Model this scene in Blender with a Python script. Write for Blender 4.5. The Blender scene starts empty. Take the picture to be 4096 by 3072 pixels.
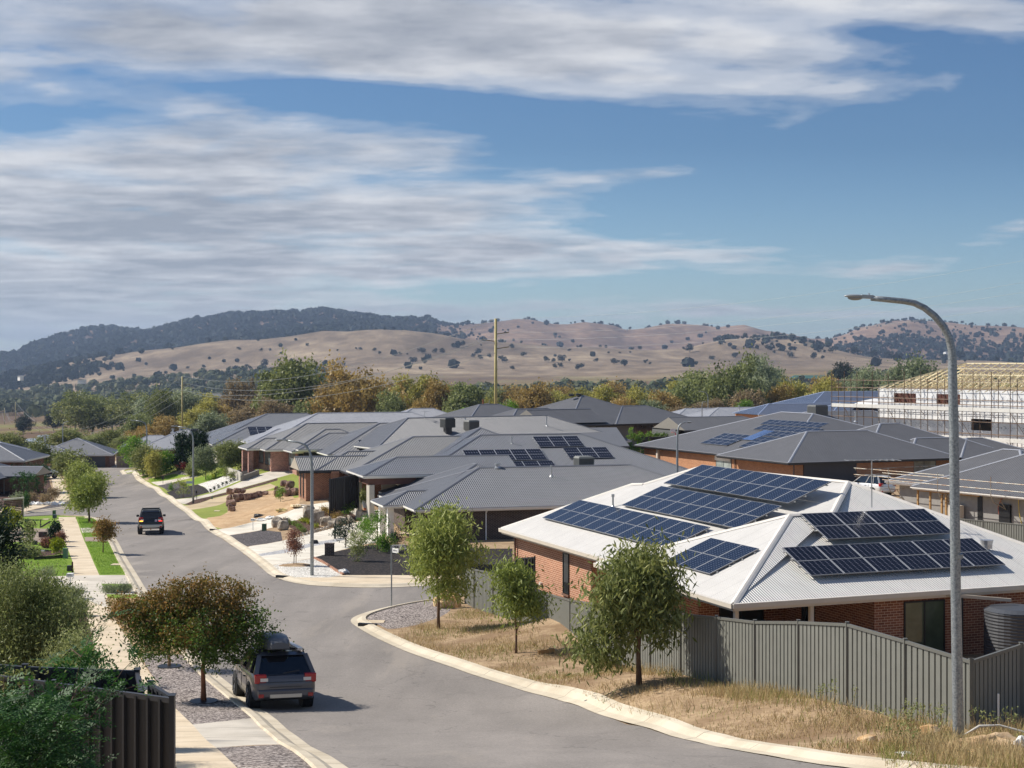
import bpy, math, random
import numpy as np
from mathutils import Vector, Matrix
from mathutils.geometry import delaunay_2d_cdt
random.seed(7); RS=np.random.RandomState(11)
S=bpy.context.scene; COL=S.collection
F=6100.0; U0=2048.0; V0=1455.0
R=math.radians
# ---------------- camera: level lens about 10 m above the street, looking along +Y
cam=bpy.data.objects.new('camera',bpy.data.cameras.new('camera')); COL.objects.link(cam)
cam.rotation_euler=(R(90),0,0); cam.data.sensor_width=36; cam.data.lens=36*F/4096
cam.data.shift_y=-(1536-V0)/4096; cam.data.clip_start=.5; cam.data.clip_end=60000
S.camera=cam
def W(u,v,z):
    Y=-z*F/(v-V0); return Vector(((u-U0)/F*Y,Y,z))
def A(u,v,Y): return Vector(((u-U0)/F*Y,Y,-(v-V0)/F*Y))
# ---------------- terrain height: street profile + measured spot heights
PY=[-40,0,20,26,29,33,38,44.4,52,62,72.7,90,109,157,227,268,330,420,520,700,1100]
PZ=[-4.5,-5.0,-6.0,-6.95,-7.5,-8.3,-9.15,-10.07,-10.65,-11.15,-11.6,-12.15,-12.75,-14.5,-16.6,-17.8,-19.5,-23,-26,-33,-44]
SP=[]
def sp(X,Y,Z,s=8.): SP.append((X,Y,Z-np.interp(Y,PY,PZ),s))
for x,y,z in ((8.9,33.7,-8.0),(8.0,35.8,-8.1),(7.3,38,-8.35),(6.4,40.1,-8.7),(5.7,42.3,-8.95),(4.9,44.6,-9.15),(4.3,46.9,-9.6),(3.6,50.5,-10.3)): sp(x,y,z,4.5)
sp(8.5,29.2,-7.44,4); sp(14,30,-7.4,6); sp(12,37,-8.2,6)
for x,y in ((10,55),(16,60),(20,70),(24,58),(30,66),(6,62),(22,52)): sp(x,y,-10.05,7)
for x,y in ((-3,68),(-8,60),(0,73),(-12,75),(4,78),(14,82),(30,90),(-8,90),(-4,98),(-16,98)): SP.append((x,y,0.0,8.))
for x,y in ((-3,110),(8,112),(14,118)): sp(x,y,-12.6,10)
for x,y in ((-6,124),(5,128),(15,136)): sp(x,y,-12.0,9)
for x,y in ((-14,131),(-8,136)): sp(x,y,-11.45,8)
for x,y in ((-15,166),(-5,172),(-26,176),(-20,184)): sp(x,y,-12.2,10)
for x,y in ((-36,206),(-28,215)): sp(x,y,-13.2,14)
for x,y in ((5,170),(15,190),(30,190),(30,160),(40,150),(32,130),(45,165),(30,112),(40,104),(55,180),(25,205)): sp(x,y,-11.4,14)
sp(60,250,-11.5,30); sp(20,240,-12.5,25); sp(-5,240,-14,20); sp(70,330,-14,40)
# anchors that hold the street and the left side at the plain profile
for x,y in ((-7,40),(-3,46),(-9,52),(-8,44),(0,40),(-12,60),(-16,72),(-14,85),(-24,88),(-19,104),(-24,118),(-30,118),(-30,135),(-40,150),(-46,172),(-34,132),(-52,190),(-62,220),(-70,250),(-55,120),(-60,160),(-90,230),(-40,90),(-25,60),(-14,36),(-30,80),(3,33),(0,28),(-6,30),(-60,262),(-50,300),(-20,330)):
    SP.append((x,y,0.0,8. if y<150 else 14.))
_sx,_sy,_sd,_ss=[np.array(c,float) for c in zip(*SP)]
def gn(X,Y):
    X=np.atleast_1d(np.asarray(X,float)); Y=np.atleast_1d(np.asarray(Y,float))
    d2=((X[:,None]-_sx)**2+(Y[:,None]-_sy)**2)/_ss**2
    w=1.0/(d2+.05)**2
    w0=.12
    return np.interp(Y,PY,PZ)+(w*_sd).sum(1)/(w.sum(1)+w0)
def g(X,Y): return float(gn(X,Y)[0])
def G(u,v,lift=0.):
    """the ground point seen at photo pixel (u,v)"""
    k=-(v-V0)/F; a=(u-U0)/F
    ys=np.concatenate([np.linspace(12,60,97),np.linspace(60.5,340,560)])
    f=gn(a*ys,ys)+lift-k*ys
    i=np.argmax(f>0) if (f>0).any() else len(ys)-1
    if i==0: Y=ys[0]
    else: Y=ys[i-1]+(ys[i]-ys[i-1])*(-f[i-1])/(f[i]-f[i-1]+1e-9)
    return Vector((a*Y,Y,k*Y))
# ---------------- object helpers
def tag(o,label=None,cat=None,group=None,kind=None):
    if label: o['label']=label
    if cat: o['category']=cat
    if group: o['group']=group
    if kind: o['kind']=kind
    return o
def thing(name,label,cat,loc=(0,0,0),rz=0,group=None):
    o=bpy.data.objects.new(name,None); COL.objects.link(o); o.empty_display_size=.3
    o.location=loc; o.rotation_euler=(0,0,rz); return tag(o,label,cat,group)
def metric_uv(me):
    n=len(me.polygons)
    if not n: return
    uvl=me.uv_layers.new(name='UVMap')
    co=np.empty(len(me.vertices)*3); me.vertices.foreach_get('co',co); co=co.reshape(-1,3)
    nr=np.empty(n*3); me.polygons.foreach_get('normal',nr); nr=nr.reshape(-1,3)
    lt=np.empty(n,int); me.polygons.foreach_get('loop_total',lt)
    vi=np.empty(len(me.loops),int); me.loops.foreach_get('vertex_index',vi)
    N=np.repeat(nr,lt,axis=0); P=co[vi]
    flat=np.abs(N[:,2])>.999
    t=np.stack([-N[:,1],N[:,0],np.zeros(len(N))],1); L=np.linalg.norm(t,axis=1); L[L==0]=1; t/=L[:,None]
    t[flat]=(1,0,0); b=np.cross(N,t); b[flat]=(0,1,0)
    uv=np.stack([(P*t).sum(1),(P*b).sum(1)],1)
    uvl.data.foreach_set('uv',uv.ravel())
class MB:
    def __init__(s): s.v=[]; s.f=[]; s.m=[]; s.mats=[]
    def mi(s,m):
        if m is None: return 0
        if m not in s.mats: s.mats.append(m)
        return s.mats.index(m)
    def add(s,vs,fs,m=None):
        o=len(s.v); s.v+=[tuple(x) for x in vs]; s.f+=[tuple(i+o for i in f) for f in fs]; s.m+=[s.mi(m)]*len(fs); return s
    def box(s,x0,y0,z0,x1,y1,z1,m=None,M=None):
        vs=[Vector(p) for p in ((x0,y0,z0),(x1,y0,z0),(x1,y1,z0),(x0,y1,z0),(x0,y0,z1),(x1,y0,z1),(x1,y1,z1),(x0,y1,z1))]
        if M: vs=[M@p for p in vs]
        return s.add(vs,[(0,3,2,1),(4,5,6,7),(0,1,5,4),(1,2,6,5),(2,3,7,6),(3,0,4,7)],m)
    def bar(s,a,b,w,h=None,m=None,up=(0,0,1)):
        a=Vector(a);b=Vector(b);h=h or w;d=(b-a)
        if d.length<1e-6: return s
        d.normalize(); u=Vector(up)
        if abs(d.dot(u))>.99: u=Vector((1,0,0))
        r=d.cross(u).normalized(); q=r.cross(d)
        vs=[p+r*sx*w/2+q*sy*h/2 for p in (a,b) for sx,sy in ((-1,-1),(1,-1),(1,1),(-1,1))]
        return s.add(vs,[(3,2,1,0),(4,5,6,7),(0,1,5,4),(1,2,6,5),(2,3,7,6),(3,0,4,7)],m)
    def tube(s,pts,rs,n=8,m=None,caps=True):
        pts=[Vector(p) for p in pts]
        if not hasattr(rs,'__len__'): rs=[rs]*len(pts)
        rings=[]; r0=None
        for i,p in enumerate(pts):
            d=(pts[min(i+1,len(pts)-1)]-pts[max(i-1,0)]).normalized()
            if r0 is None:
                r0=d.cross(Vector((0,0,1)) if abs(d.z)<.9 else Vector((1,0,0))).normalized()
            r0=(r0-d*r0.dot(d)).normalized(); q=d.cross(r0)
            rings.append([p+(r0*math.cos(k*2*math.pi/n)+q*math.sin(k*2*math.pi/n))*rs[i] for k in range(n)])
        vs=[x for r in rings for x in r]; fs=[]
        for i in range(len(pts)-1):
            for k in range(n): fs.append((i*n+k,i*n+(k+1)%n,(i+1)*n+(k+1)%n,(i+1)*n+k))
        if caps: fs+= [tuple(reversed(range(n))),tuple(range((len(pts)-1)*n,len(pts)*n))]
        return s.add(vs,fs,m)
    def ell(s,c,r,m=None,nu=12,nv=8,noise=0,seed=0,z0=-1.):
        rr=random.Random(seed); vs=[];fs=[]
        c=Vector(c); ph=[rr.uniform(0,6) for _ in range(6)]
        for j in range(nv+1):
            t=math.pi*j/nv
            for i in range(nu):
                a=2*math.pi*i/nu
                k=1+noise*(math.sin(3*a+ph[0]+2*t)+math.sin(5*a+ph[1]-3*t)*.6+math.sin(4*t+ph[2]+a)*.7+rr.uniform(-.5,.5))
                z=max(math.cos(t),z0)
                vs.append(c+Vector((math.sin(t)*math.cos(a)*r[0]*k,math.sin(t)*math.sin(a)*r[1]*k,z*r[2]*k)))
        for j in range(nv):
            for i in range(nu):
                fs.append((j*nu+i,(j+1)*nu+i,(j+1)*nu+(i+1)%nu,j*nu+(i+1)%nu))
        return s.add(vs,fs,m)
    def build(s,name,mat=None,parent=None,smooth=False,uv=True,loc=None):
        me=bpy.data.meshes.new(name); me.from_pydata(s.v,[],s.f)
        for m in (s.mats or [mat]): me.materials.append(m)
        if len(s.mats)>1: me.polygons.foreach_set('material_index',s.m)
        me.update()
        if smooth: me.polygons.foreach_set('use_smooth',[True]*len(me.polygons))
        if uv: metric_uv(me)
        o=bpy.data.objects.new(name,me); COL.objects.link(o)
        if parent: o.parent=parent
        if loc is not None: o.location=loc
        return o
def bevel(o,w=.01,n=1):
    m=o.modifiers.new('b','BEVEL'); m.width=w; m.segments=n; m.limit_method='ANGLE'; return o
def npmesh(name,V,Fc,mat,parent=None,loc=None,uv=None,smooth=False):
    """V (n,3); Fc (m,k) equal sized faces"""
    me=bpy.data.meshes.new(name); m,k=Fc.shape
    me.vertices.add(len(V)); me.vertices.foreach_set('co',np.asarray(V,np.float32).ravel())
    me.loops.add(m*k); me.loops.foreach_set('vertex_index',Fc.astype(np.int32).ravel())
    me.polygons.add(m); me.polygons.foreach_set('loop_start',np.arange(0,m*k,k,dtype=np.int32))
    if smooth: me.polygons.foreach_set('use_smooth',np.ones(m,bool))
    me.materials.append(mat); me.update(calc_edges=True)
    if uv is not None:
        l=me.uv_layers.new(name='UVMap'); l.data.foreach_set('uv',np.asarray(uv,np.float32).ravel())
    o=bpy.data.objects.new(name,me); COL.objects.link(o)
    if parent: o.parent=parent
    if loc is not None: o.location=loc
    return o
def clone(o,loc=None,rz=None,sc=None,label=None,group=None):
    c=o.copy(); COL.objects.link(c)
    if loc is not None: c.location=loc
    if rz is not None: c.rotation_euler=(0,0,rz)
    if sc is not None: c.scale=sc if hasattr(sc,'__len__') else (sc,sc,sc)
    if label: c['label']=label
    if group: c['group']=group
    for ch in o.children:
        d=ch.copy(); COL.objects.link(d); d.parent=c
        for g2 in ch.children:
            e=g2.copy(); COL.objects.link(e); e.parent=d
    return c
# ---------------- materials
def lin(c):
    c=[x/255. for x in c]; return tuple(x/12.92 if x<=.04045 else ((x+.055)/1.055)**2.4 for x in c)+(1,)
class NT:
    def __init__(s,name):
        s.m=bpy.data.materials.new(name); s.m.use_nodes=True; s.t=s.m.node_tree; s.t.nodes.clear()
        s.out=s.n('ShaderNodeOutputMaterial'); s.b=s.n('ShaderNodeBsdfPrincipled'); s.l(s.b.outputs[0],s.out.inputs[0])
    def n(s,t,**k):
        x=s.t.nodes.new(t)
        for a,b in k.items(): setattr(x,a,b)
        return x
    def l(s,a,b): s.t.links.new(a,b)
    def coord(s,kind='obj'):
        if kind=='uv': return s.n('ShaderNodeUVMap').outputs[0]
        if kind=='pos': return s.n('ShaderNodeNewGeometry').outputs['Position']
        return s.n('ShaderNodeTexCoord').outputs['Object']
    def mapv(s,src,scale=(1,1,1),rot=(0,0,0),loc=(0,0,0)):
        x=s.n('ShaderNodeMapping'); x.inputs['Scale'].default_value=scale; x.inputs['Rotation'].default_value=rot; x.inputs['Location'].default_value=loc
        s.l(src,x.inputs[0]); return x.outputs[0]
    def noise(s,src,scale,detail=4,rough=.55):
        x=s.n('ShaderNodeTexNoise'); x.inputs['Scale'].default_value=scale; x.inputs['Detail'].default_value=detail; x.inputs['Roughness'].default_value=rough
        s.l(src,x.inputs['Vector']); return x.outputs['Fac']
    def vor(s,src,scale,out='Color'):
        x=s.n('ShaderNodeTexVoronoi'); x.inputs['Scale'].default_value=scale; s.l(src,x.inputs['Vector']); return x.outputs[out]
    def ramp(s,fac,stops,interp='LINEAR'):
        x=s.n('ShaderNodeValToRGB'); x.color_ramp.interpolation=interp; e=x.color_ramp.elements
        while len(e)<len(stops): e.new(.5)
        for i,(p,c) in enumerate(stops):
            e[i].position=p; e[i].color=c if len(c)==4 else tuple(c)+(1,)
        s.l(fac,x.inputs[0]); return x.outputs[0]
    def mix(s,f,a,b,mode='MIX'):
        x=s.n('ShaderNodeMix',data_type='RGBA',blend_type=mode)
        for i,v in ((0,f),(6,a),(7,b)):
            if hasattr(v,'is_output') : s.l(v,x.inputs[i])
            else: x.inputs[i].default_value=v
        return x.outputs[2]
    def math(s,op,a,b=None,c=None):
        x=s.n('ShaderNodeMath',operation=op)
        for i,v in enumerate((a,b,c)):
            if v is None: continue
            if hasattr(v,'is_output'): s.l(v,x.inputs[i])
            else: x.inputs[i].default_value=v
        return x.outputs[0]
    def sep(s,v):
        x=s.n('ShaderNodeSeparateXYZ'); s.l(v,x.inputs[0]); return x.outputs
    def bump(s,h,dist=.01,strength=1.):
        x=s.n('ShaderNodeBump'); x.inputs['Distance'].default_value=dist; x.inputs['Strength'].default_value=strength
        s.l(h,x.inputs['Height']); s.l(x.outputs[0],s.b.inputs['Normal']); return x
    def set(s,col=None,rough=.7,metal=0,spec=None):
        if col is not None:
            if hasattr(col,'is_output'): s.l(col,s.b.inputs['Base Color'])
            else: s.b.inputs['Base Color'].default_value=col
        if hasattr(rough,'is_output'): s.l(rough,s.b.inputs['Roughness'])
        else: s.b.inputs['Roughness'].default_value=rough
        s.b.inputs['Metallic'].default_value=metal
        if spec is not None: s.b.inputs['Specular IOR Level'].default_value=spec
        return s.m
_pc={}
def plain(c,rough=.6,metal=0,var=.08,name=None,spec=None):
    k=(tuple(c),rough,metal,var)
    if k in _pc: return _pc[k]
    t=NT(name or 'paint'); col=lin(c) if max(c)>1.5 else tuple(c)+(1,)
    n=t.noise(t.coord('obj'),3.0,5)
    d=tuple(x*(1-var*1.6) for x in col[:3])+(1,); l=tuple(min(1,x*(1+var)) for x in col[:3])+(1,)
    m=t.set(t.ramp(n,[(.3,d),(.7,l)]),rough,metal,spec); _pc[k]=m; return m
def brick(name,c1,c2,mortar,scale=1.,var=.5):
    t=NT(name); uv=t.coord('uv')
    x=t.n('ShaderNodeTexBrick'); x.offset=.5
    x.inputs['Scale'].default_value=1/scale; x.inputs['Mortar Size'].default_value=.008; x.inputs['Mortar Smooth'].default_value=.2
    x.inputs['Brick Width'].default_value=.24; x.inputs['Row Height'].default_value=.086
    x.inputs['Color1'].default_value=lin(c1); x.inputs['Color2'].default_value=lin(c2); x.inputs['Mortar'].default_value=lin(mortar)
    x.inputs['Bias'].default_value=0
    t.l(uv,x.inputs['Vector'])
    n=t.noise(uv,1.3,5); c=t.mix(.35,x.outputs['Color'],t.ramp(n,[(.3,(.55,.55,.55,1)),(.7,(1,1,1,1))]),'MULTIPLY')
    t.bump(x.outputs['Fac'],.006,-.6)
    return t.set(c,.85)
def corrug(name,c,pitch=.076,amp=.016,rough=.4,metal=.0,joint=.76,spec=.5):
    """corrugated steel sheet: ridges run down the slope (uv.y)"""
    t=NT(name); s=t.sep(t.coord('uv'))
    w=t.math('SINE',t.math('MULTIPLY',s[0],2*math.pi/pitch))
    n=t.noise(t.coord('obj'),.8,5)
    col=lin(c); d=tuple(x*.88 for x in col[:3])+(1,)
    # sheet laps every few ridges
    fr=t.math('FRACT',t.math('DIVIDE',s[0],joint)); lap=t.math('LESS_THAN',fr,.03)
    cc=t.mix(lap,t.ramp(n,[(.3,d),(.7,col)]),tuple(x*.72 for x in col[:3])+(1,))
    # ridge profile as a true change of surface direction (stays crisp at any distance)
    ge=t.n('ShaderNodeNewGeometry').outputs['Normal']
    cr=t.n('ShaderNodeVectorMath',operation='CROSS_PRODUCT'); cr.inputs[0].default_value=(0,0,1); t.l(ge,cr.inputs[1])
    nm=t.n('ShaderNodeVectorMath',operation='NORMALIZE'); t.l(cr.outputs[0],nm.inputs[0])
    sc=t.n('ShaderNodeVectorMath',operation='SCALE'); t.l(nm.outputs[0],sc.inputs[0]); t.l(t.math('MULTIPLY',w,amp*60),sc.inputs['Scale'])
    ad=t.n('ShaderNodeVectorMath',operation='ADD'); t.l(sc.outputs[0],ad.inputs[0]); t.l(ge,ad.inputs[1])
    n2=t.n('ShaderNodeVectorMath',operation='NORMALIZE'); t.l(ad.outputs[0],n2.inputs[0]); t.l(n2.outputs[0],t.b.inputs['Normal'])
    return t.set(cc,rough,metal,spec)
# ================= shared materials
def ground_mats():
    M={}
    def mk(name,stops,scale,scale2,bumpd,rough=.95,vor=0,patch=None,patchscale=.2):
        t=NT(name); p=t.coord('pos')
        a=t.noise(p,scale,6,.65); b=t.noise(p,scale2,5,.6)
        f=t.math('ADD',t.math('MULTIPLY',a,.6),t.math('MULTIPLY',b,.4))
        if vor:
            vc=t.vor(p,vor); sv=t.sep(vc); f=t.math('ADD',t.math('MULTIPLY',f,.4),t.math('MULTIPLY',sv[0],.6))
            h=t.vor(p,vor,'Distance'); t.bump(h,bumpd,-1.)
        else: t.bump(a,bumpd,1.)
        c=t.ramp(f,stops)
        if patch:
            n=t.noise(p,patchscale,5,.6); k=t.ramp(n,[(.48,(0,0,0,1)),(.62,(1,1,1,1))])
            c=t.mix(t.math('MULTIPLY',t.sep(k)[0],.8),c,patch)
        M[name]=t.set(c,rough,0,.25); return M[name]
    mk('dry_ground',[(.30,lin((118,98,74))),(.45,lin((156,132,104))),(.58,lin((182,158,126))),(.72,lin((128,122,84)))],3.0,14,.03,patch=lin((128,104,78)),patchscale=.35)
    mk('bare_earth',[(.3,lin((150,120,90))),(.5,lin((186,156,120))),(.7,lin((208,186,152)))],1.2,9,.05)
    mk('lawn',[(.28,lin((84,112,24))),(.5,lin((116,142,44))),(.72,lin((142,164,60)))],9,.7,.02)
    mk('lawn_dry',[(.28,lin((104,122,50))),(.5,lin((136,146,66))),(.72,lin((160,158,84)))],6,.5,.02)
    mk('gravel_grey',[(.3,lin((70,62,60))),(.5,lin((120,110,106))),(.7,lin((190,180,172)))],5,1.5,.03,vor=22)
    mk('gravel_dark',[(.3,lin((44,41,42))),(.5,lin((74,69,70))),(.7,lin((120,114,114)))],5,1.5,.03,vor=20)
    mk('gravel_white',[(.3,lin((150,146,138))),(.5,lin((206,202,192))),(.7,lin((235,232,224)))],5,1.5,.03,vor=18)
    mk('gravel_pale',[(.3,lin((128,128,130))),(.5,lin((170,170,172))),(.7,lin((205,205,205)))],5,1.5,.03,vor=20)
    mk('mulch_black',[(.3,lin((16,15,16))),(.5,lin((32,29,30))),(.72,lin((74,66,62)))],6,2.2,.05,vor=14)
    mk('mulch_brown',[(.3,lin((44,30,26))),(.5,lin((74,54,46))),(.72,lin((110,84,70)))],6,2.2,.04,vor=14)
    def conc(name,c,c2,jx=0,joint=3.0,rot=0.3):
        t=NT(name); p=t.coord('pos'); a=t.noise(p,.6,6,.6); b=t.noise(p,30,3)
        f=t.math('ADD',t.math('MULTIPLY',a,.75),t.math('MULTIPLY',b,.25))
        col=t.ramp(f,[(.35,lin(c2)),(.6,lin(c))])
        if jx:
            q=t.sep(t.mapv(p,(1,1,1),(0,0,rot)))
            fr=t.math('FRACT',t.math('DIVIDE',q[1],joint)); col=t.mix(t.math('LESS_THAN',fr,.035/joint*1.2),col,tuple(x*.35 for x in lin(c2)[:3])+(1,))
        t.bump(b,.003,1.); M[name]=t.set(col,.9,0,.3); return M[name]
    conc('concrete_path',(220,204,178),(200,182,154),1,1.6,R(-21))
    conc('concrete_drive',(212,204,190),(188,180,166),1,3.2,R(-14))
    conc('concrete_white',(226,220,206),(206,198,182),1,4.5,R(40))
    conc('concrete_beige',(196,178,146),(176,156,124))
    conc('kerb',(210,199,178),(184,172,150))
    M['kerb_joint']=plain((112,100,84),.9)
    conc('paver',(164,148,132),(140,124,112))
    # asphalt: aggregate speckle, patches, tyre-worn tracks
    t=NT('asphalt'); p=t.coord('pos')
    a=t.noise(p,.11,6,.6); b=t.noise(p,16,4,.85); c=t.noise(t.mapv(p,(.6,.08,1),(0,0,R(22))),1.0,4)
    f=t.math('ADD',t.math('ADD',t.math('MULTIPLY',a,.18),t.math('MULTIPLY',b,.55)),t.math('MULTIPLY',c,.27))
    col=t.ramp(f,[(.34,lin((112,107,102))),(.5,lin((138,132,126))),(.66,lin((164,156,149)))])
    vc=t.n('ShaderNodeTexVoronoi',feature='DISTANCE_TO_EDGE'); vc.inputs['Scale'].default_value=.16; wp=t.n('ShaderNodeVectorMath',operation='ADD'); t.l(p,wp.inputs[0]); ns=t.n('ShaderNodeTexNoise'); ns.inputs['Scale'].default_value=.5; ns.inputs['Detail'].default_value=5; t.l(p,ns.inputs['Vector']); sc_=t.n('ShaderNodeVectorMath',operation='SCALE'); sc_.inputs['Scale'].default_value=4.; t.l(ns.outputs['Color'],sc_.inputs[0]); t.l(sc_.outputs[0],wp.inputs[1]); t.l(wp.outputs[0],vc.inputs['Vector'])
    crack=t.math('MULTIPLY',t.math('LESS_THAN',vc.outputs['Distance'],.004),.35)
    col=t.mix(crack,col,lin((78,74,72)))
    st=t.ramp(t.noise(p,.35,6,.7),[(.60,(0,0,0,1)),(.70,(1,1,1,1))]); col=t.mix(t.math('MULTIPLY',t.sep(st)[0],.30),col,lin((96,92,89)))
    st=t.ramp(t.noise(t.mapv(p,(.5,.06,1),(0,0,R(22)),(3,9,0)),1.0,5,.6),[(.58,(0,0,0,1)),(.68,(1,1,1,1))]); col=t.mix(t.math('MULTIPLY',t.sep(st)[0],.35),col,lin((168,158,146)))
    t.bump(b,.004,1.); M['asphalt']=t.set(col,.88,0,.3)
    return M
GM=ground_mats()
gv_steel=NT('galvanised_steel'); _n=gv_steel.noise(gv_steel.coord('obj'),26,3,.7)
gv_steel=gv_steel.set(gv_steel.ramp(_n,[(.35,lin((120,126,130))),(.65,lin((172,178,180)))]),.48,.55)
m_dark_roof=corrug('dark_grey_roof_steel',(114,116,121),pitch=.152,amp=.021,rough=.45)
m_dark_roof2=corrug('charcoal_roof_dim_tint',(106,110,118),pitch=.152,amp=.019,rough=.4)  # per-house tint, mostly painting in dimmer light from roof orientation
m_dark_roof3=corrug('charcoal_roof_lit_tint',(128,128,128),pitch=.152,amp=.017,rough=.55)  # lighter per-house tint, mostly painting in how sun meets the roof's orientation
m_mid_roof=corrug('mid_grey_roof_steel',(104,104,106),pitch=.19,amp=.012,rough=.5)
m_light_roof=corrug('light_grey_roof_steel',(164,166,172),rough=.42)
m_blue_roof=corrug('blue_grey_roof_steel',(88,100,124),rough=.4)
m_white_roof=corrug('off_white_roof_steel',(226,223,217),pitch=.1,amp=.016,rough=.5)
m_cap_dark=plain((112,114,120),.4,0,.04); m_cap_white=plain((224,218,208),.45,0,.04); m_cap_light=plain((150,153,160),.4,0,.04); m_cap_edge=plain((62,63,66),.5,0,.04)
m_cream=plain((216,208,194),.6,0,.03); m_fascia=plain((232,229,222),.5,0,.03); m_taupe=plain((176,166,150),.5,0,.03)
b_orange=brick('orange_brick',(188,130,98),(166,108,78),(236,206,180)); b_orange2=brick('orange_red_shade_brick',(158,104,76),(126,78,56),(214,180,152))  # second brick: a redder brick, also the shade-darkened copy of the first
b_red=brick('red_brick',(116,62,44),(94,46,34),(176,150,124)); b_dark=brick('dark_brown_brick',(70,54,48),(52,40,37),(150,138,124)); b_pink=brick('recycled_pink_brick',(184,126,108),(140,84,70),(220,200,184))
b_tan=brick('tan_brick',(186,130,90),(164,108,74),(200,172,140))
m_render=plain((190,184,172),.85,0,.05); m_render_grey=plain((132,128,120),.85,0,.05); m_white=plain((238,237,232),.6,0,.03)
m_black=plain((26,27,29),.45,0,.1); m_charcoal=plain((52,53,56),.5,0,.06); m_dkfence=plain((58,57,57),.5,0,.06)
def glassm(name,c,rough=.08):
    t=NT(name); n=t.noise(t.coord('obj'),.9,3); d=lin(c)
    return t.set(t.ramp(n,[(.35,tuple(x*.5 for x in d[:3])+(1,)),(.65,d)]),rough,0,.8)
m_glass=glassm('window_glass',(52,60,62)); m_glass_pale=glassm('curtained_window_glass',(150,160,156)); m_carglass=glassm('tinted_car_glass',(24,28,34),.05)
def solar(name,c,cell,line,n_cells=(6,10)):
    """photovoltaic module: uv 0..1 over one panel"""
    t=NT(name); s=t.sep(t.n('ShaderNodeUVMap').outputs[0])
    def grid(x,n,w):
        fr=t.math('FRACT',t.math('MULTIPLY',x,n)); a=t.math('ABSOLUTE',t.math('SUBTRACT',fr,.5)); return t.math('GREATER_THAN',a,.5-w)
    g1=t.math('MAXIMUM',grid(s[0],n_cells[0],.055),grid(s[1],n_cells[1],.055))
    bus=grid(s[0],n_cells[0]*3,.05)
    dot=t.math('MULTIPLY',t.math('GREATER_THAN',t.math('ABSOLUTE',t.math('SUBTRACT',t.math('FRACT',t.math('MULTIPLY',s[0],n_cells[0])),.5)),.36),t.math('GREATER_THAN',t.math('ABSOLUTE',t.math('SUBTRACT',t.math('FRACT',t.math('MULTIPLY',s[1],n_cells[1])),.5)),.36))
    col=t.mix(bus,lin(c),lin(cell)); col=t.mix(g1,col,lin(line)); col=t.mix(dot,col,lin(tuple(min(255,x+50) for x in line)))
    ex=t.math('GREATER_THAN',t.math('ABSOLUTE',t.math('SUBTRACT',s[0],.5)),.48); ey=t.math('GREATER_THAN',t.math('ABSOLUTE',t.math('SUBTRACT',s[1],.5)),.488)
    col=t.mix(t.math('MAXIMUM',ex,ey),col,lin((178,180,184)) )
    return t.set(col,.2,0,.42)
m_pv_blue=solar('blue_solar_cells',(17,20,31),(22,26,38),(50,56,72))
m_pv_black=solar('black_solar_cells',(15,15,19),(19,19,24),(58,58,68))
m_pv_far=solar('dark_solar_cells',(26,25,30),(30,29,34),(62,61,68),(6,2))
m_metal=plain((190,192,194),.35,.7,.05); m_pvframe=plain((120,120,122),.4,.5,.04)
m_timber=plain((218,178,116),.7,0,.12); m_timber2=plain((176,140,92),.8,0,.15)
# ================= near ground: one triangulated sheet split into regions along the real edges
def px(pts): return [(p.x,p.y) for p in (G(u,v) for u,v in pts)]
def smooth(pl,n=2,closed=False):
    pl=[Vector(p) for p in pl]
    for _ in range(n):
        q=[]
        m=len(pl)
        for i in range(m if closed else m-1):
            a,b=pl[i],pl[(i+1)%m]; q+= [a*.75+b*.25,a*.25+b*.75]
        if not closed: q=[pl[0]]+q+[pl[-1]]
        pl=q
    return [tuple(p) for p in pl]
def dens(pl,step,closed=False):
    out=[]; n=len(pl)
    for i in range(n if closed else n-1):
        a,b=Vector(pl[i]),Vector(pl[(i+1)%n]); k=max(1,int((b-a).length/step))
        out+=[tuple(a+(b-a)*j/k) for j in range(k)]
    if not closed: out.append(pl[-1])
    return out
ROAD_L=smooth(px([(1500,3200),(1393,3072),(1129,2900),(1047,2838),(952,2765),(847,2678),(780,2600),(680,2475),(589,2370),(547,2298),(502,2228),(477,2178),(450,2139),(430,2104),(416,2082),(390,2072),(350,2066),(217,2063),(108,2068),(0,2076),(-260,2096)]),1)
ROAD_SF=smooth(px([(-260,2078),(0,2064),(108,2054),(217,2041),(300,2028),(345,2018),(372,2004),(380,1990),(372,1965),(355,1930),(340,1900),(334,1884),(315,1873),(200,1871),(-60,1872)]),1)
ROAD_FAR=smooth(px([(-60,1862),(200,1862),(353,1861),(520,1856),(700,1851),(900,1848)]),1)
ROAD_R=smooth(px([(900,1856),(700,1862),(560,1872),(495,1878),(478,1884),(485,1893),(527,1905),(597,1945),(661,1992),(706,2024),(761,2069),(835,2124),(895,2158),(970,2208),(1044,2268),(1079,2301),(1127,2320),(1190,2335),(1253,2343),(1348,2348),(1475,2352),(1633,2348),(1850,2336),(2200,2318),(2500,2305)]),1)
ROAD_N=smooth(px([(2500,2345),(2200,2352),(1900,2378),(1780,2392),(1673,2406),(1573,2423),(1497,2441),(1438,2459),(1408,2474),(1403,2488),(1420,2503),(1467,2532),(1556,2576),(1644,2614),(1732,2644),(1820,2673),(1894,2700),(2100,2762),(2400,2852),(2630,2929),(2860,2983),(3090,3029),(3358,3072),(3800,3120),(4200,3150)]),1)
ROAD_END=px([(4600,3500),(1800,3500)])
ROAD=ROAD_L+ROAD_SF+ROAD_FAR+ROAD_R+ROAD_N+ROAD_END
REG=[]   # (name, material, polygon) later entries win
def reg(name,mat,pts,s=0):
    pl=px(pts)
    if s: pl=smooth(pl,s,True)
    REG.append((name,mat,pl))
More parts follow.
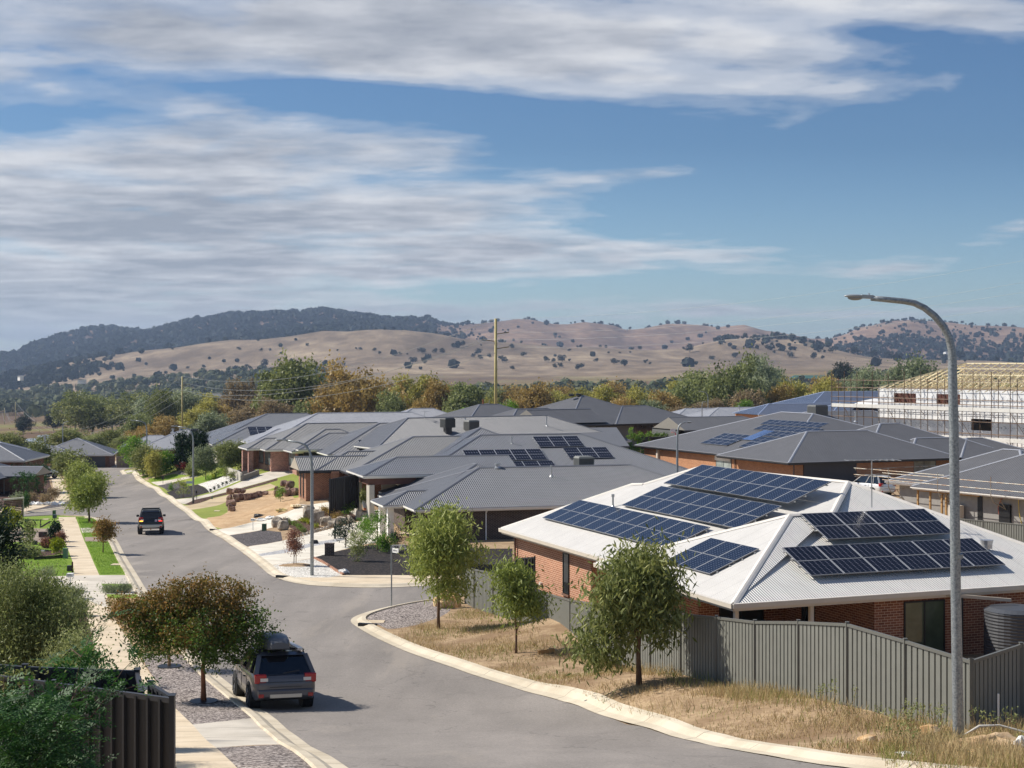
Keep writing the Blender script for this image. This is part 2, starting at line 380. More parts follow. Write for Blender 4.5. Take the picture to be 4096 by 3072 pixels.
# --- left side
reg('lawn','lawn',[(-700,3000),(-700,2060),(-100,2078),(108,2071),(217,2065),(386,2073),(450,2139),(480,2190),(547,2298),(600,2390),(640,2440),(300,2500),(0,2800)])
reg('bare_earth','bare_earth',[(420,2400),(620,2400),(720,2520),(800,2640),(780,2700),(557,2630),(468,2506)])
reg('garden_bed','mulch_brown',[(-300,3072),(-300,2600),(-100,2420),(150,2360),(310,2380),(342,2449),(378,2595),(390,2681),(500,2850),(690,3072)])
reg('footpath','concrete_path',[(234,2072),(303,2072),(338,2171),(398,2308),(420,2367),(440,2425),(467,2500),(517,2571),(561,2644),(635,2750),(700,2843),(771,2913),(866,3010),(930,3072),(1100,3250),(860,3250),(690,3072),(560,2900),(450,2760),(390,2681),(378,2595),(354,2506),(342,2449),(323,2392),(298,2338),(293,2258),(259,2171)])
reg('driveway','concrete_drive',[(100,2318),(298,2308),(398,2308),(527,2306),(575,2360),(560,2384),(420,2384),(430,2440),(330,2400),(150,2362),(60,2345)])
reg('lawn','lawn',[(404,2342),(537,2343),(545,2356),(420,2362)])
reg('driveway','concrete_drive',[(322,2116),(400,2115),(408,2133),(330,2136)])
reg('driveway','paver',[(338,2153),(430,2152),(442,2171),(341,2171)])
reg('driveway','paver',[(-200,2100),(140,2118),(258,2122),(262,2175),(60,2172),(-200,2190)])
reg('garden_bed','mulch_brown',[(60,2205),(254,2206),(262,2220),(60,2245)])
reg('lawn','lawn',[(60,2176),(262,2178),(265,2203),(60,2204)])
reg('driveway','concrete_drive',[(60,2206),(180,2204),(180,2210),(60,2214)])
reg('gravel_bed','gravel_grey',[(557,2624),(724,2628),(790,2676),(872,2760),(1000,2868),(1021,2884),(900,2899),(771,2913),(700,2843),(635,2750)])
reg('driveway','concrete_drive',[(771,2913),(1021,2884),(1090,2930),(1180,2994),(1020,2996),(866,3010)])
reg('gravel_bed','gravel_grey',[(866,3010),(1020,2998),(1180,2994),(1290,3072),(1380,3150),(1040,3190),(930,3072)])
reg('footpath','concrete_path',[(196,1891),(236,1891),(260,1945),(283,2014),(226,2016),(108,2047),(-40,2060),(-60,2046),(108,2031),(217,2004),(212,1950)])
reg('garden_bed','gravel_dark',[(108,2049),(226,2018),(290,2004),(345,2004),(300,2022),(217,2036),(108,2050)])
reg('garden_bed','mulch_brown',[(-100,2040),(-100,1890),(180,1892),(205,1950),(212,2000),(108,2030)])
reg('driveway','concrete_path',[(100,1855),(353,1850),(517,1845),(517,1853),(353,1858),(100,1860)])
# --- right side
reg('lawn','lawn_dry',[(478,1884),(700,1855),(1100,1850),(1400,1900),(1250,2000),(1000,2040),(860,2135),(700,2030)])
reg('lawn','lawn',[(532,1897),(560,1880),(610,1870),(630,1880),(570,1902),(545,1906)])
reg('driveway','concrete_drive',[(497,1888),(560,1875),(600,1868),(604,1874),(560,1884),(510,1894)])
reg('driveway','concrete_path',[(540,1908),(576,1898),(640,1880),(655,1884),(580,1904),(560,1916)])
reg('lawn','lawn',[(560,1909),(640,1888),(675,1892),(600,1912),(570,1914)])
reg('driveway','concrete_beige',[(570,1917),(640,1905),(715,1885),(735,1890),(660,1910),(586,1925)])
reg('lawn','lawn',[(591,1918),(694,1899),(748,1902),(689,1919),(613,1933)])
reg('garden_bed','gravel_grey',[(700,1899),(735,1888),(770,1890),(768,1900),(748,1903)])
reg('driveway','concrete_drive',[(605,1931),(689,1921),(789,1902),(791,1908),(700,1930),(634,1945)])
reg('gravel_bed','gravel_dark',[(629,1945),(700,1932),(745,1930),(735,1952),(700,1958),(672,1968)])
reg('garden_bed','lawn',[(745,1930),(790,1915),(900,1890),(905,1902),(790,1938),(735,1952)])
reg('garden_bed','mulch_black',[(667,1972),(700,1958),(792,1940),(812,1950),(838,1972),(770,1991),(700,2000)])
reg('pebble_bed','gravel_white',[(792,1941),(850,1922),(900,1907),(940,1914),(963,1924),(900,1950),(838,1974)])
reg('garden_bed','mulch_black',[(905,1905),(950,1880),(985,1880),(1030,1893),(968,1925)])
reg('driveway','concrete_drive',[(688,2002),(770,1994),(849,1975),(965,1929),(1050,1897),(1150,1880),(1210,1890),(1120,1912),(1050,1932),(949,1959),(849,1986),(735,2020)])
reg('garden_bed','mulch_brown',[(735,2021),(775,2003),(849,1987),(949,1960),(1050,1933),(1110,1915),(1110,1925),(1050,1943),(949,1970),(849,1996),(760,2024)])
reg('driveway','concrete_beige',[(732,2027),(760,2024),(849,1998),(949,1972),(1080,1938),(1110,1950),(1000,1985),(908,2010),(865,2027),(765,2043),(748,2040)])
reg('lawn','lawn_dry',[(765,2045),(865,2027),(908,2032),(908,2062),(805,2078)])
reg('bare_earth','bare_earth',[(805,2078),(908,2062),(915,2030),(960,1985),(1100,1960),(1180,1975),(1215,2020),(1140,2056),(1000,2095),(855,2124)],1)
reg('driveway','concrete_white',[(848,2124),(1000,2095),(1140,2056),(1200,2030),(1320,2012),(1320,2048),(1218,2073),(1100,2112),(1000,2132),(902,2148)])
reg('gravel_bed','gravel_dark',[(902,2148),(1000,2134),(1050,2125),(1123,2133),(1130,2168),(1000,2189),(965,2195),(930,2168)])
reg('garden_bed','mulch_brown',[(1135,2096),(1180,2085),(1225,2088),(1285,2110),(1310,2118),(1196,2150),(1190,2130)])
reg('garden_bed','mulch_brown',[(1240,2050),(1320,2040),(1440,2030),(1475,2062),(1480,2078),(1420,2090),(1340,2105),(1290,2085)])
reg('driveway','concrete_white',[(966,2207),(1000,2190),(1127,2169),(1196,2153),(1304,2124),(1424,2092),(1500,2080),(1550,2084),(1550,2128),(1500,2175),(1440,2186),(1367,2205),(1335,2212),(1253,2237),(1073,2270),(1040,2256)])
reg('pebble_bed','gravel_pale',[(1006,2226),(1139,2203),(1247,2177),(1377,2155),(1377,2165),(1253,2190),(1139,2218),(1019,2233)])
reg('concrete_apron','concrete_path',[(1105,2306),(1158,2314),(1313,2312),(1373,2306),(1900,2304),(2200,2290),(2200,2308),(1850,2330),(1475,2348),(1348,2345),(1190,2332),(1120,2318)])
reg('pebble_bed','gravel_white',[(1076,2271),(1160,2254),(1253,2239),(1310,2268),(1373,2306),(1313,2316),(1158,2316),(1112,2302)])
reg('garden_bed','mulch_black',[(1254,2236),(1335,2213),(1367,2206),(1475,2186),(1560,2182),(1660,2190),(2050,2200),(2050,2285),(1900,2306),(1373,2307),(1310,2266)])
reg('gravel_bed','gravel_grey',[(1453,2468),(1500,2446),(1573,2427),(1673,2411),(1745,2403),(1800,2440),(1802,2452),(1750,2482),(1644,2514),(1556,2528),(1525,2514),(1468,2486)],1)
reg('driveway','concrete_beige',[(2560,1835),(2650,1818),(2990,1812),(3000,1835),(2700,1840),(2600,1850)])
# near-ground triangulation
def cdt_ground():
    bnd=[(-26,13),(20,13),(100,140),(190,300),(-150,300),(-75,120)]
    verts=[];edges=[];faces=[]
    def addloop(pl,step,face=True):
        pl=dens(pl,step,True); o=len(verts); n=len(pl)
        verts.extend(Vector(p) for p in pl); edges.extend((o+i,o+(i+1)%n) for i in range(n))
    addloop(bnd,4)
    addloop(ROAD,1.2)
    for _,_,pl in REG: addloop(pl,1.5)
    for pl,sd_ in ((ROAD_L,1),(ROAD_SF,1),(ROAD_FAR,1),(ROAD_R,1),(ROAD_N,1)):   # lines under the kerb so the ground steps up behind it
        P=[Vector(p) for p in dens(pl,1.2)]
        for w in (.3,.66):
            o=len(verts)
            for i,p in enumerate(P):
                d=(P[min(i+1,len(P)-1)]-P[max(i-1,0)]).normalized(); verts.append(p+Vector((-d.y,d.x))*w*sd_)
            edges.extend((o+i,o+i+1) for i in range(len(P)-1))
    xs=[]
    y=14.
    while y<299:
        st=1.1 if y<75 else (1.8 if y<130 else 3.6)
        hw=.5*y+14
        x=-hw-(8 if y>60 else 0)
        while x<hw:
            xs.append((x+RS.uniform(-.2,.2)*st,y+RS.uniform(-.2,.2)*st)); x+=st
        y+=st
    def inside(p,pl):
        c=False;n=len(pl);x,y=p;j=n-1
        for i in range(n):
            xi,yi=pl[i];xj,yj=pl[j]
            if (yi>y)!=(yj>y) and x<(xj-xi)*(y-yi)/(yj-yi)+xi: c=not c
            j=i
        return c
    verts.extend(Vector(p) for p in xs if inside(p,bnd))
    v,e,f,_,_,_=delaunay_2d_cdt(verts,edges,[],0,1e-4)
    V=np.array([(p.x,p.y) for p in v]); Fc=np.array([t for t in f if len(t)==3])
    C=V[Fc].mean(1)
    def inpoly(P,pl):
        pl=np.array(pl); c=np.zeros(len(P),bool); j=len(pl)-1
        for i in range(len(pl)):
            xi,yi=pl[i];xj,yj=pl[j]
            k=((yi>P[:,1])!=(yj>P[:,1])); 
            with np.errstate(divide='ignore',invalid='ignore'):
                k&=P[:,0]<(xj-xi)*(P[:,1]-yi)/(yj-yi)+xi
            c^=k; j=i
        return c
    inb=inpoly(C,bnd); Fc=Fc[inb]; C=C[inb]
    rid=np.zeros(len(C),int)
    for i,(n,m,pl) in enumerate(REG): rid[inpoly(C,pl)]=i+1
    rid[inpoly(C,ROAD)]=-1
    # distance to road edge for the step up behind the kerb
    ed=np.array(dens(ROAD,.5,True)); d=np.full(len(V),9.)
    for i in range(0,len(ed),200):
        dd=((V[:,None]-ed[None,i:i+200])**2).sum(2).min(1); d=np.minimum(d,np.sqrt(dd))
    inr=inpoly(V,ROAD)
    Z=gn(V[:,0],V[:,1])+np.where(inr,0,np.clip((d-.5)/.14,0,1)*.09)-np.where(inr,0,np.clip((.62-d)/.2,0,1)*.04)*np.clip(d/.2,0,1)
    # soft roughness of natural ground
    rg=np.sin(V[:,0]*1.9+np.sin(V[:,1]*1.3)*2)*np.sin(V[:,1]*2.3+V[:,0])*.035
    Z+=np.where(inr|(d<.8),0,rg*.4)
    V3=np.column_stack([V,Z])
    groups={}
    for i in np.unique(rid):
        if i==-1: k=('road','asphalt')
        elif i==0: k=('ground','dry_ground')
        else: k=REG[i-1][:2]
        groups.setdefault(k,[]).append(i)
    for (n,m),ids in groups.items():
        sel=np.isin(rid,ids); ff=Fc[sel]; used,inv=np.unique(ff,return_inverse=True)
        o=npmesh(n,V3[used],inv.reshape(ff.shape),GM[m],smooth=True); tag(o,kind='structure')
        # face up
        if o.data.polygons[0].normal.z<0: o.data.flip_normals()
    return inpoly
inpoly=cdt_ground()
def gz(x,y):   # top of the ground beside the road
    return g(x,y)+.09
# kerbs: flat channel then rolled back
def kerb(pl,side,name='kerb'):
    P0=[Vector(p) for p in dens(pl,.6)]; P=[]; jt=set()
    for i,p in enumerate(P0):
        P.append(p)
        if i%5==2 and i+1<len(P0): jt.add(len(P)-1); P.append(p+(P0[i+1]-p).normalized()*.03)
    b=MB(); prof=[(-.02,.012),(.26,.022),(.36,.075),(.46,.125),(.64,.14),(.68,.05)]
    n=len(prof); vs=[];fs=[]
    for i,p in enumerate(P):
        d=(P[min(i+1,len(P)-1)]-P[max(i-1,0)]).normalized(); nr=Vector((-d.y,d.x))*side
        for w,h in prof:
            q=p+nr*w; vs.append((q.x,q.y,max(g(q.x,q.y),g(p.x,p.y) if w<.3 else -99)+h+.006))
    for i in range(len(P)-1):
        for k in range(n-1):
            f=(i*n+k,i*n+k+1,(i+1)*n+k+1,(i+1)*n+k); fs.append((f if side<0 else tuple(reversed(f)),i in jt))
    b.add(vs,[f for f,j in fs],GM['kerb']); jm=b.mi(GM['kerb_joint']); b.m=[jm if j else 0 for f,j in fs]; o=b.build(name,GM['kerb'],smooth=False); tag(o,kind='structure'); return o
kerb(ROAD_L,1); kerb(ROAD_SF,1); kerb(ROAD_FAR,1); kerb(ROAD_R,1); kerb(ROAD_N,1)
# ================= far terrain: one sheet to the hills
us0=[-1e4,0,278,463,695,927,1158,1297,1390,1529,1622,1761,1853,1984,2052,2142,2278,2368,2600,2735,2904,3006,3208,3343,3479,3614,3817,4096,1e4]
vs0=[1500,1495,1449,1421,1389,1352,1338,1317,1322,1317,1324,1352,1370,1381,1381,1390,1403,1394,1399,1393,1355,1349,1366,1389,1413,1426,1433,1443,1450]
us1=[-1e4,-1500,-500,0,55,148,278,426,482,593,686,820,964,1112,1251,1446,1575,1714,1761,1946,2065,2188,2323,2459,2500,2600,2668,2803,2870,2979,3060,3175,3242,3320,3377,3445,3546,3648,3749,3885,4096,4800,1e4]
vs1=[1440,1440,1420,1409,1417,1382,1350,1318,1310,1326,1300,1279,1258,1254,1264,1274,1286,1284,1296,1298,1290,1295,1306,1308,1320,1310,1303,1320,1330,1324,1346,1355,1366,1362,1347,1320,1300,1290,1299,1311,1328,1340,1400]
def T(us,vs): return lambda u: np.interp(u,us,vs)
CR2=T(us0,vs0); SK=T(us1,vs1)
ROWS=[(500,T([0,2500,4096],[1772,1740,1660])),(700,T([0,2000,3500],[1744,1705,1640])),(1100,T([0,2000,3500],[1706,1640,1580])),
 (1600,T([0,500,1000,1500,2000,2600,3300,4096],[1650,1640,1600,1562,1546,1530,1512,1503])),
 (2100,T([0,500,1000,1500,2000,2600,3300,4096],[1600,1556,1512,1500,1500,1490,1478,1475])),
 (2600,lambda u: np.minimum(T([-500,0,300,500,1000,1500,2000,2600,3300,4096],[1560,1550,1505,1478,1450,1430,1448,1446,1438,1462])(u),3000)),
 (3000,CR2),(3400,lambda u: CR2(u)+32),(4100,lambda u: .45*np.minimum(CR2(u)+10,1500)+.55*SK(u)+6),(5000,SK),(6500,lambda u: SK(u)+120),(9000,lambda u: SK(u)*0+1500)]
_rD=np.array([r[0] for r in ROWS],float)
def far_z(u,Y):
    """height of the far country for view column u at distance Y (arrays)"""
    Vt=np.stack([r[1](u) for r in ROWS])            # rows x n
    Zt=-(Vt-V0)/F*_rD[:,None]
    i=np.clip(np.searchsorted(_rD,Y)-1,0,len(_rD)-2); t=np.clip((Y-_rD[i])/(_rD[i+1]-_rD[i]),0,1)
    c=np.arange(len(u)); z0,z1=Zt[i,c],Zt[i+1,c]
    im=np.clip(i-1,0,None); ip=np.clip(i+2,None,len(_rD)-1)
    m0=(z1-Zt[im,c])/(_rD[i+1]-_rD[im])*(_rD[i+1]-_rD[i]); m1=(Zt[ip,c]-z0)/(_rD[ip]-_rD[i])*(_rD[i+1]-_rD[i])
    h=(2*t**3-3*t**2+1)*z0+(t**3-2*t**2+t)*m0+(-2*t**3+3*t**2)*z1+(t**3-t**2)*m1
    return h
def fbm(x,y,seed=0,octs=5):
    r=np.random.RandomState(seed); v=0;a=1.
    for o in range(octs):
        for _ in range(3):
            th=r.uniform(0,6.28); k=2**o; ph=r.uniform(0,6.28)
            v=v+a*np.sin((x*math.cos(th)+y*math.sin(th))*k+ph+1.3*np.sin((y*math.cos(th)-x*math.sin(th))*k*.7+ph*2))/3
        a*=.5
    return v
def terr(X,Y):
    X=np.asarray(X,float);Y=np.asarray(Y,float)
    u=U0+X/np.maximum(Y,1)*F; zf=far_z(u,Y); zn=gn(X,Y)
    t=np.clip((Y-300)/250,0,1); t=t*t*(3-2*t); z=zn*(1-t)+zf*t
    k=np.clip((Y-1700)/1200,0,1)
    n=fbm(X/260.,Y/420.,3); rid=1-np.abs(fbm(X/230.,Y/700.,9,4)); 
    z=z+k*(n*7+ (rid-.6)*24*np.clip((Y-2300)/1500,0,1))
    z=z+np.clip((Y-450)/600,0,1)*fbm(X/90.,Y/120.,5,3)*.8
    return z
def far_sheet():
    ys=np.concatenate([np.array([-30,-5,2,8]),np.linspace(12,300,60),np.geomspace(310,2200,70),np.geomspace(2230,9000,120)])
    uu=np.concatenate([-np.geomspace(60000,1500,26),np.linspace(-1400,5500,460),np.geomspace(5600,60000,26)])
    Yg,Ug=np.meshgrid(ys,uu,indexing='ij'); Ym=np.maximum(Yg,25); Xg=(Ug-U0)/F*Ym
    X=Xg.ravel();Y=Yg.ravel()
    Z=np.concatenate([terr(X[i:i+20000],Y[i:i+20000]) for i in range(0,len(X),20000)])
    # under the near sheet drop out of its way
    bnd=np.array([(-26,13),(20,13),(100,140),(190,300),(-150,300),(-75,120)],float)
    ins=inpoly(np.column_stack([X,Y]),bnd)
    dm=np.full(len(X),1e9)
    for i in range(len(bnd)):
        a,b=bnd[i],bnd[(i+1)%len(bnd)]; ab=b-a; t=np.clip(((X-a[0])*ab[0]+(Y-a[1])*ab[1])/(ab@ab),0,1)
        dm=np.minimum(dm,np.hypot(X-a[0]-t*ab[0],Y-a[1]-t*ab[1]))
    Z-=np.where(ins,np.clip(dm/4,0,1)*1.4,0)+.05
    nY,nU=Yg.shape; idx=np.arange(nY*nU).reshape(nY,nU)
    Fc=np.stack([idx[:-1,:-1],idx[:-1,1:],idx[1:,1:],idx[1:,:-1]],-1).reshape(-1,4)
    t=NT('far_country'); p=t.coord('pos')
    a=t.noise(t.mapv(p,(.004,.003,.004)),1.0,8,.62); b=t.noise(t.mapv(p,(.03,.012,.03)),1.0,6,.6); c=t.noise(p,.35,4)
    f=t.math('ADD',t.math('ADD',t.math('MULTIPLY',a,.5),t.math('MULTIPLY',b,.35)),t.math('MULTIPLY',c,.15))
    tan=t.ramp(f,[(.36,lin((96,84,72))),(.46,lin((118,103,86))),(.54,lin((144,127,106))),(.64,lin((178,160,132)))])
    sp=t.sep(p)
    # valley floor paddocks are greener and browner near by
    near=t.ramp(t.noise(t.mapv(p,(.012,.006,.01)),1.0,5),[(.38,lin((104,84,66))),(.5,lin((122,104,72))),(.6,lin((124,120,70)))])
    k=t.math('SMOOTH_MIN',1.0,t.math('MAXIMUM',0.0,t.math('DIVIDE',t.math('SUBTRACT',sp[1],1500),700)),.1)
    col=t.mix(k,near,tan)
    # reddish northern faces further back
    k2=t.math('MINIMUM',1.0,t.math('MAXIMUM',0.0,t.math('DIVIDE',t.math('SUBTRACT',sp[1],3300),400)))
    red=t.ramp(f,[(.36,lin((94,78,68))),(.5,lin((128,106,90))),(.66,lin((174,146,122)))])
    col=t.mix(k2,col,red)
    t.set(col,.95,0,.1)
    o=npmesh('terrain',np.column_stack([X,Y,Z]),Fc,t.m,smooth=True); tag(o,kind='structure'); return o
far_sheet()
def tz(x,y): return float(terr(np.array([x]),np.array([y]))[0])
# ================= sky: sun from the left and slightly beyond; broken cloud deck in the world shader
SUN_EL=R(42); sd=Vector((-.955,.30,0)).normalized()
sun_dir=Vector((sd.x*math.cos(SUN_EL),sd.y*math.cos(SUN_EL),math.sin(SUN_EL)))
sl=bpy.data.lights.new('sun','SUN'); sl.energy=4.6; sl.angle=R(.55); sl.color=(1,.93,.83)
so=bpy.data.objects.new('sun',sl); COL.objects.link(so); so.rotation_euler=sun_dir.to_track_quat('Z','Y').to_euler(); so.location=(0,0,60)
wd=bpy.data.worlds.new('World'); S.world=wd; wd.use_nodes=True; wt=wd.node_tree; wt.nodes.clear()
class WT(NT):
    def __init__(s): s.t=wt
w=WT()
out=w.n('ShaderNodeOutputWorld'); bg=w.n('ShaderNodeBackground'); w.l(bg.outputs[0],out.inputs[0])
sky=w.n('ShaderNodeTexSky'); sky.sky_type='NISHITA'; sky.sun_disc=False; sky.sun_elevation=SUN_EL
sky.sun_rotation=math.atan2(sun_dir.x,sun_dir.y); sky.altitude=200; sky.air_density=1.0; sky.dust_density=.6; sky.ozone_density=2.0
d=w.n('ShaderNodeTexCoord').outputs['Generated']; s3=w.sep(d)
el=w.math('MAXIMUM',s3[2],.004)
az=w.math('DIVIDE',s3[0],w.math('MAXIMUM',s3[1],.05)); e=w.math('DIVIDE',s3[2],w.math('MAXIMUM',s3[1],.05))   # tangent azimuth / elevation
inv=w.math('DIVIDE',1.0,w.math('ADD',el,.10))
cv=w.n('ShaderNodeCombineXYZ'); w.l(w.math('MULTIPLY',s3[0],inv),cv.inputs[0]); w.l(w.math('MULTIPLY',s3[1],inv),cv.inputs[1])
cpl=cv.outputs[0]
# rotate so streaks run from upper right to left horizon
n1=w.n('ShaderNodeTexNoise'); n1.inputs['Scale'].default_value=1.7; n1.inputs['Detail'].default_value=12; n1.inputs['Roughness'].default_value=.54; n1.inputs['Distortion'].default_value=.35
w.l(w.mapv(cpl,(1,1.0,1),(0,0,R(-8)),(3.1,7.7,0)),n1.inputs['Vector'])
n2=w.noise(w.mapv(cpl,(1,1.3,1),(0,0,R(-8)),(9.,2.3,0)),4.4,7,.52)
n3=w.noise(w.mapv(cpl,(1,1,1),(0,0,0),(1.3,5.3,0)),.9,5,.5)
# coverage over the sky: thick left, long finger reaching upper right, clear right
def gauss(ca,ce,sa,se,amp,rot=0.):
    c,s_=math.cos(rot),math.sin(rot)
    da=w.math('SUBTRACT',az,ca); de=w.math('SUBTRACT',e,ce)
    p=w.math('DIVIDE',w.math('ADD',w.math('MULTIPLY',da,c),w.math('MULTIPLY',de,s_)),sa)
    q=w.math('DIVIDE',w.math('SUBTRACT',w.math('MULTIPLY',de,c),w.math('MULTIPLY',da,s_)),se)
    r=w.math('ADD',w.math('MULTIPLY',p,p),w.math('MULTIPLY',q,q))
    return w.math('MULTIPLY',w.math('EXPONENT',w.math('MULTIPLY',r,-1.0)),amp)
def az_(u): return (u-U0)/F
def ev_(v): return (V0-v)/F
terms=[gauss(az_(500),ev_(650),.26,.15,.56),gauss(az_(300),ev_(1150),.2,.07,.30),gauss(az_(500),ev_(980),.2,.012,-.2),gauss(az_(1100),ev_(560),.05,.012,.15),gauss(az_(-300),ev_(900),.22,.2,.3),gauss(az_(2450),ev_(300),.27,.042,.62,R(-5)),gauss(az_(3300),ev_(260),.12,.028,.35,R(-5)),
 gauss(az_(2000),ev_(40),.36,.03,.46),gauss(az_(3600),ev_(20),.2,.02,.5,R(-8)),gauss(az_(1400),ev_(720),.13,.04,.3),
 gauss(az_(2400),ev_(720),.07,.009,.62,R(4)),gauss(az_(1700),ev_(900),.13,.018,.46),gauss(az_(2750),ev_(1015),.09,.010,.62),gauss(az_(3480),ev_(1080),.065,.008,.6,R(3)),gauss(az_(4000),ev_(940),.05,.012,.56,R(8)),gauss(az_(1900),ev_(1070),.12,.014,.5),
 gauss(az_(2500),ev_(1250),.35,.010,.42),gauss(az_(3300),ev_(1240),.2,.006,.3),gauss(az_(2100),ev_(975),.04,.006,.3),gauss(az_(1000),ev_(1060),.14,.02,.15),
 gauss(az_(150),ev_(490),.05,.012,-.6),gauss(az_(1250),ev_(370),.11,.011,-.6,R(-5)),gauss(az_(880),ev_(60),.05,.02,-.3,R(-30)),gauss(az_(2300),ev_(480),.12,.02,-.2),gauss(az_(3700),ev_(150),.12,.012,-.25,R(-6)),gauss(az_(3300),ev_(620),.3,.05,-.2)]
cov=terms[0]
for t_ in terms[1:]: cov=w.math('ADD',cov,t_)
# elsewhere in the dome (behind and beside the view) an unseen cloud deck, thickened for neutral fill light
beh=w.math('MULTIPLY',w.math('GREATER_THAN',w.math('ABSOLUTE',az),.6),.42)
cov=w.math('ADD',cov,beh)
dens_=w.math('ADD',w.math('ADD',w.math('MULTIPLY',n1.outputs['Fac'],1.5),w.math('MULTIPLY',w.math('SUBTRACT',n2,.5),.55)),w.math('SUBTRACT',cov,1.10))
alpha=w.ramp(w.math('ADD',dens_,.0),[(.0,(0,0,0,1)),(.14,(.20,.20,.20,1)),(.34,(.62,.62,.62,1)),(.62,(.94,.94,.94,1))],'EASE')
# thick parts are greyer underneath; thin edges catch the sun
shade=w.math('ADD',w.math('MULTIPLY',w.math('SUBTRACT',dens_,.25),1.0),w.math('MULTIPLY',w.math('SUBTRACT',n3,.5),1.5))
shade=w.math('ADD',shade,w.math('MULTIPLY',w.math('SUBTRACT',n2,.5),-2.0))
ccol=w.ramp(w.math('ADD',shade,.25),[(.0,(5.2,5.25,5.4,1)),(.3,(4.4,4.5,4.75,1)),(.6,(3.3,3.45,3.8,1)),(.95,(2.3,2.5,2.9,1))])
lowt=w.math('MINIMUM',1.0,w.math('MULTIPLY',w.math('MAXIMUM',e,0.0),16.0))
ccol=w.mix(lowt,(2.75,3.05,3.4,1),ccol)
skyc=w.mix(1.0,sky.outputs[0],w.mix(w.math('MINIMUM',1.0,w.math('MULTIPLY',w.math('MAXIMUM',e,0.0),7.0)),(.58,.70,.84,1),(.31,.425,.55,1)),'MULTIPLY')
fin=w.mix(w.sep(alpha)[0],skyc,ccol)
w.l(fin,bg.inputs[0]); bg.inputs[1].default_value=.12
S.view_settings.view_transform='Standard'; S.view_settings.look='None'; S.view_settings.gamma=1; S.view_settings.exposure=.35; S.view_settings.use_curve_mapping=False
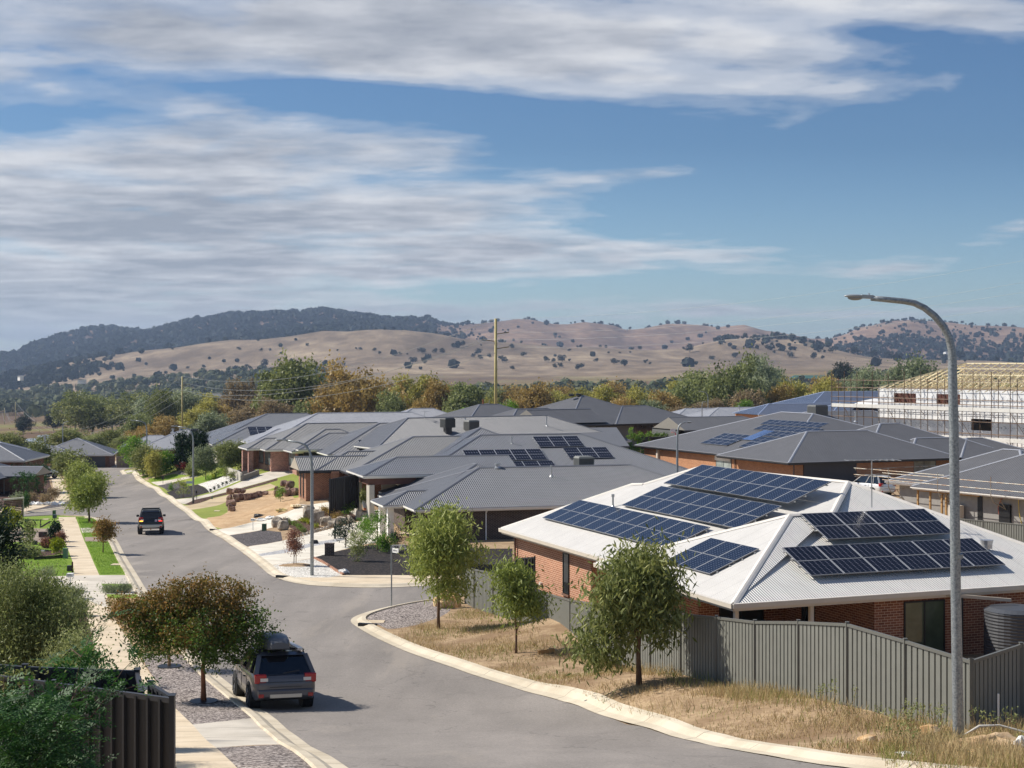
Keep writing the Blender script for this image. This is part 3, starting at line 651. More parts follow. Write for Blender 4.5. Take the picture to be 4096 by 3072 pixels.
# ================= houses
class House:
    """local frame: x to the right-and-away, y to the left-and-away, z=0 at the eaves"""
    def __init__(s,name,label,cat,O,th,roof,cap,fascia=None,group='single storey houses of the estate'):
        s.O=Vector(O); s.th=R(th); s.roof=roof; s.cap=cap; s.fa=fascia or m_fascia
        s.t=thing(name,label,cat,O,s.th,group); s.rb=MB(); s.cb=MB(); s.gb=MB(); s.wb={}
        s.c,s.s=math.cos(s.th),math.sin(s.th)
    def wp(s,x,y,z=0): return Vector((s.O.x+x*s.c-y*s.s,s.O.y+x*s.s+y*s.c,s.O.z+z))
    def ground(s,x,y):
        p=s.wp(x,y); return g(p.x,p.y)-s.O.z
    def cap_(s,a,b,w=.26,up=.035):
        a=Vector(a);b=Vector(b); d=(b-a).normalized(); r=d.cross(Vector((0,0,1))).normalized()
        q=r.cross(d).normalized()
        if q.z<0: q=-q
        vs=[]
        for p in (a,b):
            for k,h in ((-w/2,-.02),(-w/4,up*.7),(0,up+.02),(w/4,up*.7),(w/2,-.02)): vs.append(p+r*k+q*h)
        s.cb.add(vs,[(i,i+1,i+6,i+5) for i in range(4)]+[(4,3,2,1,0),(5,6,7,8,9)])
    def hip(s,x0,y0,x1,y1,z=0,pitch=.4,ends='hh',axis=None,gut=True):
        """ends: h hip, g gable, n none (runs into another roof)"""
        w,d=x1-x0,y1-y0; ax=axis or ('x' if w>=d else 'y')
        W2=(d if ax=='x' else w)/2; rz=z+pitch*W2
        def P(a,b,zz): return Vector((x0+a,y0+b,zz)) if ax=='x' else Vector((x0+b,y0+a,zz))
        Lg=w if ax=='x' else d
        a0=W2 if ends[0]=='h' else 0; a1=Lg-(W2 if ends[1]=='h' else 0)
        if a1<a0: a0=a1=(a0+a1)/2
        c=[P(0,0,z),P(Lg,0,z),P(Lg,2*W2,z),P(0,2*W2,z)]; r0,r1=P(a0,W2,rz),P(a1,W2,rz)
        fl=(lambda f:f) if ax=='x' else (lambda f:tuple(reversed(f)))
        V=c+[r0,r1]; fs=[fl((0,1,5,4)),fl((2,3,4,5))]
        if ends[0]=='h': fs.append(fl((3,0,4)))
        if ends[1]=='h': fs.append(fl((1,2,5)))
        s.rb.add(V,fs)
        und=[v-Vector((0,0,.06)) for v in c]; s.gb.add(und,[(3,2,1,0) if ax=='x' else (0,1,2,3)],s.fa)
        # gable ends
        for e,(i,j,k) in (('0',(3,0,4)),('1',(1,2,5))):
            if ends[int(e)]=='g': s.gb.add([V[i],V[j],V[k]],[fl((0,1,2))],m_render_grey if (s.fa is m_charcoal and s.roof is m_mid_roof) else m_taupe)
        if a1-a0>.05: s.cap_(r0,r1)
        if ends[0]=='h': s.cap_(c[0],r0); s.cap_(c[3],r0)
        if ends[1]=='h': s.cap_(c[1],r1); s.cap_(c[2],r1)
        if gut:
            for i in range(4):
                if ends[0]!='h' and i==3 or ends[1]!='h' and i==1: continue
                a,b=c[i],c[(i+1)%4]; s.gut(a,b,(c[0]+c[2])/2)
    def gut(s,a,b,cen,edge=True):
        d=(b-a).normalized(); o=d.cross(Vector((0,0,1))); 
        if o.dot(cen-a)>0: o=-o
        e=Vector((0,0,1)); k=.055
        s.gb.bar(a+o*k-d*k-e*.08,b+o*k+d*k-e*.08,.11,.12,s.fa)
        s.gb.bar(a+o*k-d*k+e*.0,b+o*k+d*k+e*.0,.12,.03,s.cap if edge else s.fa)
        s.gb.bar(a-o*.03-e*.14,b-o*.03-e*.14,.03,.20,s.fa)
    def poly(s,vs,faces,caps=(),guts=(),cen=None):
        vs=[Vector(v) for v in vs]; s.rb.add(vs,faces)
        for a,b in caps: s.cap_(vs[a],vs[b])
        for a,b in guts: s.gut(vs[a],vs[b],cen)
    def walls(s,pts,mat,z0=None,z1=-.12,closed=True,th=.11,name='wall'):
        """pts: footprint; wall slabs hang from z1 to the ground"""
        key=(name,mat.name); b=s.wb.setdefault(key,(MB(),mat,name))[0]
        n=len(pts)
        for i in range(n if closed else n-1):
            (ax,ay),(bx,by)=pts[i],pts[(i+1)%n]
            d=Vector((bx-ax,by-ay)); L=d.length
            if L<.05: continue
            d/=L
            zz=z0 if z0 is not None else min(s.ground(ax,ay),s.ground(bx,by))-.35
            M=Matrix.Translation((ax,ay,0))@Matrix.Rotation(math.atan2(d.y,d.x),4,'Z')
            b.box(0,0,zz,L-th*0-.003,th,z1,None,M)
    def win(s,a,b,t,w,zs,zh,mat=None,frame=None,name='window',panes=2,proud=.02,depth=.0,sub='pane'):
        """opening on wall a->b at distance t"""
        a=Vector(a);b=Vector(b);d=(b-a).normalized(); n=Vector((d.y,-d.x))
        base=a+d*t+n*proud; ang=math.atan2(d.y,d.x); fr=frame or m_black
        M=Matrix.Translation((base.x,base.y,zs))@Matrix.Rotation(ang,4,'Z')
        f=MB(); e=.05
        f.box(0,-.03,0,w,.04,e,fr,M).box(0,-.03,zh-e,w,.04,zh,fr,M).box(0,-.03,e,e,.04,zh-e,fr,M).box(w-e,-.03,e,w,.04,zh-e,fr,M)
        for i in range(1,panes): f.box(w*i/panes-.025,-.025,e,w*i/panes+.025,.035,zh-e,fr,M)
        o=f.build(name,fr,s.t)
        p=MB().box(e,-.008,e,w-e,.01,zh-e,mat or m_glass,M).build(sub,mat or m_glass,o)
        if name=='window':
            MB().box(-.04,-.06,-.09,w+.04,.02,-.005,None,M).build('sill',plain((120,90,74),.8),o)
        return o
    def part(s,name,mb,mat,**k): return mb.build(name,mat,s.t,**k)
    def post(s,x,y,w=.12,z1=-.1,mat=None,name='post',z0=None):
        b=MB(); zz=z0 if z0 is not None else s.ground(x,y)-.2; b.box(x-w/2,y-w/2,zz,x+w/2,y+w/2,z1); return b.build(name,mat or m_fascia,s.t)
    def downpipe(s,x,y,mat=None):
        b=MB(); b.bar((x,y,-.15),(x,y,s.ground(x,y)),.09,.07,None); return b.build('downpipe',mat or s.fa,s.t)
    def panels(s,p0,ux,uy,nx,ny,w,h,mat,lift=.1,gap=.02):
        """photovoltaic panels: p0 lower-left corner on roof, ux,uy unit directions on the roof plane"""
        ux=Vector(ux).normalized(); uy=Vector(uy).normalized(); nrm=ux.cross(uy).normalized()
        if nrm.z<0: nrm=-nrm
        me=None
        for j in range(ny):
            for i in range(nx):
                if me is None:
                    b=MB(); b.box(0,0,-.04,w-gap,h-gap,0); o=b.build('solar_panel',m_pvframe,s.t,uv=False)
                    me=o.data; me.materials.append(mat); me.polygons[1].material_index=1
                    l=me.uv_layers.new(name='UVMap')
                    for li,uv in zip(me.polygons[1].loop_indices,((0,0),(1,0),(1,1),(0,1))): l.data[li].uv=uv
                else: o=bpy.data.objects.new('solar_panel',me); COL.objects.link(o); o.parent=s.t
                p=Vector(p0)+ux*(i*w)+uy*(j*h)+nrm*lift
                o.matrix_local=Matrix((tuple(ux)+(0,),tuple(uy)+(0,),tuple(nrm)+(0,),(0,0,0,1))).transposed()
                o.location=p
        # rails
        L=nx*w; b=MB()
        for j in range(ny):
            for f in (.25,.75):
                q=Vector(p0)+uy*((j+f)*h)+nrm*(lift-.06); b.bar(q-ux*.08,q+ux*(L+.06),.04,.04,up=nrm)
        b.build('mounting_rail',m_metal,s.t)
    def vent(s,p,h=.55,r=.045):
        b=MB(); p=Vector(p); b.tube([p,p+Vector((0,0,h))],r,8).tube([p+Vector((0,0,h-.05)),p+Vector((0,0,h+.07))],r*1.6,8).tube([p-Vector((0,0,.05)),p+Vector((0,0,.08))],[r*3,r*1.2],8)
        return b.build('vent_pipe',m_metal,s.t,smooth=False)
    def cooler(s,p,w=1.15,h=.85,stand=.2,mat=None,rz=0.):
        p=Vector(p); M=Matrix.Translation(p)@Matrix.Rotation(rz,4,'Z'); b=MB(); z0=stand
        b.box(-w/2,-w/2,z0,w/2,w/2,z0+h*.86,None,M)
        b.add([M@Vector(q) for q in ((-w/2-.02,-w/2-.02,z0+h*.86),(w/2+.02,-w/2-.02,z0+h*.86),(w/2+.02,w/2+.02,z0+h*.86),(-w/2-.02,w/2+.02,z0+h*.86),(-w/2+.1,-w/2+.1,z0+h),(w/2-.1,-w/2+.1,z0+h),(w/2-.1,w/2-.1,z0+h),(-w/2+.1,w/2-.1,z0+h))],[(0,1,5,4),(1,2,6,5),(2,3,7,6),(3,0,4,7),(4,5,6,7)])
        o=b.build('evaporative_cooler',mat or plain((120,122,118),.7,0,.05),s.t)
        l=MB()
        for k in range(11):
            z=z0+.08+k*(h*.86-.16)/10
            for q in range(4):
                N=M@Matrix.Rotation(q*math.pi/2,4,'Z'); l.box(-w/2+.08,-w/2-.022,z,w/2-.08,-w/2-.003,z+.035,None,N)
        l.build('louvre',plain((70,72,70),.7),o)
        d=MB().box(-w*.28,-w*.28,-.35,w*.28,w*.28,z0,None,M); d.build('duct',m_charcoal,o)
        return o
    def antenna(s,p,h=1.6,rz=0.,L=1.6):
        p=Vector(p); b=MB(); b.tube([p,p+Vector((0,0,h))],.022,6)
        d=Vector((math.cos(rz),math.sin(rz),0)); q=Vector((-d.y,d.x,0)); c=p+Vector((0,0,h))
        b.bar(c-d*L/2,c+d*L/2,.035)
        for k in range(9):
            e=c+d*(-L/2+k*L/8); l=.16+.05*abs(k-2); b.bar(e-q*l,e+q*l,.018)
        return b.build('antenna',m_metal,s.t)
    def done(s):
        o=s.rb.build('roof',s.roof,s.t); 
        if s.cb.v: s.cb.build('ridge_capping',s.cap,s.t)
        s.gb.build('gutter',s.fa,s.t)
        for (b,mat,n) in s.wb.values(): b.build(n,mat,s.t)
        return s
def rect(x0,y0,x1,y1): return [(x0,y0),(x1,y0),(x1,y1),(x0,y1)]

# ---- white roofed corner house
H=House('brick_house','orange brick house under an off-white steel roof carrying five groups of solar panels','house',(6.91,47.63,-7.5),21,m_white_roof,m_cap_white,plain((206,196,180),.5,0,.03))
V=[(0,0,0),(15.4,.1,0),(9.7,8.3,2.93),(7.04,5.3,2.1),(5.2,5.2,2.1),(0,10.4,0),(.9,9.6,0),(.9,23,0),(6.1,20.1,2.08),(6.3,19.3,2.14),(8.4,18.0,2.93),(15.4,26,0),(7.0,26,.0),(3.2,8.0,.95)]
H.poly(V,[(0,1,2),(0,2,3),(0,3,4),(0,4,5),(5,4,3,13),(6,13,3,2,10,9),(6,9,8,7),(1,11,10,2),(11,12,8,9),(11,9,10),(12,7,8)],
  caps=[(0,4),(4,5),(4,3),(3,2),(1,2),(2,10),(10,9),(9,8),(8,7),(10,11)],guts=[(0,1),(0,5),(6,7),(1,11),(11,12),(12,7)],cen=Vector((8,12,0)))
H.gb.add([(0,0,-.14),(15.4,0,-.14),(15.4,26,-.14),(.9,23,-.14),(.9,10,-.14),(0,10,-.14)],[(5,4,3,2,1,0)],m_cream)
wb=[(1.4,13.3),(1.4,22.5),(3,22.9),(15,22.9),(15,.6)]
H.walls([(5.6,.6),(15,.6)],b_orange2,closed=False);  # front and alfresco walls take the darker brick, shade painted into its colour
H.walls([(5.6,6.2),(5.6,.6)],b_orange2,closed=False)
H.walls([(2.1,6.2),(5.6,6.2)],b_orange2,closed=False); H.walls([(.5,9.2),(.5,7.6),(2.1,7.6),(2.1,6.2)],b_orange,closed=False)
H.walls([(1.4,22.5),(1.4,14.0)],b_orange,closed=False); H.walls([(1.4,14.0),(2.3,14.0),(2.3,9.2),(.5,9.2)],b_orange,closed=False)
H.walls([(15,.6),(15,22.9),(1.4,22.5)],b_orange,closed=False)
H.win((5.6,.6),(15,.6),1.15,1.62,-2.25,1.85,glassm('reflecting_window_glass',(84,96,76),.05),m_black)
H.win((2.1,6.2),(5.6,6.2),.8,1.8,-2.4,2.1,m_glass,m_black,'sliding_door')
H.win((5.6,6.2),(5.6,.6),1.2,.8,-2.2,1.9,m_glass,m_black)
H.win((1.4,22.5),(1.4,14.0),5.6,.62,-2.1,1.7,m_glass,m_black,panes=1)
H.win((2.3,14.0),(2.3,9.2),.8,2.4,-2.2,1.9,m_glass,m_black)
for x,y in ((.35,.45),(3.1,.45),(.35,5.6)): H.post(x,y,.13,mat=plain((206,196,180),.5,0,.03))
for x,y in ((1.3,22.3),(9.0,.5),(.6,8.1)): H.downpipe(x,y,plain((120,88,72),.5) if x!=9.0 else m_charcoal)
up1=Vector((1,0,.4)).normalized(); dn=Vector((0,-1,0))
# left slope of main roof: rows from the eave up; x from eave .9
def LP(d,y,x0=.9): return (x0+d,y,.4*d)
H.panels(LP(1.3,21.1),(0,-1,0),up1,11,2,1.115,.99,m_pv_blue,lift=.13)
H.panels(LP(3.38,17.2),(0,-1,0),up1,9,2,1.105,1.02,m_pv_blue,lift=.13)
H.panels(LP(5.52,17.5),(0,-1,0),up1,9,2,1.14,1.02,m_pv_blue,lift=.13)
H.panels((.97,6.68,.39),(0,-1,0),up1,3,2,1.14,1.03,m_pv_blue)
up2=Vector((0,1,.4))
H.panels((5.52,3.3,1.32),(1,0,0),up2,4,2,1.325,.97,m_pv_black,lift=.14)
H.panels((3.48,1.12,.45),(1,0,0),up2,6,2,1.3,.97,m_pv_black,lift=.14)
H.vent((4.14,17.9,1.30),.5)
H.antenna((9.0,5.73,2.2),1.75,R(-14),1.9)
_t=MB(); _t.tube([(11.6,2.5,.95),(11.6,2.5,1.1),(11.6,2.5,1.25)],[.2,.2,.24],12); _t.build('flue_vent',m_metal,H.t)
HW=H

# ---- grey corner house with the white entry columns
def grp(): return 'single storey houses of the estate'
H=House('brick_house','dark brown brick house with grey roof and white entry pillars by the black mulch','house',(-6.70,105.68,-10.1),16.5,m_dark_roof,m_cap_dark)
H.hip(0,0,24.6,12.6,0,.375)
H.hip(.6,2.2,12.6,15,.05,.41)
H.hip(-1.45,3.6,6,8.0,0,.37,'hn')
H.hip(2.5,9,9,16.5,0,.3,'nh',axis='y')
H.walls([(.55,3.1),(.55,.5),(24,.5),(24,12),(.9,12),(.9,7.4),(1.6,7.4),(1.6,3.1)],b_dark)
for t in (.35,1.55): H.win((.55,3.1),(.55,.5),t,.42,-2.15,1.75,m_glass,m_black,panes=1)
H.win((1.6,7.4),(1.6,3.1),2.2,.9,-2.45,2.15,m_black,m_black,'door',panes=1)
for x in (15.4,17.6): H.win((.55,.5),(24,.5),x-.5,1.5 if x<17 else .7,-2.0,1.85,plain((150,156,150),.4),m_taupe,panes=1)
for x,y in ((-.85,4.35),(-.85,7.3)):
    b=MB(); zz=H.ground(x,y)-.2; b.box(x-.22,y-.22,zz,x+.22,y+.22,-.12); b.build('entry_pillar',m_white,H.t)
b=MB(); b.box(-1.3,3.8,-2.75,1.55,8.0,-2.42).box(-1.7,3.4,-2.95,1.5,8.2,-2.7); b.build('porch_slab',GM['concrete_path'],H.t)
H.downpipe(5.2,.42,m_white)
_b=MB(); _b.bar((5.2,-.05,-.1),(5.2,.4,-.35),.1); _b.build('rain_head',m_white,H.t)
H.vent((11.4,4.6,1.75),.75,.05); H.vent((7.7,6.3,2.35),.25,.12); 
H.cooler((15.0,7.6,1.75),1.25,.95,.3,rz=R(0)); H.vent((15.3,9.5,1.0),1.7,.05)
H.done()

# ---- house behind it with panels and cooler-less roof
H=House('brick_house','grey roofed house with two staggered groups of black solar panels','house',(-8.48,119.98,-9.5),17,m_dark_roof2,m_cap_dark)
H.hip(0,0,26.4,17.4,0,.39); H.hip(.8,3.2,18.5,21,.15,.42)
H.hip(-3.6,-1.9,9,4.7,.9,.36,'hn')
H.walls([(.6,.6),(25.8,.6),(25.8,16.8),(.6,16.8)],b_dark)
_b=MB(); _b.box(-3.2,-1.5,.15,.6,4.2,.74); _b.build('porch_beam',plain((120,84,72),.8),H.t)
for x,y in ((-2.95,-1.2),(-2.95,3.7)):
    b=MB(); b.box(x-.2,y-.55,H.ground(x,y)-.3,x+.2,y+.55,.16); b.build('entry_pillar',m_render,H.t)
b=MB(); b.box(-3.6,-1.9,H.ground(-3,0)-.3,.6,4.6,-2.35); b.build('porch_slab',m_render,H.t)
H.win((.6,16.8),(.6,.6),12.6,1.1,-2.35,2.2,m_black,m_black,'door',panes=1)
H.win((.6,16.8),(.6,.6),14.4,.9,-2.0,1.7,m_glass,m_black,panes=1)
sl=Vector((0,1,.39)).normalized()
FP=lambda x,y:(x,y,.39*y)

H.panels((6.25,3.65,1.43),(1,0,0),sl,5,2,1.37,1.08,m_pv_far)
H.panels((4.1,2.42,.95),(1,0,0),sl,7,1,1.33,1.12,m_pv_far)
H.panels((13.15,6.05,2.36),(1,0,0),sl,3,2,1.37,1.08,m_pv_far)
H.panels((15.1,3.8,1.48),(1,0,0),sl,3,2,1.33,1.08,m_pv_far)
H.vent((10.97,6.97,2.65),.6,.06); H.vent((24,15.6,.6),.5)
H.downpipe(.5,.5); H.done()

# ---- orange brick house with little gable
H=House('brick_house','orange red brick house with a small tan gable next to the black metal side fence','house',(-16.4,127.2,-8.9),17,m_dark_roof3,m_cap_dark,m_charcoal)
H.hip(0,0,9,6.8,0,.395,'hn'); H.hip(-1.35,0.05,5,4.9,0,.42,'gn')
H.hip(2.15,-3.9,24,9.9,0,.37)
H.walls([(-.7,.5),(2.6,.5),(2.6,-.3),(23,-3.3),(23,9.3),(-.7,4.4)],b_orange2,z0=-3.3)
for t in (1.0,2.4): H.win((-.7,4.4),(-.7,.5),t,.45,-2.3,1.9,m_glass,m_black,panes=1)
_b=MB(); _b.box(1.35,-.35,-3.6,1.95,.25,-.12); _b.build('brick_pier',b_orange2,H.t)
_b=MB(); _b.box(4.9,-3.45,-2.6,9.5,-3.3,-.3); _b.build('garage_door',plain((160,156,148),.5),H.t)
_b=MB(); _b.box(-1.6,-1.2,-3.9,3,.6,-2.75).box(-1.9,-1.6,-4.2,3,.6,-3.1); _b.build('porch_step',GM['concrete_drive'],H.t)
H.done()

# ---- solar house up the street (two blocks) 
H=House('brick_house','grey roofed house whose front slope carries a stepped array of black solar panels','house',(-19.4,161.2,-9.6),19,m_dark_roof,m_cap_dark)
H.hip(0,0,23,14.8,0,.4); H.hip(-2.0,5.8,9,14.2,.25,.37)
H.walls([(.5,.6),(22,.6),(22,14),(-1.3,14),(-1.3,6.4),(.5,6.4)],b_dark)
_b=MB(); _b.box(-1.35,6.2,-2.4,.6,6.4,-.2); _b.build('void_shade_panel',m_black,H.t)  # black slab painting in the shade of the void under the roof
sl=Vector((0,1,.4)).normalized()
H.panels((8.6,5.1,2.02),(1,0,0),sl,3,2,1.42,1.2,m_pv_far)
H.panels((6.1,3.45,1.38),(1,0,0),sl,5,1,1.4,1.6,m_pv_far)
H.panels((3.9,1.5,.58),(1,0,0),sl,4,1,1.4,1.85,m_pv_far)
H.done()

# ---- pink brick house with dark bay windows
H=House('brick_house','recycled pink brick house with dark framed bay windows beside the long pale driveway','house',(-29.9,172.4,-9.6),21,m_dark_roof3,m_cap_dark)
H.hip(0,0,8,5,0,.41,'hn'); H.hip(1.5,-2.9,22,9.1,.0,.44); H.hip(3.5,-7.3,15,2.5,0,.44); H.hip(14,-3,24,8,.0,.4)
H.walls([(.7,4.6),(2.2,4.6),(2.2,-2.3),(4.1,-2.4),(4.1,-6.8),(14.5,-6.8),(14.5,-2.5),(21,-2.4),(21,8.6),(2.2,8.6)],b_pink)
for x,y in ((.35,.4),(.35,3.9)):
    b=MB(); b.box(x-.2,y-.3,H.ground(x,y)-.3,x+.35,y+.3,-.1); b.build('brick_pier',b_pink,H.t)
H.win((2.2,4.6),(2.2,-2.3),.6,2.2,-1.8,1.65,m_glass_pale,m_charcoal); H.win((2.2,4.6),(2.2,-2.3),3.9,2.6,-1.8,1.65,m_glass_pale,m_charcoal,panes=3)
H.win((4.1,-2.4),(4.1,-6.8),.5,3.2,-1.75,1.6,m_glass_pale,m_charcoal,panes=3)
H.win((4.1,-6.8),(14.5,-6.8),.15,3.3,-1.8,1.62,m_black,m_charcoal,panes=1)
_b=MB(); _b.box(5.3+2.6,-6.95,-2.6,5.3+5.4,-6.8,-.15); _b.build('garage_door',plain((150,148,142),.5),H.t)
H.done()

# ---- pale walled house behind the round trees
H=House('brick_house','pale rendered house with dark grey roof behind the two round olive trees','house',(-39.2,199.9,-10.6),18,m_dark_roof2,m_cap_dark)
H.hip(0,0,25,10.6,0,.39); H.hip(.5,6,24,24,0,.39); H.hip(.6,11,12,17.5,0,.39,'hn')
H.walls([(.6,.6),(24,.6),(24,23),(1.2,23),(1.2,10),(.6,10)],m_render)
H.win((.6,10),(.6,.6),2.2,1.6,-2.0,1.6,m_glass,m_charcoal); H.win((.6,.6),(24,.6),3.0,4.0,-2.2,1.9,m_glass,m_charcoal)
sl=Vector((0,1,.39)).normalized()
H.panels((5.2,2.5,.98),(1,0,0),sl,3,2,1.2,1.35,m_pv_far)
_b=MB(); _b.box(-2.2,-.1,0,2.2,.1,.06,None,Matrix.Translation((5.2,13.9,2.9))@Matrix.Rotation(R(-38),4,'Z')@Matrix.Rotation(R(18),4,'X'));
H.done()
# light roofed house behind pink brick house
H=House('house','house with a pale grey roof rising behind the pink brick house','house',tuple(W(1080,1776,-10.2)),20,m_light_roof,m_cap_light)
H.hip(-1,-1,30,17,0,.4); H.hip(-2,3,10,12,0,.35,'hn'); H.hip(13,2,34,20,.3,.41)
H.walls(rect(-.4,-.4,29,16.4),m_render); H.done()
# roof with coolers
H=House('brick_house','long grey roofed house with two box coolers standing on its front slope','house',(-14.1,159.1,-8.8),30,m_dark_roof,m_cap_dark)
H.hip(0,0,32,14,0,.4); H.walls(rect(.6,.6,31,13.4),b_dark)
H.cooler((10.0,3.2,1.28),1.25,1.05,.55,mat=plain((74,76,76),.7,0,.05)); H.cooler((13.0,3.3,1.32),1.3,1.15,.1,mat=plain((112,113,110),.7,0,.05))
H.vent((13.1,4.9,1.9),.8,.06); H.vent((23.3,4.24,1.65),1.1,.06); H.vent((20,8,2.0),.4); H.antenna((9.0,6.8,2.6),0.9,R(20),.8)
_b=MB(); _q=[H.t.matrix_world for _ in ()]
H.done()
def roofslab(name,label,cat,P4,mat,z=.12,group=None):
    t=thing(name,label,cat,P4[0],0,group); b=MB(); o=Vector(P4[0]); v=[Vector(p)-o for p in P4]
    b.add(v+[p-Vector((0,0,z)) for p in v],[(0,1,2,3),(7,6,5,4),(0,4,5,1),(1,5,6,2),(2,6,7,3),(3,7,4,0)]); b.build('roof',mat,t)
    return t,v
t,v=roofslab('patio_cover','sloping grey patio roof in front of the tall black fence','patio cover',[W(2400,1786,-8.75),W(2518,1784,-8.75),W(2466,1709,-7.55),W(2235,1712,-7.55)],m_mid_roof)
for q in v[:2]:
    b=MB(); b.bar(q-Vector((0,-.3,.1)),q-Vector((0,-.3,2.8)),.12); b.build('post',m_charcoal,t)

# ---- two tier grey house in the centre
H=House('house','large grey roofed house with stacked ridges behind the black fence and slim cypresses','house',(6.1,196.9,-8.0),35,m_mid_roof,m_cap_dark,m_charcoal)
H.hip(1.5,-.1,20,18,0,.4,gut=False); H.hip(-6,3.0,9,13,0,.4,gut=False); H.hip(-9,8,6,20,.2,.38,gut=False); H.hip(9,-.5,25,11.4,0,.37,gut=False)
H.hip(-2.5,0,8,7.6,0.3,.44,'gn',gut=False)
H.gut(Vector((-2,-.1,0)),Vector((24,-.3,0)),Vector((10,9,0)))
H.walls([(-5,1.2),(23.8,.6),(23.8,11),(19,17),(-5,17)],m_render_grey)
for t_ in (11.8,18.2): H.win((-5,1.2),(23.8,.6),t_,2.2 if t_<15 else 3.2,-2.3,2.0,m_glass_pale if t_<15 else m_glass,m_black)
H.done()
_t=MB(); 
for dx in (0,1.0): _t.tube([Vector((dx*.2,0,0)),Vector((dx*.2,0,.35))],.35,10)
_t.tube([Vector((.6,.2,0)),Vector((.6,.2,.6))],.12,8)
for p_ in ((9.0,9.2,3.55),(10.2,9.2,3.6)):
    o=bpy.data.objects.new('roof_ventilator',None) if 0 else MB().tube([(0,0,0),(0,0,.25),(0,0,.3)],[.35,.42,.1],10).build('roof_ventilator',m_charcoal,H.t); o.location=p_
# ---- shed with open bay
H=House('shed','grey steel shed with an open bay full of garden tools and pots','shed',(21.7,183.5,-8.0),22,m_mid_roof,m_cap_dark,m_charcoal,'sheds and garages')
H.hip(-1.0,0,13.5,8.4,0,.34,'gh'); 
H.walls([(-1.6+.3,8.0),(-1.3,1.5)],plain((96,98,96),.6,0,.04),closed=False); H.walls([(13,8.0),(-1.3,8.0)],m_charcoal,closed=False); H.walls([(13,.4),(13,8.0)],m_charcoal,closed=False)
H.walls([(7.4,.5),(13,.5)],plain((150,146,138),.6),closed=False)
for x in (-.2,7.0): H.post(x,.3,.16,mat=plain((200,198,190),.5))
b=MB(); b.box(-2,-3.0,H.ground(3,2)-.1,13,8,H.ground(3,2)+.06); b.build('slab',GM['concrete_beige'],H.t)
H.done(); SHED=H

# ---- tan brick house with blue and dark arrays
H=House('brick_house','tan brick house with charcoal garage door and a crowded left slope of solar panels','house',(25.72,141.72,-9.2),23.5,m_mid_roof,m_cap_light,m_charcoal)
pt=.335
H.hip(0,0,20,12.8,0,.395); H.hip(1.5,3.5,25,33,0,pt,axis='y'); H.hip(9.5,1.2,26.5,15.8,0,.42); H.hip(14.2,.6,27.5,8.6,0,.43); H.hip(20,0,31,9,-.1,.38)
H.walls([(1.0,9.4),(1.0,.6),(14.8,.6),(14.8,1.3),(30,1.3),(30,8),(24.3,8.4),(24.3,32),(2.1,32),(2.1,9.4)],b_tan)
_b=MB(); _b.box(2.0,.50,-2.3,8.0,.62,-.2); _b.build('garage_door',plain((62,61,66),.5,0,.03),H.t)
H.win((14.8,1.3),(30,1.3),.3,2.9,-2.0,1.7,m_glass_pale,m_charcoal)
H.win((14.8,1.3),(30,1.3),6.3,1.2,-2.3,1.2,m_glass,m_white)
H.win((2.1,32),(2.1,9.4),15.6,3.0,-2.2,1.9,glassm('frosted_window_glass',(176,186,182),.3),m_charcoal)
_b=MB(); _b.box(2.02,13.6,-.75,2.1,16.6,-.14); _b.build('window_panel',m_cream,H.t)
H.post(2.0,28.6,.3,mat=m_cream); H.downpipe(.9,.5,m_charcoal); H.downpipe(2.0,12.6,m_charcoal)
s2=Vector((1,0,pt)).normalized()
def Q(d,y): return (1.5+d,y,pt*d)
H.panels(Q(1.9,21.8),(0,-1,0),s2,4,2,1.35,1.6,m_pv_far)
_o=m_pv_far
H.panels(Q(1.9,14.2),(0,-1,0),s2,3,2,1.25,1.55,_o); H.panels(Q(5.0,15.6),(0,-1,0),s2,8,1,1.2,1.5,_o); H.panels(Q(6.5,18.6),(0,-1,0),s2,9,1,1.2,1.4,_o); H.panels(Q(7.95,19.6),(0,-1,0),s2,9,1,1.2,1.45,_o)
H.panels(Q(3.7,16.4),(0,-1,0),s2,2,1,1.0,2.9,plain((96,118,160),.15,.2,.1,spec=.8))
H.vent((13.0,7.5,3.4),.9,.08)
H.done()
_s=House('roof_cooler_house','grey roof with a large box cooler showing above the solar ridge','house',tuple(W(3180,1712,-8.0)),23,m_mid_roof,m_cap_light,m_charcoal)
_s.hip(0,0,22,12,0,.3); _s.walls(rect(.5,.5,21,11),b_tan); _s.cooler((6.2,4.2,1.15),1.9,1.35,.2,mat=plain((96,98,98),.7,0,.04)); _s.done()

# ---- blue roofed and other roofs at the back right
H=House('brick_house','house with a blue grey steel roof behind the small round tree','house',tuple(W(3033,1659,-8.4)),20,m_blue_roof,plain((150,164,190),.4,0,.03),m_cream)
H.hip(0,0,22,9,0,.37,gut=False); H.hip(9.5,1.5,46,22,.1,.33,gut=False); H.hip(12,-3,24,6,.0,.4,gut=False)
H.gut(Vector((0,0,0)),Vector((12,0,0)),Vector((10,6,0)))
H.walls([(.6,.6),(30,.6),(30,20),(.6,9)],b_tan); H.win((.6,.6),(30,.6),1.5,2.4,-2.2,2.1,m_cream,m_cream,'garage_door',panes=1); H.done()
H=House('house','pale grey roof with a small white gable behind the shed','house',tuple(W(2735,1676,-10.2)),20,m_light_roof,m_cap_light)
H.hip(-2,0,24,10,0,.36); H.hip(3.5,-1.5,7.5,5,0,.5,'gn',axis='y'); H.walls(rect(-1.4,.6,23,9.4),m_render); H.done()
H=House('house','pale roofed house between the round tree and the blue roof','house',tuple(W(2890,1672,-9.6)),20,m_light_roof,m_cap_light)
H.hip(-2,2,16,12,0,.33); H.vent((6,5,1.2),.8,.08); H.walls(rect(-1.4,2.6,15,11.4),m_render); H.done()

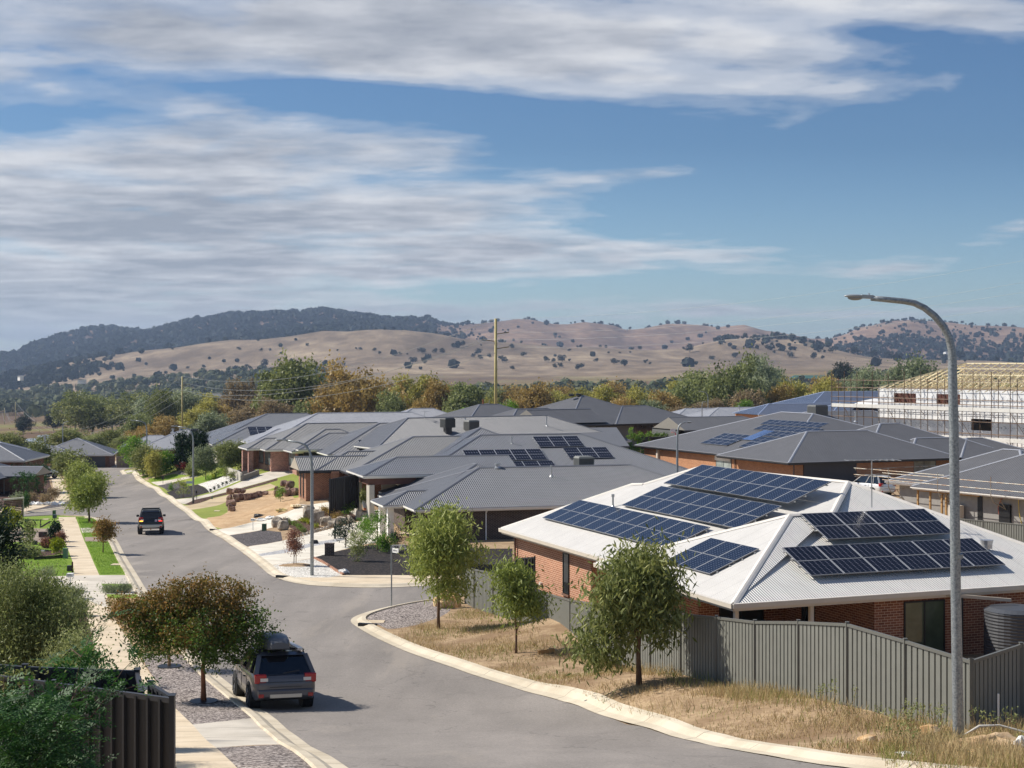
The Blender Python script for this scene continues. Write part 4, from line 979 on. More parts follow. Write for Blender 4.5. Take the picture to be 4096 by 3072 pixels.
# ---- grey roof under construction at the right edge
H=House('house_under_construction','single storey house with dark roof on timber props and bare grey wall boards','house',(29.1,111,-8.9),31,m_mid_roof,m_cap_light,m_fascia)
H.hip(0,-26,12.6,0,0,.44,axis='y'); H.hip(2.0,-9,14,4.6,0,.42,axis='y')
gw=plain((150,148,144),.85,0,.08)
H.walls([(.9,-3.2),(.9,-25.4),(12,-25.4),(12,3.8),(2.6,3.8),(2.6,-3.2)],gw)
H.win((.9,-3.2),(.9,-25.4),6.6,2.9,-2.5,2.15,m_glass,m_charcoal,'sliding_door')
_b=MB(); _b.box(.82,-9.75,-.42,.9,-13.2,-.34); _b.build('lintel_tape',m_white,H.t)
_b=MB(); _b.box(.72,-8.35,-2.1,.9,-7.4,-.75); _b.build('meter_box',m_black,H.t)
_b=MB(); _b.box(.84,-5.8,-2.5,.9,-5.4,-.2); _b.build('doorway',m_black,H.t)
_b=MB(); _b.box(.0,-4.3,-2.5,.7,-3.5,-1.1); _b.build('cabinet',m_cream,H.t)
_b=MB(); 
for y in (-.3,-1.5,-2.6,-3.0): _b.box(.25,y-.06,H.ground(.3,y)-.1,.37,y+.06,-.15)
_b.box(.22,-6,-.35,.38,-.4,-.13); _b.build('timber_prop',m_timber2,H.t)
_b=MB(); _b.tube([(.8,-7.6,-.3),(.75,-7.3,-1.0),(.8,-7.5,-2.2)],.03,6); _b.build('orange_conduit',plain((190,96,60),.5),H.t)
_b=MB(); _b.tube([(.8,-9.0,-.2),(.72,-9.15,-1.2),(.8,-9.4,-2.4)],.025,6); _b.build('yellow_conduit',plain((220,190,60),.5),H.t)
H.done(); HC=H
# edge protection rails round its roof
t=thing('guard_rail','steel tube edge protection rails bracketed round the dark roof under construction','scaffold',HC.O,HC.th)
m_rust=NT('weathered_scaffold_tube'); _n=m_rust.noise(m_rust.coord('obj'),2.2,5,.7); m_rust=m_rust.set(m_rust.ramp(_n,[(.42,lin((168,166,156))),(.55,lin((150,130,108))),(.66,lin((130,86,60)))]),.55,.3)
for z in (.35,.85):
    MB().tube([(-.75,2.2,z),(-.75,-26,z)],.03,6).build('rail',m_rust,t); MB().tube([(-.6,5.2,z+.05),(9,5.2,z+.05)],.03,6).build('rail',m_rust,t)
    MB().tube([(1.2,7.2,z),(1.2,-2.0,z)],.03,6).build('rail',m_rust,t)
for y in (1.6,-3.2,-8.0,-12.8,-17.6): MB().tube([(-.75,y,1.2),(-.75,y,-.1),(-.5,y,-.55),(.8,y,-1.1)],.03,6).build('upright',m_rust,t); 
for y in (1.6,-3.2,-8.0,-12.8): MB().tube([(-.6,y,-.35),(.9,y,-.35)],.025,6).tube([(.1,y,-.35),(.9,y,-1.3)],.025,6).build('bracket',m_rust,t)

# ---- two storey frame wrapped in white membrane inside scaffold
H=House('house_under_construction','two storey house frame wrapped in white building membrane with bare timber roof trusses','house',(44.4,185,-2.9),31,m_mid_roof,m_cap_light)
t=NT('white_building_wrap'); p=t.coord('uv'); s_=t.sep(p)
band=t.math('LESS_THAN',t.math('FRACT',t.math('DIVIDE',s_[1],1.5)),.32)
dash=t.math('GREATER_THAN',t.noise(t.mapv(p,(3.2,7.5,1)),1.0,3,.7),.56)
n=t.noise(p,.8,6,.6); wc=t.ramp(n,[(.3,lin((206,208,212))),(.7,lin((244,244,242)))])
wc=t.mix(t.math('MULTIPLY',t.math('MULTIPLY',band,dash),.75),wc,lin((92,98,108))); t.bump(n,.05,1.); m_wrap=t.set(wc,.45,0,.4)
hb=-8.6
b=MB()
def wallh(b,y0,y1,z0,z1,x=0.): b.box(x,y0,z0,x+.12,y1,z1)
# left face with two upper and one lower opening
ops=[(-6.2,-2.6,-1.75,-.6),(-13.0,-9.4,-1.75,-.6),(-17.6,-14.6,-4.6,-3.3)]
ys=sorted({0.,-26.}|{o for q in ops for o in q[:2]})
for a_,b_ in zip(ys[:-1],ys[1:]):
    m_=(a_+b_)/2; oo=[q for q in ops if q[0]<m_<q[1]]
    z=[hb]+[c for q in oo for c in q[2:]]+[0]
    for k in range(0,len(z),2): wallh(b,a_,b_,z[k],z[k+1])
b.box(0,-.12,hb,14,0,0).box(0,-26,hb,14,-25.9,0).box(14,-26,hb,14.1,0,0)
b.build('wrapped_wall',m_wrap,H.t)
MB().box(.5,-25.5,-3.0,13.5,-.5,-2.7).build('upper_floor',m_timber2,H.t)
studs=MB()
for i in range(44): studs.box(.3,-.6-i*.58,-2.7,.38,-.55-i*.58,-.1)
studs.build('wall_stud',plain((120,70,50),.8),H.t)
MB().box(1.5,-25,-2.7,1.6,-1,-.1).build('inner_wall',plain((96,60,52),.8,0,.3),H.t)
tr=MB(); 
def truss(y,full=1.):
    W2=7.4; rz=2.95*full; L0=(-.7,y,-.28); A0=(W2*full-0,y,rz); A1=(14.8-W2*full,y,rz); L1=(15.3,y,-.28)
    tr.bar(L0,A0,.04,.09); tr.bar(A1,L1,.04,.09); tr.bar((0,y,0),(14,y,0),.045,.11)
    if full<1: tr.bar(A0,A1,.045,.11)
    for a_,b_ in (((3.5,y,0),(2.4,y,.95*min(1,full*1.2))),((3.5,y,0),(4.6*full+.3,y,1.75*full)),((7.3,y,0),(4.6*full+.3,y,1.75*full)),((7.3,y,0),(10.0,y,1.9*full)),((10.8,y,0),(10.0,y,1.9*full)),((10.8,y,0),(12.4,y,.9*min(1,full*1.2)))): tr.bar(a_,b_,.04,.08)
y=-7.2
while y>-26: truss(y); y-=1.25
for k in range(1,8): truss(-7.2+k*.9,1-k*.12)
for k in range(24):
    yy=-k*.62+.0; 
for k in range(12):
    x=.6+k*1.15; h=min(x,14-x,7.0)*.4; tr.bar((x,.7,-.28),(x,-min(x,14.-x,7.),h),.045,.11)
tr.bar((-.7,.7,-.28),(7.2,-7.2,2.95),.05,.14); tr.bar((15,.7,-.28),(7.2,-7.2,2.95),.05,.14)
tr.bar((7.4,-7.2,2.95),(7.4,-26,2.95),.04,.12)
for x,z in ((2,.8),(4,1.6),(11,1.5),(5.8,2.3)): tr.bar((x,-7,z),(x,-26,z),.03,.07)
for k in range(16):
    a_=-8-k*1.1; tr.bar((2.2,a_,.5),(5.2,a_-1.6,1.9),.03,.06)
tr.build('roof_truss',plain((252,234,196),.7,0,.12),H.t)
H.t['label']='two storey house frame wrapped in white building membrane with bare timber roof trusses'
sc=thing('scaffold','brown steel tube scaffold with white decks round the wrapped two storey house','scaffold',H.O,H.th)
m_tube=plain((104,84,68),.6,.3,.2); m_deck=plain((222,220,212),.6,0,.06)
for off in (-1.0,-2.1):
    b=MB(); 
    yy=[5.8,3.6,1.4,-1.2,-3.8,-6.4,-9.0,-11.6,-14.2,-16.8,-19.4,-22.,-24.6,-27.2]
    for y in yy:
        o=MB().tube([(off,y,hb-.5),(off,y,2.0 if off<-2 else 1.2)],.045,6).build('standard',m_tube,sc)
    for z in (-5.6,-4.9,-3.55,-2.3,-1.7,-1.15,.0,.9): b.tube([(off,6,z),(off,-27.5,z)],.03,5)
    b.build('ledger',m_tube,sc)
b=MB()
for y in yy:
    for z in (-5.7,-2.45): b.tube([(-2.2,y,z),(-.4,y,z)],.03,5); b.tube([(-2.1,y-.0,z-.05),(-2.1,y-.7,z-.7)],.025,5)
for k in (1,4,8,11): b.tube([(-2.14,yy[k],-2.4),(-2.14,yy[k+1],-5.5)],.03,5)
b.build('transom',m_tube,sc)
for z in (-5.65,-2.4): 
    for a_,b_ in zip(yy[:-1],yy[1:]): MB().box(-2.05,b_+.05,z,-.95,a_-.05,z+.06).box(-2.14,b_+.03,z,-2.1,a_-.03,z+.42).build('deck',m_deck,sc)
# white verandah roof and parked cars glimpsed left of the wrap
t,v=roofslab('patio_cover','low white patio roof left of the scaffolded house','patio cover',[W(3390,1627,-7.2),W(3530,1624,-7.0),W(3515,1590,-6.0),W(3440,1605,-6.4)],m_white)

# ---- red brick house closing the end of the street
H=House('brick_house','red brick house with wide charcoal garage door facing down the end of the street','house',(-79.9,254.5,-15.3),10,m_dark_roof,m_cap_light)
H.hip(0,0,12.9,12.6,0,.4); H.hip(-7.5,2,5,12,0,.36); H.hip(-1.5,-2.5,7.5,5.5,0,.36,'hh')
H.walls([(-7,2.6),(-1,2.6),(-1,-2),(6.6,-2),(6.6,.6),(12.3,.6),(12.3,12),(-7,12)],b_red)
_b=MB(); _b.box(7.0,.48,-2.5,11.6,.62,-.35); _b.build('garage_door',plain((78,78,82),.5,0,.03),H.t)
sl=Vector((0,1,.36)).normalized()
H.panels((-3.6,2.6,.25),(1,0,0),sl,4,2,.9,1.2,m_pv_far); H.vent((1.2,5.2,1.5),1.6,.2)
H.done()
# fence beside it
# ---- light grey roof house behind the conifers
H=House('brick_house','red brick house with pale grey roof between the street trees and the dark conifers','house',tuple(W(626,1795,-13.3)),8,m_light_roof,m_cap_light)
H.hip(-3.0,0,12,13,0,.42); H.hip(-6,5,4,13,.1,.4); H.hip(8,2,22,12,0,.4)
H.walls([(-2.4,.6),(11,.6),(11,12),(-2.4,12)],b_red); H.win((-2.4,.6),(11,.6),3.0,4.5,-2.4,1.4,m_glass_pale,m_white,'garden_screen',panes=6)
H.cooler((5.6,4.0,1.9),1.2,.9,.1,mat=m_black); H.vent((2,6.5,2.3),.5,.15); H.vent((3.2,6.5,2.3),.5,.15)
H.done()
# ---- left edge houses
H=House('brick_house','red brick house cut by the left edge beside the parked white cars','house',(-70.0,178.6,-12.9),-2,m_dark_roof,m_cap_light,m_charcoal)
H.hip(-6,-8.5,12.6,4,0,.4); H.hip(6.5,-4.5,15.8,1.5,.1,.3,'ng',gut=True)
H.walls([(-5,-7.8),(10.6,-7.8),(10.6,3.4),(-5,3.4)],b_red); H.walls([(12.8,-4.0),(15.0,-4.0),(15.0,1)],b_red,closed=False)
_b=MB(); _b.box(3.0,-7.95,-2.5,8.6,-7.8,-.2); _b.build('garage_door',plain((214,212,206),.5,0,.03),H.t); H.downpipe(12.2,-4.2,plain((150,150,150),.5))
H.done()
H=House('house','grey roof at the left edge, second behind the white cars','house',(-82.0,201,-12.8),2,m_dark_roof,m_cap_light)
H.hip(0,0,17.6,12,0,.38); H.walls(rect(.6,.6,17,11.4),b_red); H.done()
H=House('house','small grey roof at the left edge, farthest of the roofs before the pond','house',(-92.0,226,-14.0),2,m_light_roof,m_cap_light)
H.hip(0,0,20,12,0,.36); H.walls(rect(.6,.6,19.4,11.4),b_red); H.done()
HW.done()
# ================= vegetation
def leafmat(name,cols,trans=.42,rough=.55):
    t=NT(name); s=t.sep(t.n('ShaderNodeUVMap').outputs[0]); oi=t.n('ShaderNodeObjectInfo').outputs['Random']
    f=t.math('ADD',t.math('MULTIPLY',s[0],.75),t.math('MULTIPLY',oi,.25))
    c=t.ramp(f,[(i/(len(cols)-1),lin(k)) for i,k in enumerate(cols)])
    t.set(c,rough,0,.35)
    tr=t.n('ShaderNodeBsdfTranslucent'); t.l(c,tr.inputs[0]); mx=t.n('ShaderNodeMixShader'); mx.inputs[0].default_value=trans
    t.l(t.b.outputs[0],mx.inputs[1]); t.l(tr.outputs[0],mx.inputs[2]); t.l(mx.outputs[0],t.out.inputs[0]); return t.m
L={'gum':leafmat('gum_leaves',[(73,82,42),(110,120,63),(148,153,89),(198,195,132)],.35),
 'gum_young':leafmat('young_gum_leaves',[(92,106,46),(129,143,64),(167,176,92),(213,218,141)],.35),  # lighter green is the young gums' own leaf colour
 'olive':leafmat('olive_leaves',[(77,87,51),(115,125,75),(155,162,101),(193,195,139)]),
 'orange':leafmat('autumn_gum_leaves',[(107,94,51),(152,129,69),(183,156,89),(212,188,120)],.35),
 'yellow':leafmat('yellow_olive_leaves',[(101,101,48),(147,144,69),(181,174,89),(216,209,126)]),
 'brown':leafmat('grey_brown_leaves',[(92,81,59),(129,114,83),(160,140,105),(184,167,132)]),
 'grey':leafmat('grey_green_leaves',[(85,96,69),(120,132,98),(159,168,129),(197,203,165)]),
 'dark':leafmat('dark_bush_leaves',[(24,32,26),(36,48,38),(52,64,50),(74,84,66)]),
 'conifer':leafmat('conifer_leaves',[(18,34,20),(28,50,28),(40,66,34),(60,84,44)],.15),
 'green':leafmat('bright_green_leaves',[(60,90,23),(90,127,36),(125,162,56),(168,194,90)]),
 'red':leafmat('dark_red_leaves',[(60,14,16),(100,22,26),(130,40,40),(150,70,60)]),
 'dry':leafmat('dry_russet_leaves',[(96,62,50),(130,88,72),(160,116,96),(184,146,122)]),
 'myrtle_green':leafmat('crepe_myrtle_green_leaves',[(43,64,25),(71,98,36),(112,138,57),(170,184,92)],.35),
 'sage':leafmat('sage_green_leaves',[(74,86,44),(108,120,66),(146,154,96),(182,188,136)],.4),
 'myrtle':leafmat('crepe_myrtle_leaves',[(63,68,33),(101,99,44),(136,114,57),(171,129,79),(121,129,61)]),
 'lime':leafmat('lime_leaves',[(90,104,16),(130,142,24),(168,176,40),(196,200,80)]),
 'deep':leafmat('robinia_leaves',[(30,58,28),(48,86,38),(70,112,48),(112,148,70)],.3,.6),
 'straw':leafmat('dry_grass_blades',[(120,100,72),(160,138,102),(198,176,130),(140,136,94)],.2,.8),
 'weed':leafmat('green_weed_blades',[(70,88,34),(104,120,54),(140,146,78),(176,166,104)],.2,.7),
 'hedge':leafmat('hedge_leaves',[(60,84,28),(88,118,40),(118,146,58),(150,172,84)]),
 'hill':leafmat('hill_tree_leaves',[(30,38,38),(42,52,48),(56,66,54),(76,82,64)],.2,.9),
 'wood':leafmat('valley_wood_leaves',[(44,52,40),(62,72,52),(80,90,62),(108,112,80),(128,124,86)],.2,.9)}
m_bark=plain((112,88,68),.9,0,.25); m_bark_pale=plain((176,164,144),.85,0,.2); m_bark_red=plain((140,92,62),.8,0,.2)
def leaves(blobs,n,ll,lw,droop=0.,seed=0,clump=.35,cn=None,shell=.65,updir=0.):
    """blobs: (cx,cy,cz,rx,ry,rz); returns V,F,UV of leaf quads gathered in clumps"""
    r=np.random.RandomState(seed); B=np.array(blobs,float); vol=(B[:,3]*B[:,4]*B[:,5])**.8; p=vol/vol.sum()
    cn=cn or max(6,n//22); bi=r.choice(len(B),cn,p=p); d=r.normal(size=(cn,3)); d/=np.linalg.norm(d,axis=1)[:,None]
    rad=(shell+(1-shell)*r.rand(cn)**.6)*(1+.10*r.normal(size=cn)); C=B[bi,:3]+d*B[bi,3:]*rad[:,None]
    ci=r.randint(0,cn,n); off=r.normal(size=(n,3))*clump*(.5+.8*r.rand(cn))[ci][:,None]; off[:,2]*=.8
    P=C[ci]+off
    ax=r.normal(size=(n,3)); ax[:,2]=ax[:,2]*(1-droop)-droop*2.0+updir; ax/=np.linalg.norm(ax,axis=1)[:,None]
    sd_=r.normal(size=(n,3)); sd_=np.cross(ax,sd_); sd_/=np.linalg.norm(sd_,axis=1)[:,None]+1e-9
    l=ll*(.7+.6*r.rand(n))[:,None]; w=lw*(.7+.6*r.rand(n))[:,None]
    V=np.stack([P,P+ax*l*.45+sd_*w*.5,P+ax*l,P+ax*l*.45-sd_*w*.5],1).reshape(-1,3)
    F_=np.arange(4*n).reshape(n,4)
    hue=np.clip(r.rand(cn)[ci]*.55+r.rand(n)*.45,0,1)
    uv=np.repeat(np.stack([hue,r.rand(n)],1),4,axis=0)
    return V,F_,uv
def limbs(b,base,blobs,r0,n=5,seed=0,m=None,h0=.3):
    rr=random.Random(seed); top=max(q[2]+q[5]*.4 for q in blobs); base=Vector(base)
    k=6; pts=[base+Vector((rr.uniform(-1,1)*.02*i*top/6,rr.uniform(-1,1)*.02*i*top/6,top*.92*i/k)) for i in range(k+1)]
    b.tube(pts,[r0*(1.25 if i==0 else 1)*(1-i/(k+1))**.8 for i in range(k+1)],7,m)
    for i in range(n):
        q=blobs[i%len(blobs)]; s=rr.uniform(h0,.75); j=s*k; a=pts[int(j)].lerp(pts[min(k,int(j)+1)],j-int(j))
        e=Vector((q[0]+rr.uniform(-.6,.6)*q[3],q[1]+rr.uniform(-.6,.6)*q[4],q[2]+rr.uniform(-.3,.6)*q[5]))
        if e.z<a.z+.1: e.z=a.z+.3*abs(e.z-a.z)+.2
        mid=a.lerp(e,.5)+Vector((0,0,-.08*(e-a).length)); b.tube([a,mid,e],[r0*.45*(1-s*.5),r0*.3*(1-s*.4),r0*.08],5,m)
def mktree(name,label,cat,loc,blobs,n,ll,lw,leaf,bark=None,r0=.08,droop=0.,seed=0,clump=.3,group=None,nl=6,h0=.3,shell=.6,cn=None,updir=0.):
    t=thing(name,label,cat,loc,0,group)
    b=MB(); limbs(b,(0,0,-.15),blobs,r0,nl,seed,None,h0); b.build('trunk',bark or m_bark,t,smooth=True)
    V,Fc,uv=leaves(blobs,n,ll,lw,droop,seed,clump,cn,shell,updir); npmesh('crown',V,Fc,L[leaf],t,uv=uv)
    return t
def bl(*a): return list(a)
def blobset(w,h,z0,n,seed,dense=1.,lumpy=.5):
    """crown of width w from z0 to h"""
    r=random.Random(seed); out=[(0,0,(z0+h)/2,w*.36,w*.36,(h-z0)*.40)]
    for i in range(n):
        a=r.uniform(0,6.28); k=r.uniform(.35,1); z=z0+(h-z0)*r.uniform(.12,.9); wz=math.sin(math.pi*min(1,max(0,(z-z0)/(h-z0)*.85+.1)))
        s=r.uniform(.16,.26)*w; out.append((math.cos(a)*(w*.5*wz*k*1.0-s*.3),math.sin(a)*(w*.5*wz*k-s*.3),z,s,s,s*r.uniform(.7,1.0)))
    return out
GS='street trees along the kerb'
def at(u,v,lift=.09):
    p=G(u,v); return Vector((p.x,p.y,g(p.x,p.y)+lift))
def mpx(u,v,pxl):   # metres for a pixel length at that ground point
    return pxl*G(u,v).y/F
def street(name,label,cat,u,v,top,w,leaf,n,ll,lw,seed,z0f=.3,nb=9,**k):
    p=at(u,v); h=(v-top)*p.y/F; wd=w*p.y/F
    return mktree(name,label,cat,p,blobset(wd,h,h*z0f,nb,seed),n,ll,lw,leaf,seed=seed,**k)
# near trees on the dry verge
street('gum_tree','leafy gum tree on the corner by the pale rocks, nearest the street sign','tree',1754,2522,2056,290,'gum_young',12000,.24,.06,3,z0f=.22,nb=14,droop=.55,clump=.32,cn=160,r0=.075,group=GS)
street('gum_tree','small thin young gum tree, middle one of three along the grey fence','tree',2064,2623,2252,200,'gum_young',5600,.19,.05,5,z0f=.30,nb=9,droop=.55,clump=.28,cn=110,r0=.05,group=GS)
p=at(2556,2747); k_=p.y/F
_bl=blobset(320*k_,(2747-2200)*k_,250*k_,14,9)+[(-190*k_,0,160*k_,70*k_,60*k_,85*k_),(-120*k_,.2,180*k_,70*k_,60*k_,70*k_),(120*k_,0,220*k_,60*k_,60*k_,60*k_)]
mktree('gum_tree','broad gum tree with low left skirt in front of the grey fence and white roof','tree',p,_bl,14500,.24,.06,'gum',r0=.085,droop=.6,seed=9,clump=.33,cn=200,group=GS,nl=9)
# crepe myrtle by the wagon and the one behind it
p=at(815,2818); k_=p.y/F
_bl=[(0,0,320*k_,190*k_,170*k_,95*k_),(-190*k_,.3,330*k_,130*k_,110*k_,80*k_),(-330*k_,.2,370*k_,70*k_,60*k_,45*k_),(180*k_,-.2,300*k_,110*k_,100*k_,90*k_),(60*k_,.3,420*k_,140*k_,120*k_,60*k_),(-90*k_,0,420*k_,120*k_,100*k_,60*k_),(-200*k_,0,250*k_,90*k_,90*k_,60*k_),(60*k_,-.3,240*k_,130*k_,110*k_,70*k_),(250*k_,0,220*k_,60*k_,60*k_,50*k_),(0,0,470*k_,60*k_,60*k_,30*k_)]
T_=mktree('crepe_myrtle_tree','spreading russet and green crepe myrtle beside the parked dark wagon','tree',p,[q for q in _bl if q[2]>300*k_],19000,.085,.05,'myrtle',m_bark_red,r0=.085,seed=4,clump=.17,cn=520,nl=14,h0=.42,group='crepe myrtles in the gravel bed')
V,Fc,uv=leaves([(q[0],q[1],q[2]-20*k_,q[3]*1.0,q[4]*1.0,q[5]) for q in _bl if q[2]<345*k_],20000,.085,.05,0,14,.19,460,.6); npmesh('lower_crown',V,Fc,L['myrtle_green'],T_,uv=uv)
# its long upright shoots
b=[];
def shoot(a,e,n,ll,seed):
    r=np.random.RandomState(seed); V=[];a=np.array(a);e=np.array(e)
    for i in range(n):
        t=i/n; p_=a+(e-a)*t; d=(e-a)/np.linalg.norm(e-a); s=np.cross(d,r.normal(size=3)); s/=np.linalg.norm(s); s=s+d*.5; q=np.cross(s,d); q/=np.linalg.norm(q)
        l=ll*(1.1-.6*t); V+=[p_,p_+s*l*.5+q*l*.2,p_+s*l,p_+s*l*.5-q*l*.2]
    return np.array(V)
cr=[o for o in COL.objects if o.get('label','').startswith('spreading russet')][0]
for i,(x0,z0,x1,z1) in enumerate(((200,250,285,420),(190,230,262,370),(60,400,80,500),(-60,420,-40,500),(120,400,140,470),(-300,370,-330,440))):
    V_=shoot((x0*k_,0,z0*k_),(x1*k_,-.1,z1*k_),46,.11,i); n_=len(V_)//4; npmesh('shoot',V_,np.arange(4*n_).reshape(n_,4),L['myrtle'],cr,uv=np.repeat(RS.rand(n_,2),4,axis=0))
p=at(678,2676); k_=p.y/F
mktree('crepe_myrtle_tree','smaller crepe myrtle half hidden behind the spreading one','tree',p,[(-.2,0,1.9,.9,.8,.6),(-.9,0,2.2,.6,.6,.4),(.3,0,1.5,.6,.6,.5)],5000,.075,.04,'myrtle',plain((176,140,100),.8),r0=.06,seed=8,clump=.16,group='crepe myrtles in the gravel bed',h0=.45)
for (u,v) in ((815,2820),(678,2678)):
    p=at(u,v,.1); o=MB().tube([p,p+Vector((0,0,.035))],.42,20).build('tree_mat',m_black); tag(o,'black mat round the foot of the '+('nearer' if u>700 else 'farther')+' crepe myrtle','mat',group='mats under the crepe myrtles')
# left verge and yards
street('gum_tree','rounded gum tree at the side street corner of the left verge','tree',357,2091,1903,172,'gum_young',6500,.30,.085,13,z0f=.28,nb=12,droop=.5,clump=.34,r0=.10,group=GS)
street('street_tree','small three stemmed tree on the bright lawn strip','tree',412,2216,2088,90,'myrtle',3200,.14,.07,15,z0f=.36,nb=7,clump=.2,r0=.045,group=GS)
street('gum_tree','gum tree just beyond the side street on the left footpath edge','tree',318,1990,1858,145,'gum_young',4500,.36,.11,17,z0f=.2,nb=11,droop=.4,clump=.45,r0=.1,group=GS)
street('gum_tree','olive green gum tree third along the left side of the far street','tree',285,1935,1812,130,'gum',3600,.42,.13,19,z0f=.2,nb=10,droop=.4,clump=.5,r0=.1,group=GS)
street('garden_tree','tall soft green tree between the left houses and the end garage','tree',158,1892,1768,105,'gum',3600,.42,.14,21,z0f=.12,nb=10,clump=.5,r0=.1,group='garden trees at the far left')
street('garden_tree','dark leafy tree behind the street light at the far left','tree',248,1905,1808,80,'olive',2500,.42,.14,23,z0f=.15,nb=8,clump=.45,r0=.09,group='garden trees at the far left')
# right verge of the far street
street('gum_tree','bright green tree at the far bend of the right verge','tree',548,1884,1750,115,'green',3800,.42,.13,25,z0f=.12,nb=10,clump=.5,r0=.1,group=GS)
street('gum_tree','dark green leaning tree beside the far street light pole','tree',572,1905,1790,100,'gum',3400,.38,.12,27,z0f=.1,nb=10,clump=.45,r0=.08,group=GS)
street('gum_tree','olive bushy tree with low branches on the small lawn','tree',622,1918,1817,70,'yellow',3000,.34,.10,29,z0f=.08,nb=9,clump=.4,r0=.07,group=GS)
street('gum_tree','slim green tree behind the olive bushy one','tree',665,1900,1800,60,'green',2200,.34,.10,31,z0f=.1,nb=7,clump=.4,r0=.06,group=GS)
for i,(u,v,tp,wd) in enumerate(((728,1876,1738,62),(768,1872,1742,60),(806,1868,1732,58))):
    p=at(u,v); h=(v-tp)*p.y/F; ww=wd*p.y/F; n=5
    bs=[(0,0,h*(.12+.17*k),ww*.5*(1-.13*k),ww*.5*(1-.13*k),h*.14) for k in range(n)]+[(ww*.1,0,h*.9,ww*.16,ww*.16,h*.12),(-ww*.2,0,h*.8,ww*.16,ww*.16,h*.13)]
    mktree('conifer',['leftmost of the three dense dark conifers by the pale roof','middle of the three dense dark conifers by the pale roof','rightmost and tallest of the three dense dark conifers'][i],'tree',p,bs,5200,.5,.10,'conifer',seed=40+i,clump=.26,shell=.75,group='dark conifers',updir=1.2)
street('olive_tree','left one of two round olive trees above the white pebble bed','tree',823,1921,1790,96,'grey',4600,.30,.09,33,z0f=.2,nb=11,clump=.32,r0=.07,group='round olive trees')
street('olive_tree','right one of two round olive trees, slightly browner','tree',908,1896,1768,98,'olive',4600,.30,.09,35,z0f=.2,nb=11,clump=.34,r0=.07,group='round olive trees')
street('garden_tree','dark green tree against the corner of the pink brick house','tree',968,1885,1772,70,'gum',2600,.30,.09,37,z0f=.1,nb=8,clump=.35,r0=.06,group='garden trees by the pink brick house')
street('garden_tree','small shrubby tree left of the round olive trees','tree',770,1905,1852,60,'gum',1600,.28,.09,39,z0f=.0,nb=6,clump=.3,r0=.05,group='garden trees by the pink brick house')
street('dry_tree','small leafless looking russet tree on the white gravel beside the street light','tree',1176,2268,2119,66,'dry',2600,.10,.045,41,z0f=.35,nb=6,clump=.16,r0=.03,group=GS)
o_=at(1176,2268); b=MB(); b.bar(o_+Vector((.12,0,0)),o_+Vector((.14,0,1.5)),.04); tag(b.build('tree_stake',m_timber2),'timber stake tied to the russet tree on the white gravel','stake')
b=MB(); b.ell(o_+Vector((.1,0,.0)),(1.0,.8,.10),None,14,6,.06,3,0); tag(b.build('straw_mulch',GM['dry_ground']),'ring of straw mulch round the russet tree','mulch')
# round tree far right
street('garden_tree','small round dense tree standing between the roofs left of the blue roof','tree',2980,1722,1603,88,'green',3600,.42,.14,43,z0f=.1,nb=10,clump=.45,r0=.1)
# bushes
def bush(u,v,w,h,leaf,label,seed,n=900,ll=.12,lw=.05,group=None,name='shrub',clump=.12,shell=.55,updir=.6,blobs=None,bark=None):
    p=at(u,v); k=p.y/F; w*=k; h*=k
    bs=blobs or ([(0,0,h*.5,w*.42,w*.42,h*.45)]+[(random.Random(seed*7+i).uniform(-.3,.3)*w,random.Random(seed*9+i).uniform(-.3,.3)*w,h*random.Random(seed+i).uniform(.3,.75),w*.22,w*.22,h*.25) for i in range(4)])
    t=thing(name,label,'shrub' if name!='grass_tuft' else 'grass',p,0,group)
    b=MB(); limbs(b,(0,0,-.1),bs,max(.015,w*.02),4,seed); b.build('stem',bark or m_bark,t)
    V,Fc,uv=leaves(bs,n,ll,lw,0,seed,clump,None,shell,updir); npmesh('foliage',V,Fc,L[leaf],t,uv=uv); return t
GB='garden shrubs'
for i,a in enumerate(((1382,2195,110,120,'conifer','spiky dark shrub behind the brick letterbox pillar'),(1510,2205,150,160,'green','tall dense green shrub beside the entry pillars'),(1460,2175,80,110,'green','upright green shrub behind the tall dense one'),(1545,2215,90,90,'green','low green shrub right of the tall dense one'),(1590,2188,60,80,'conifer','small conical shrub in front of the white pillars'),(1428,2250,80,140,'olive','thin open branched shrub in the black mulch'),
  (1365,2060,62,56,'green','left bright shrub in front of the black side fence'),(1392,2072,62,60,'green','right bright shrub in front of the black side fence'),(1296,2062,34,30,'orange','small bronze shrub above the boulders, leftmost'),(1330,2072,36,34,'orange','small bronze shrub above the boulders, middle'),(1348,2090,40,40,'orange','small bronze shrub above the boulders, rightmost'),
  (1122,2010,38,62,'green','round clipped bush above the rock wall'),(733,1995,70,75,'olive','shrub in the black mulch bed by the blue edged sign pole'),(690,1968,44,34,'green','low round bush at the corner of the black mulch bed'),(720,1958,60,40,'lime','yellow green grass clump behind the low round bush'),(724,1893,52,44,'red','dark red round bush on the far lawn'),(905,1918,40,48,'gum','leafy bush at the top of the pebble bed'),(930,1925,36,44,'gum','leafy bush next to the retaining wall end'))):
    bush(*a[:5],a[5],60+i,n=1500 if a[2]>70 else 700,ll=.14 if a[2]>50 else .1,lw=.05,group=GB,clump=.13)
for i,(u,v) in enumerate(((1148,2098),(1160,2104),(1176,2108),(1186,2112),(1196,2120),(1203,2126),(1210,2132),(1217,2138))):
    bush(u,v,26,20,'gum' if i%2 else 'green','clipped ball shrub in the boulder edged bed',90+i,n=420,ll=.07,lw=.04,group='row of clipped balls in the boulder edged bed',clump=.08,shell=.8)
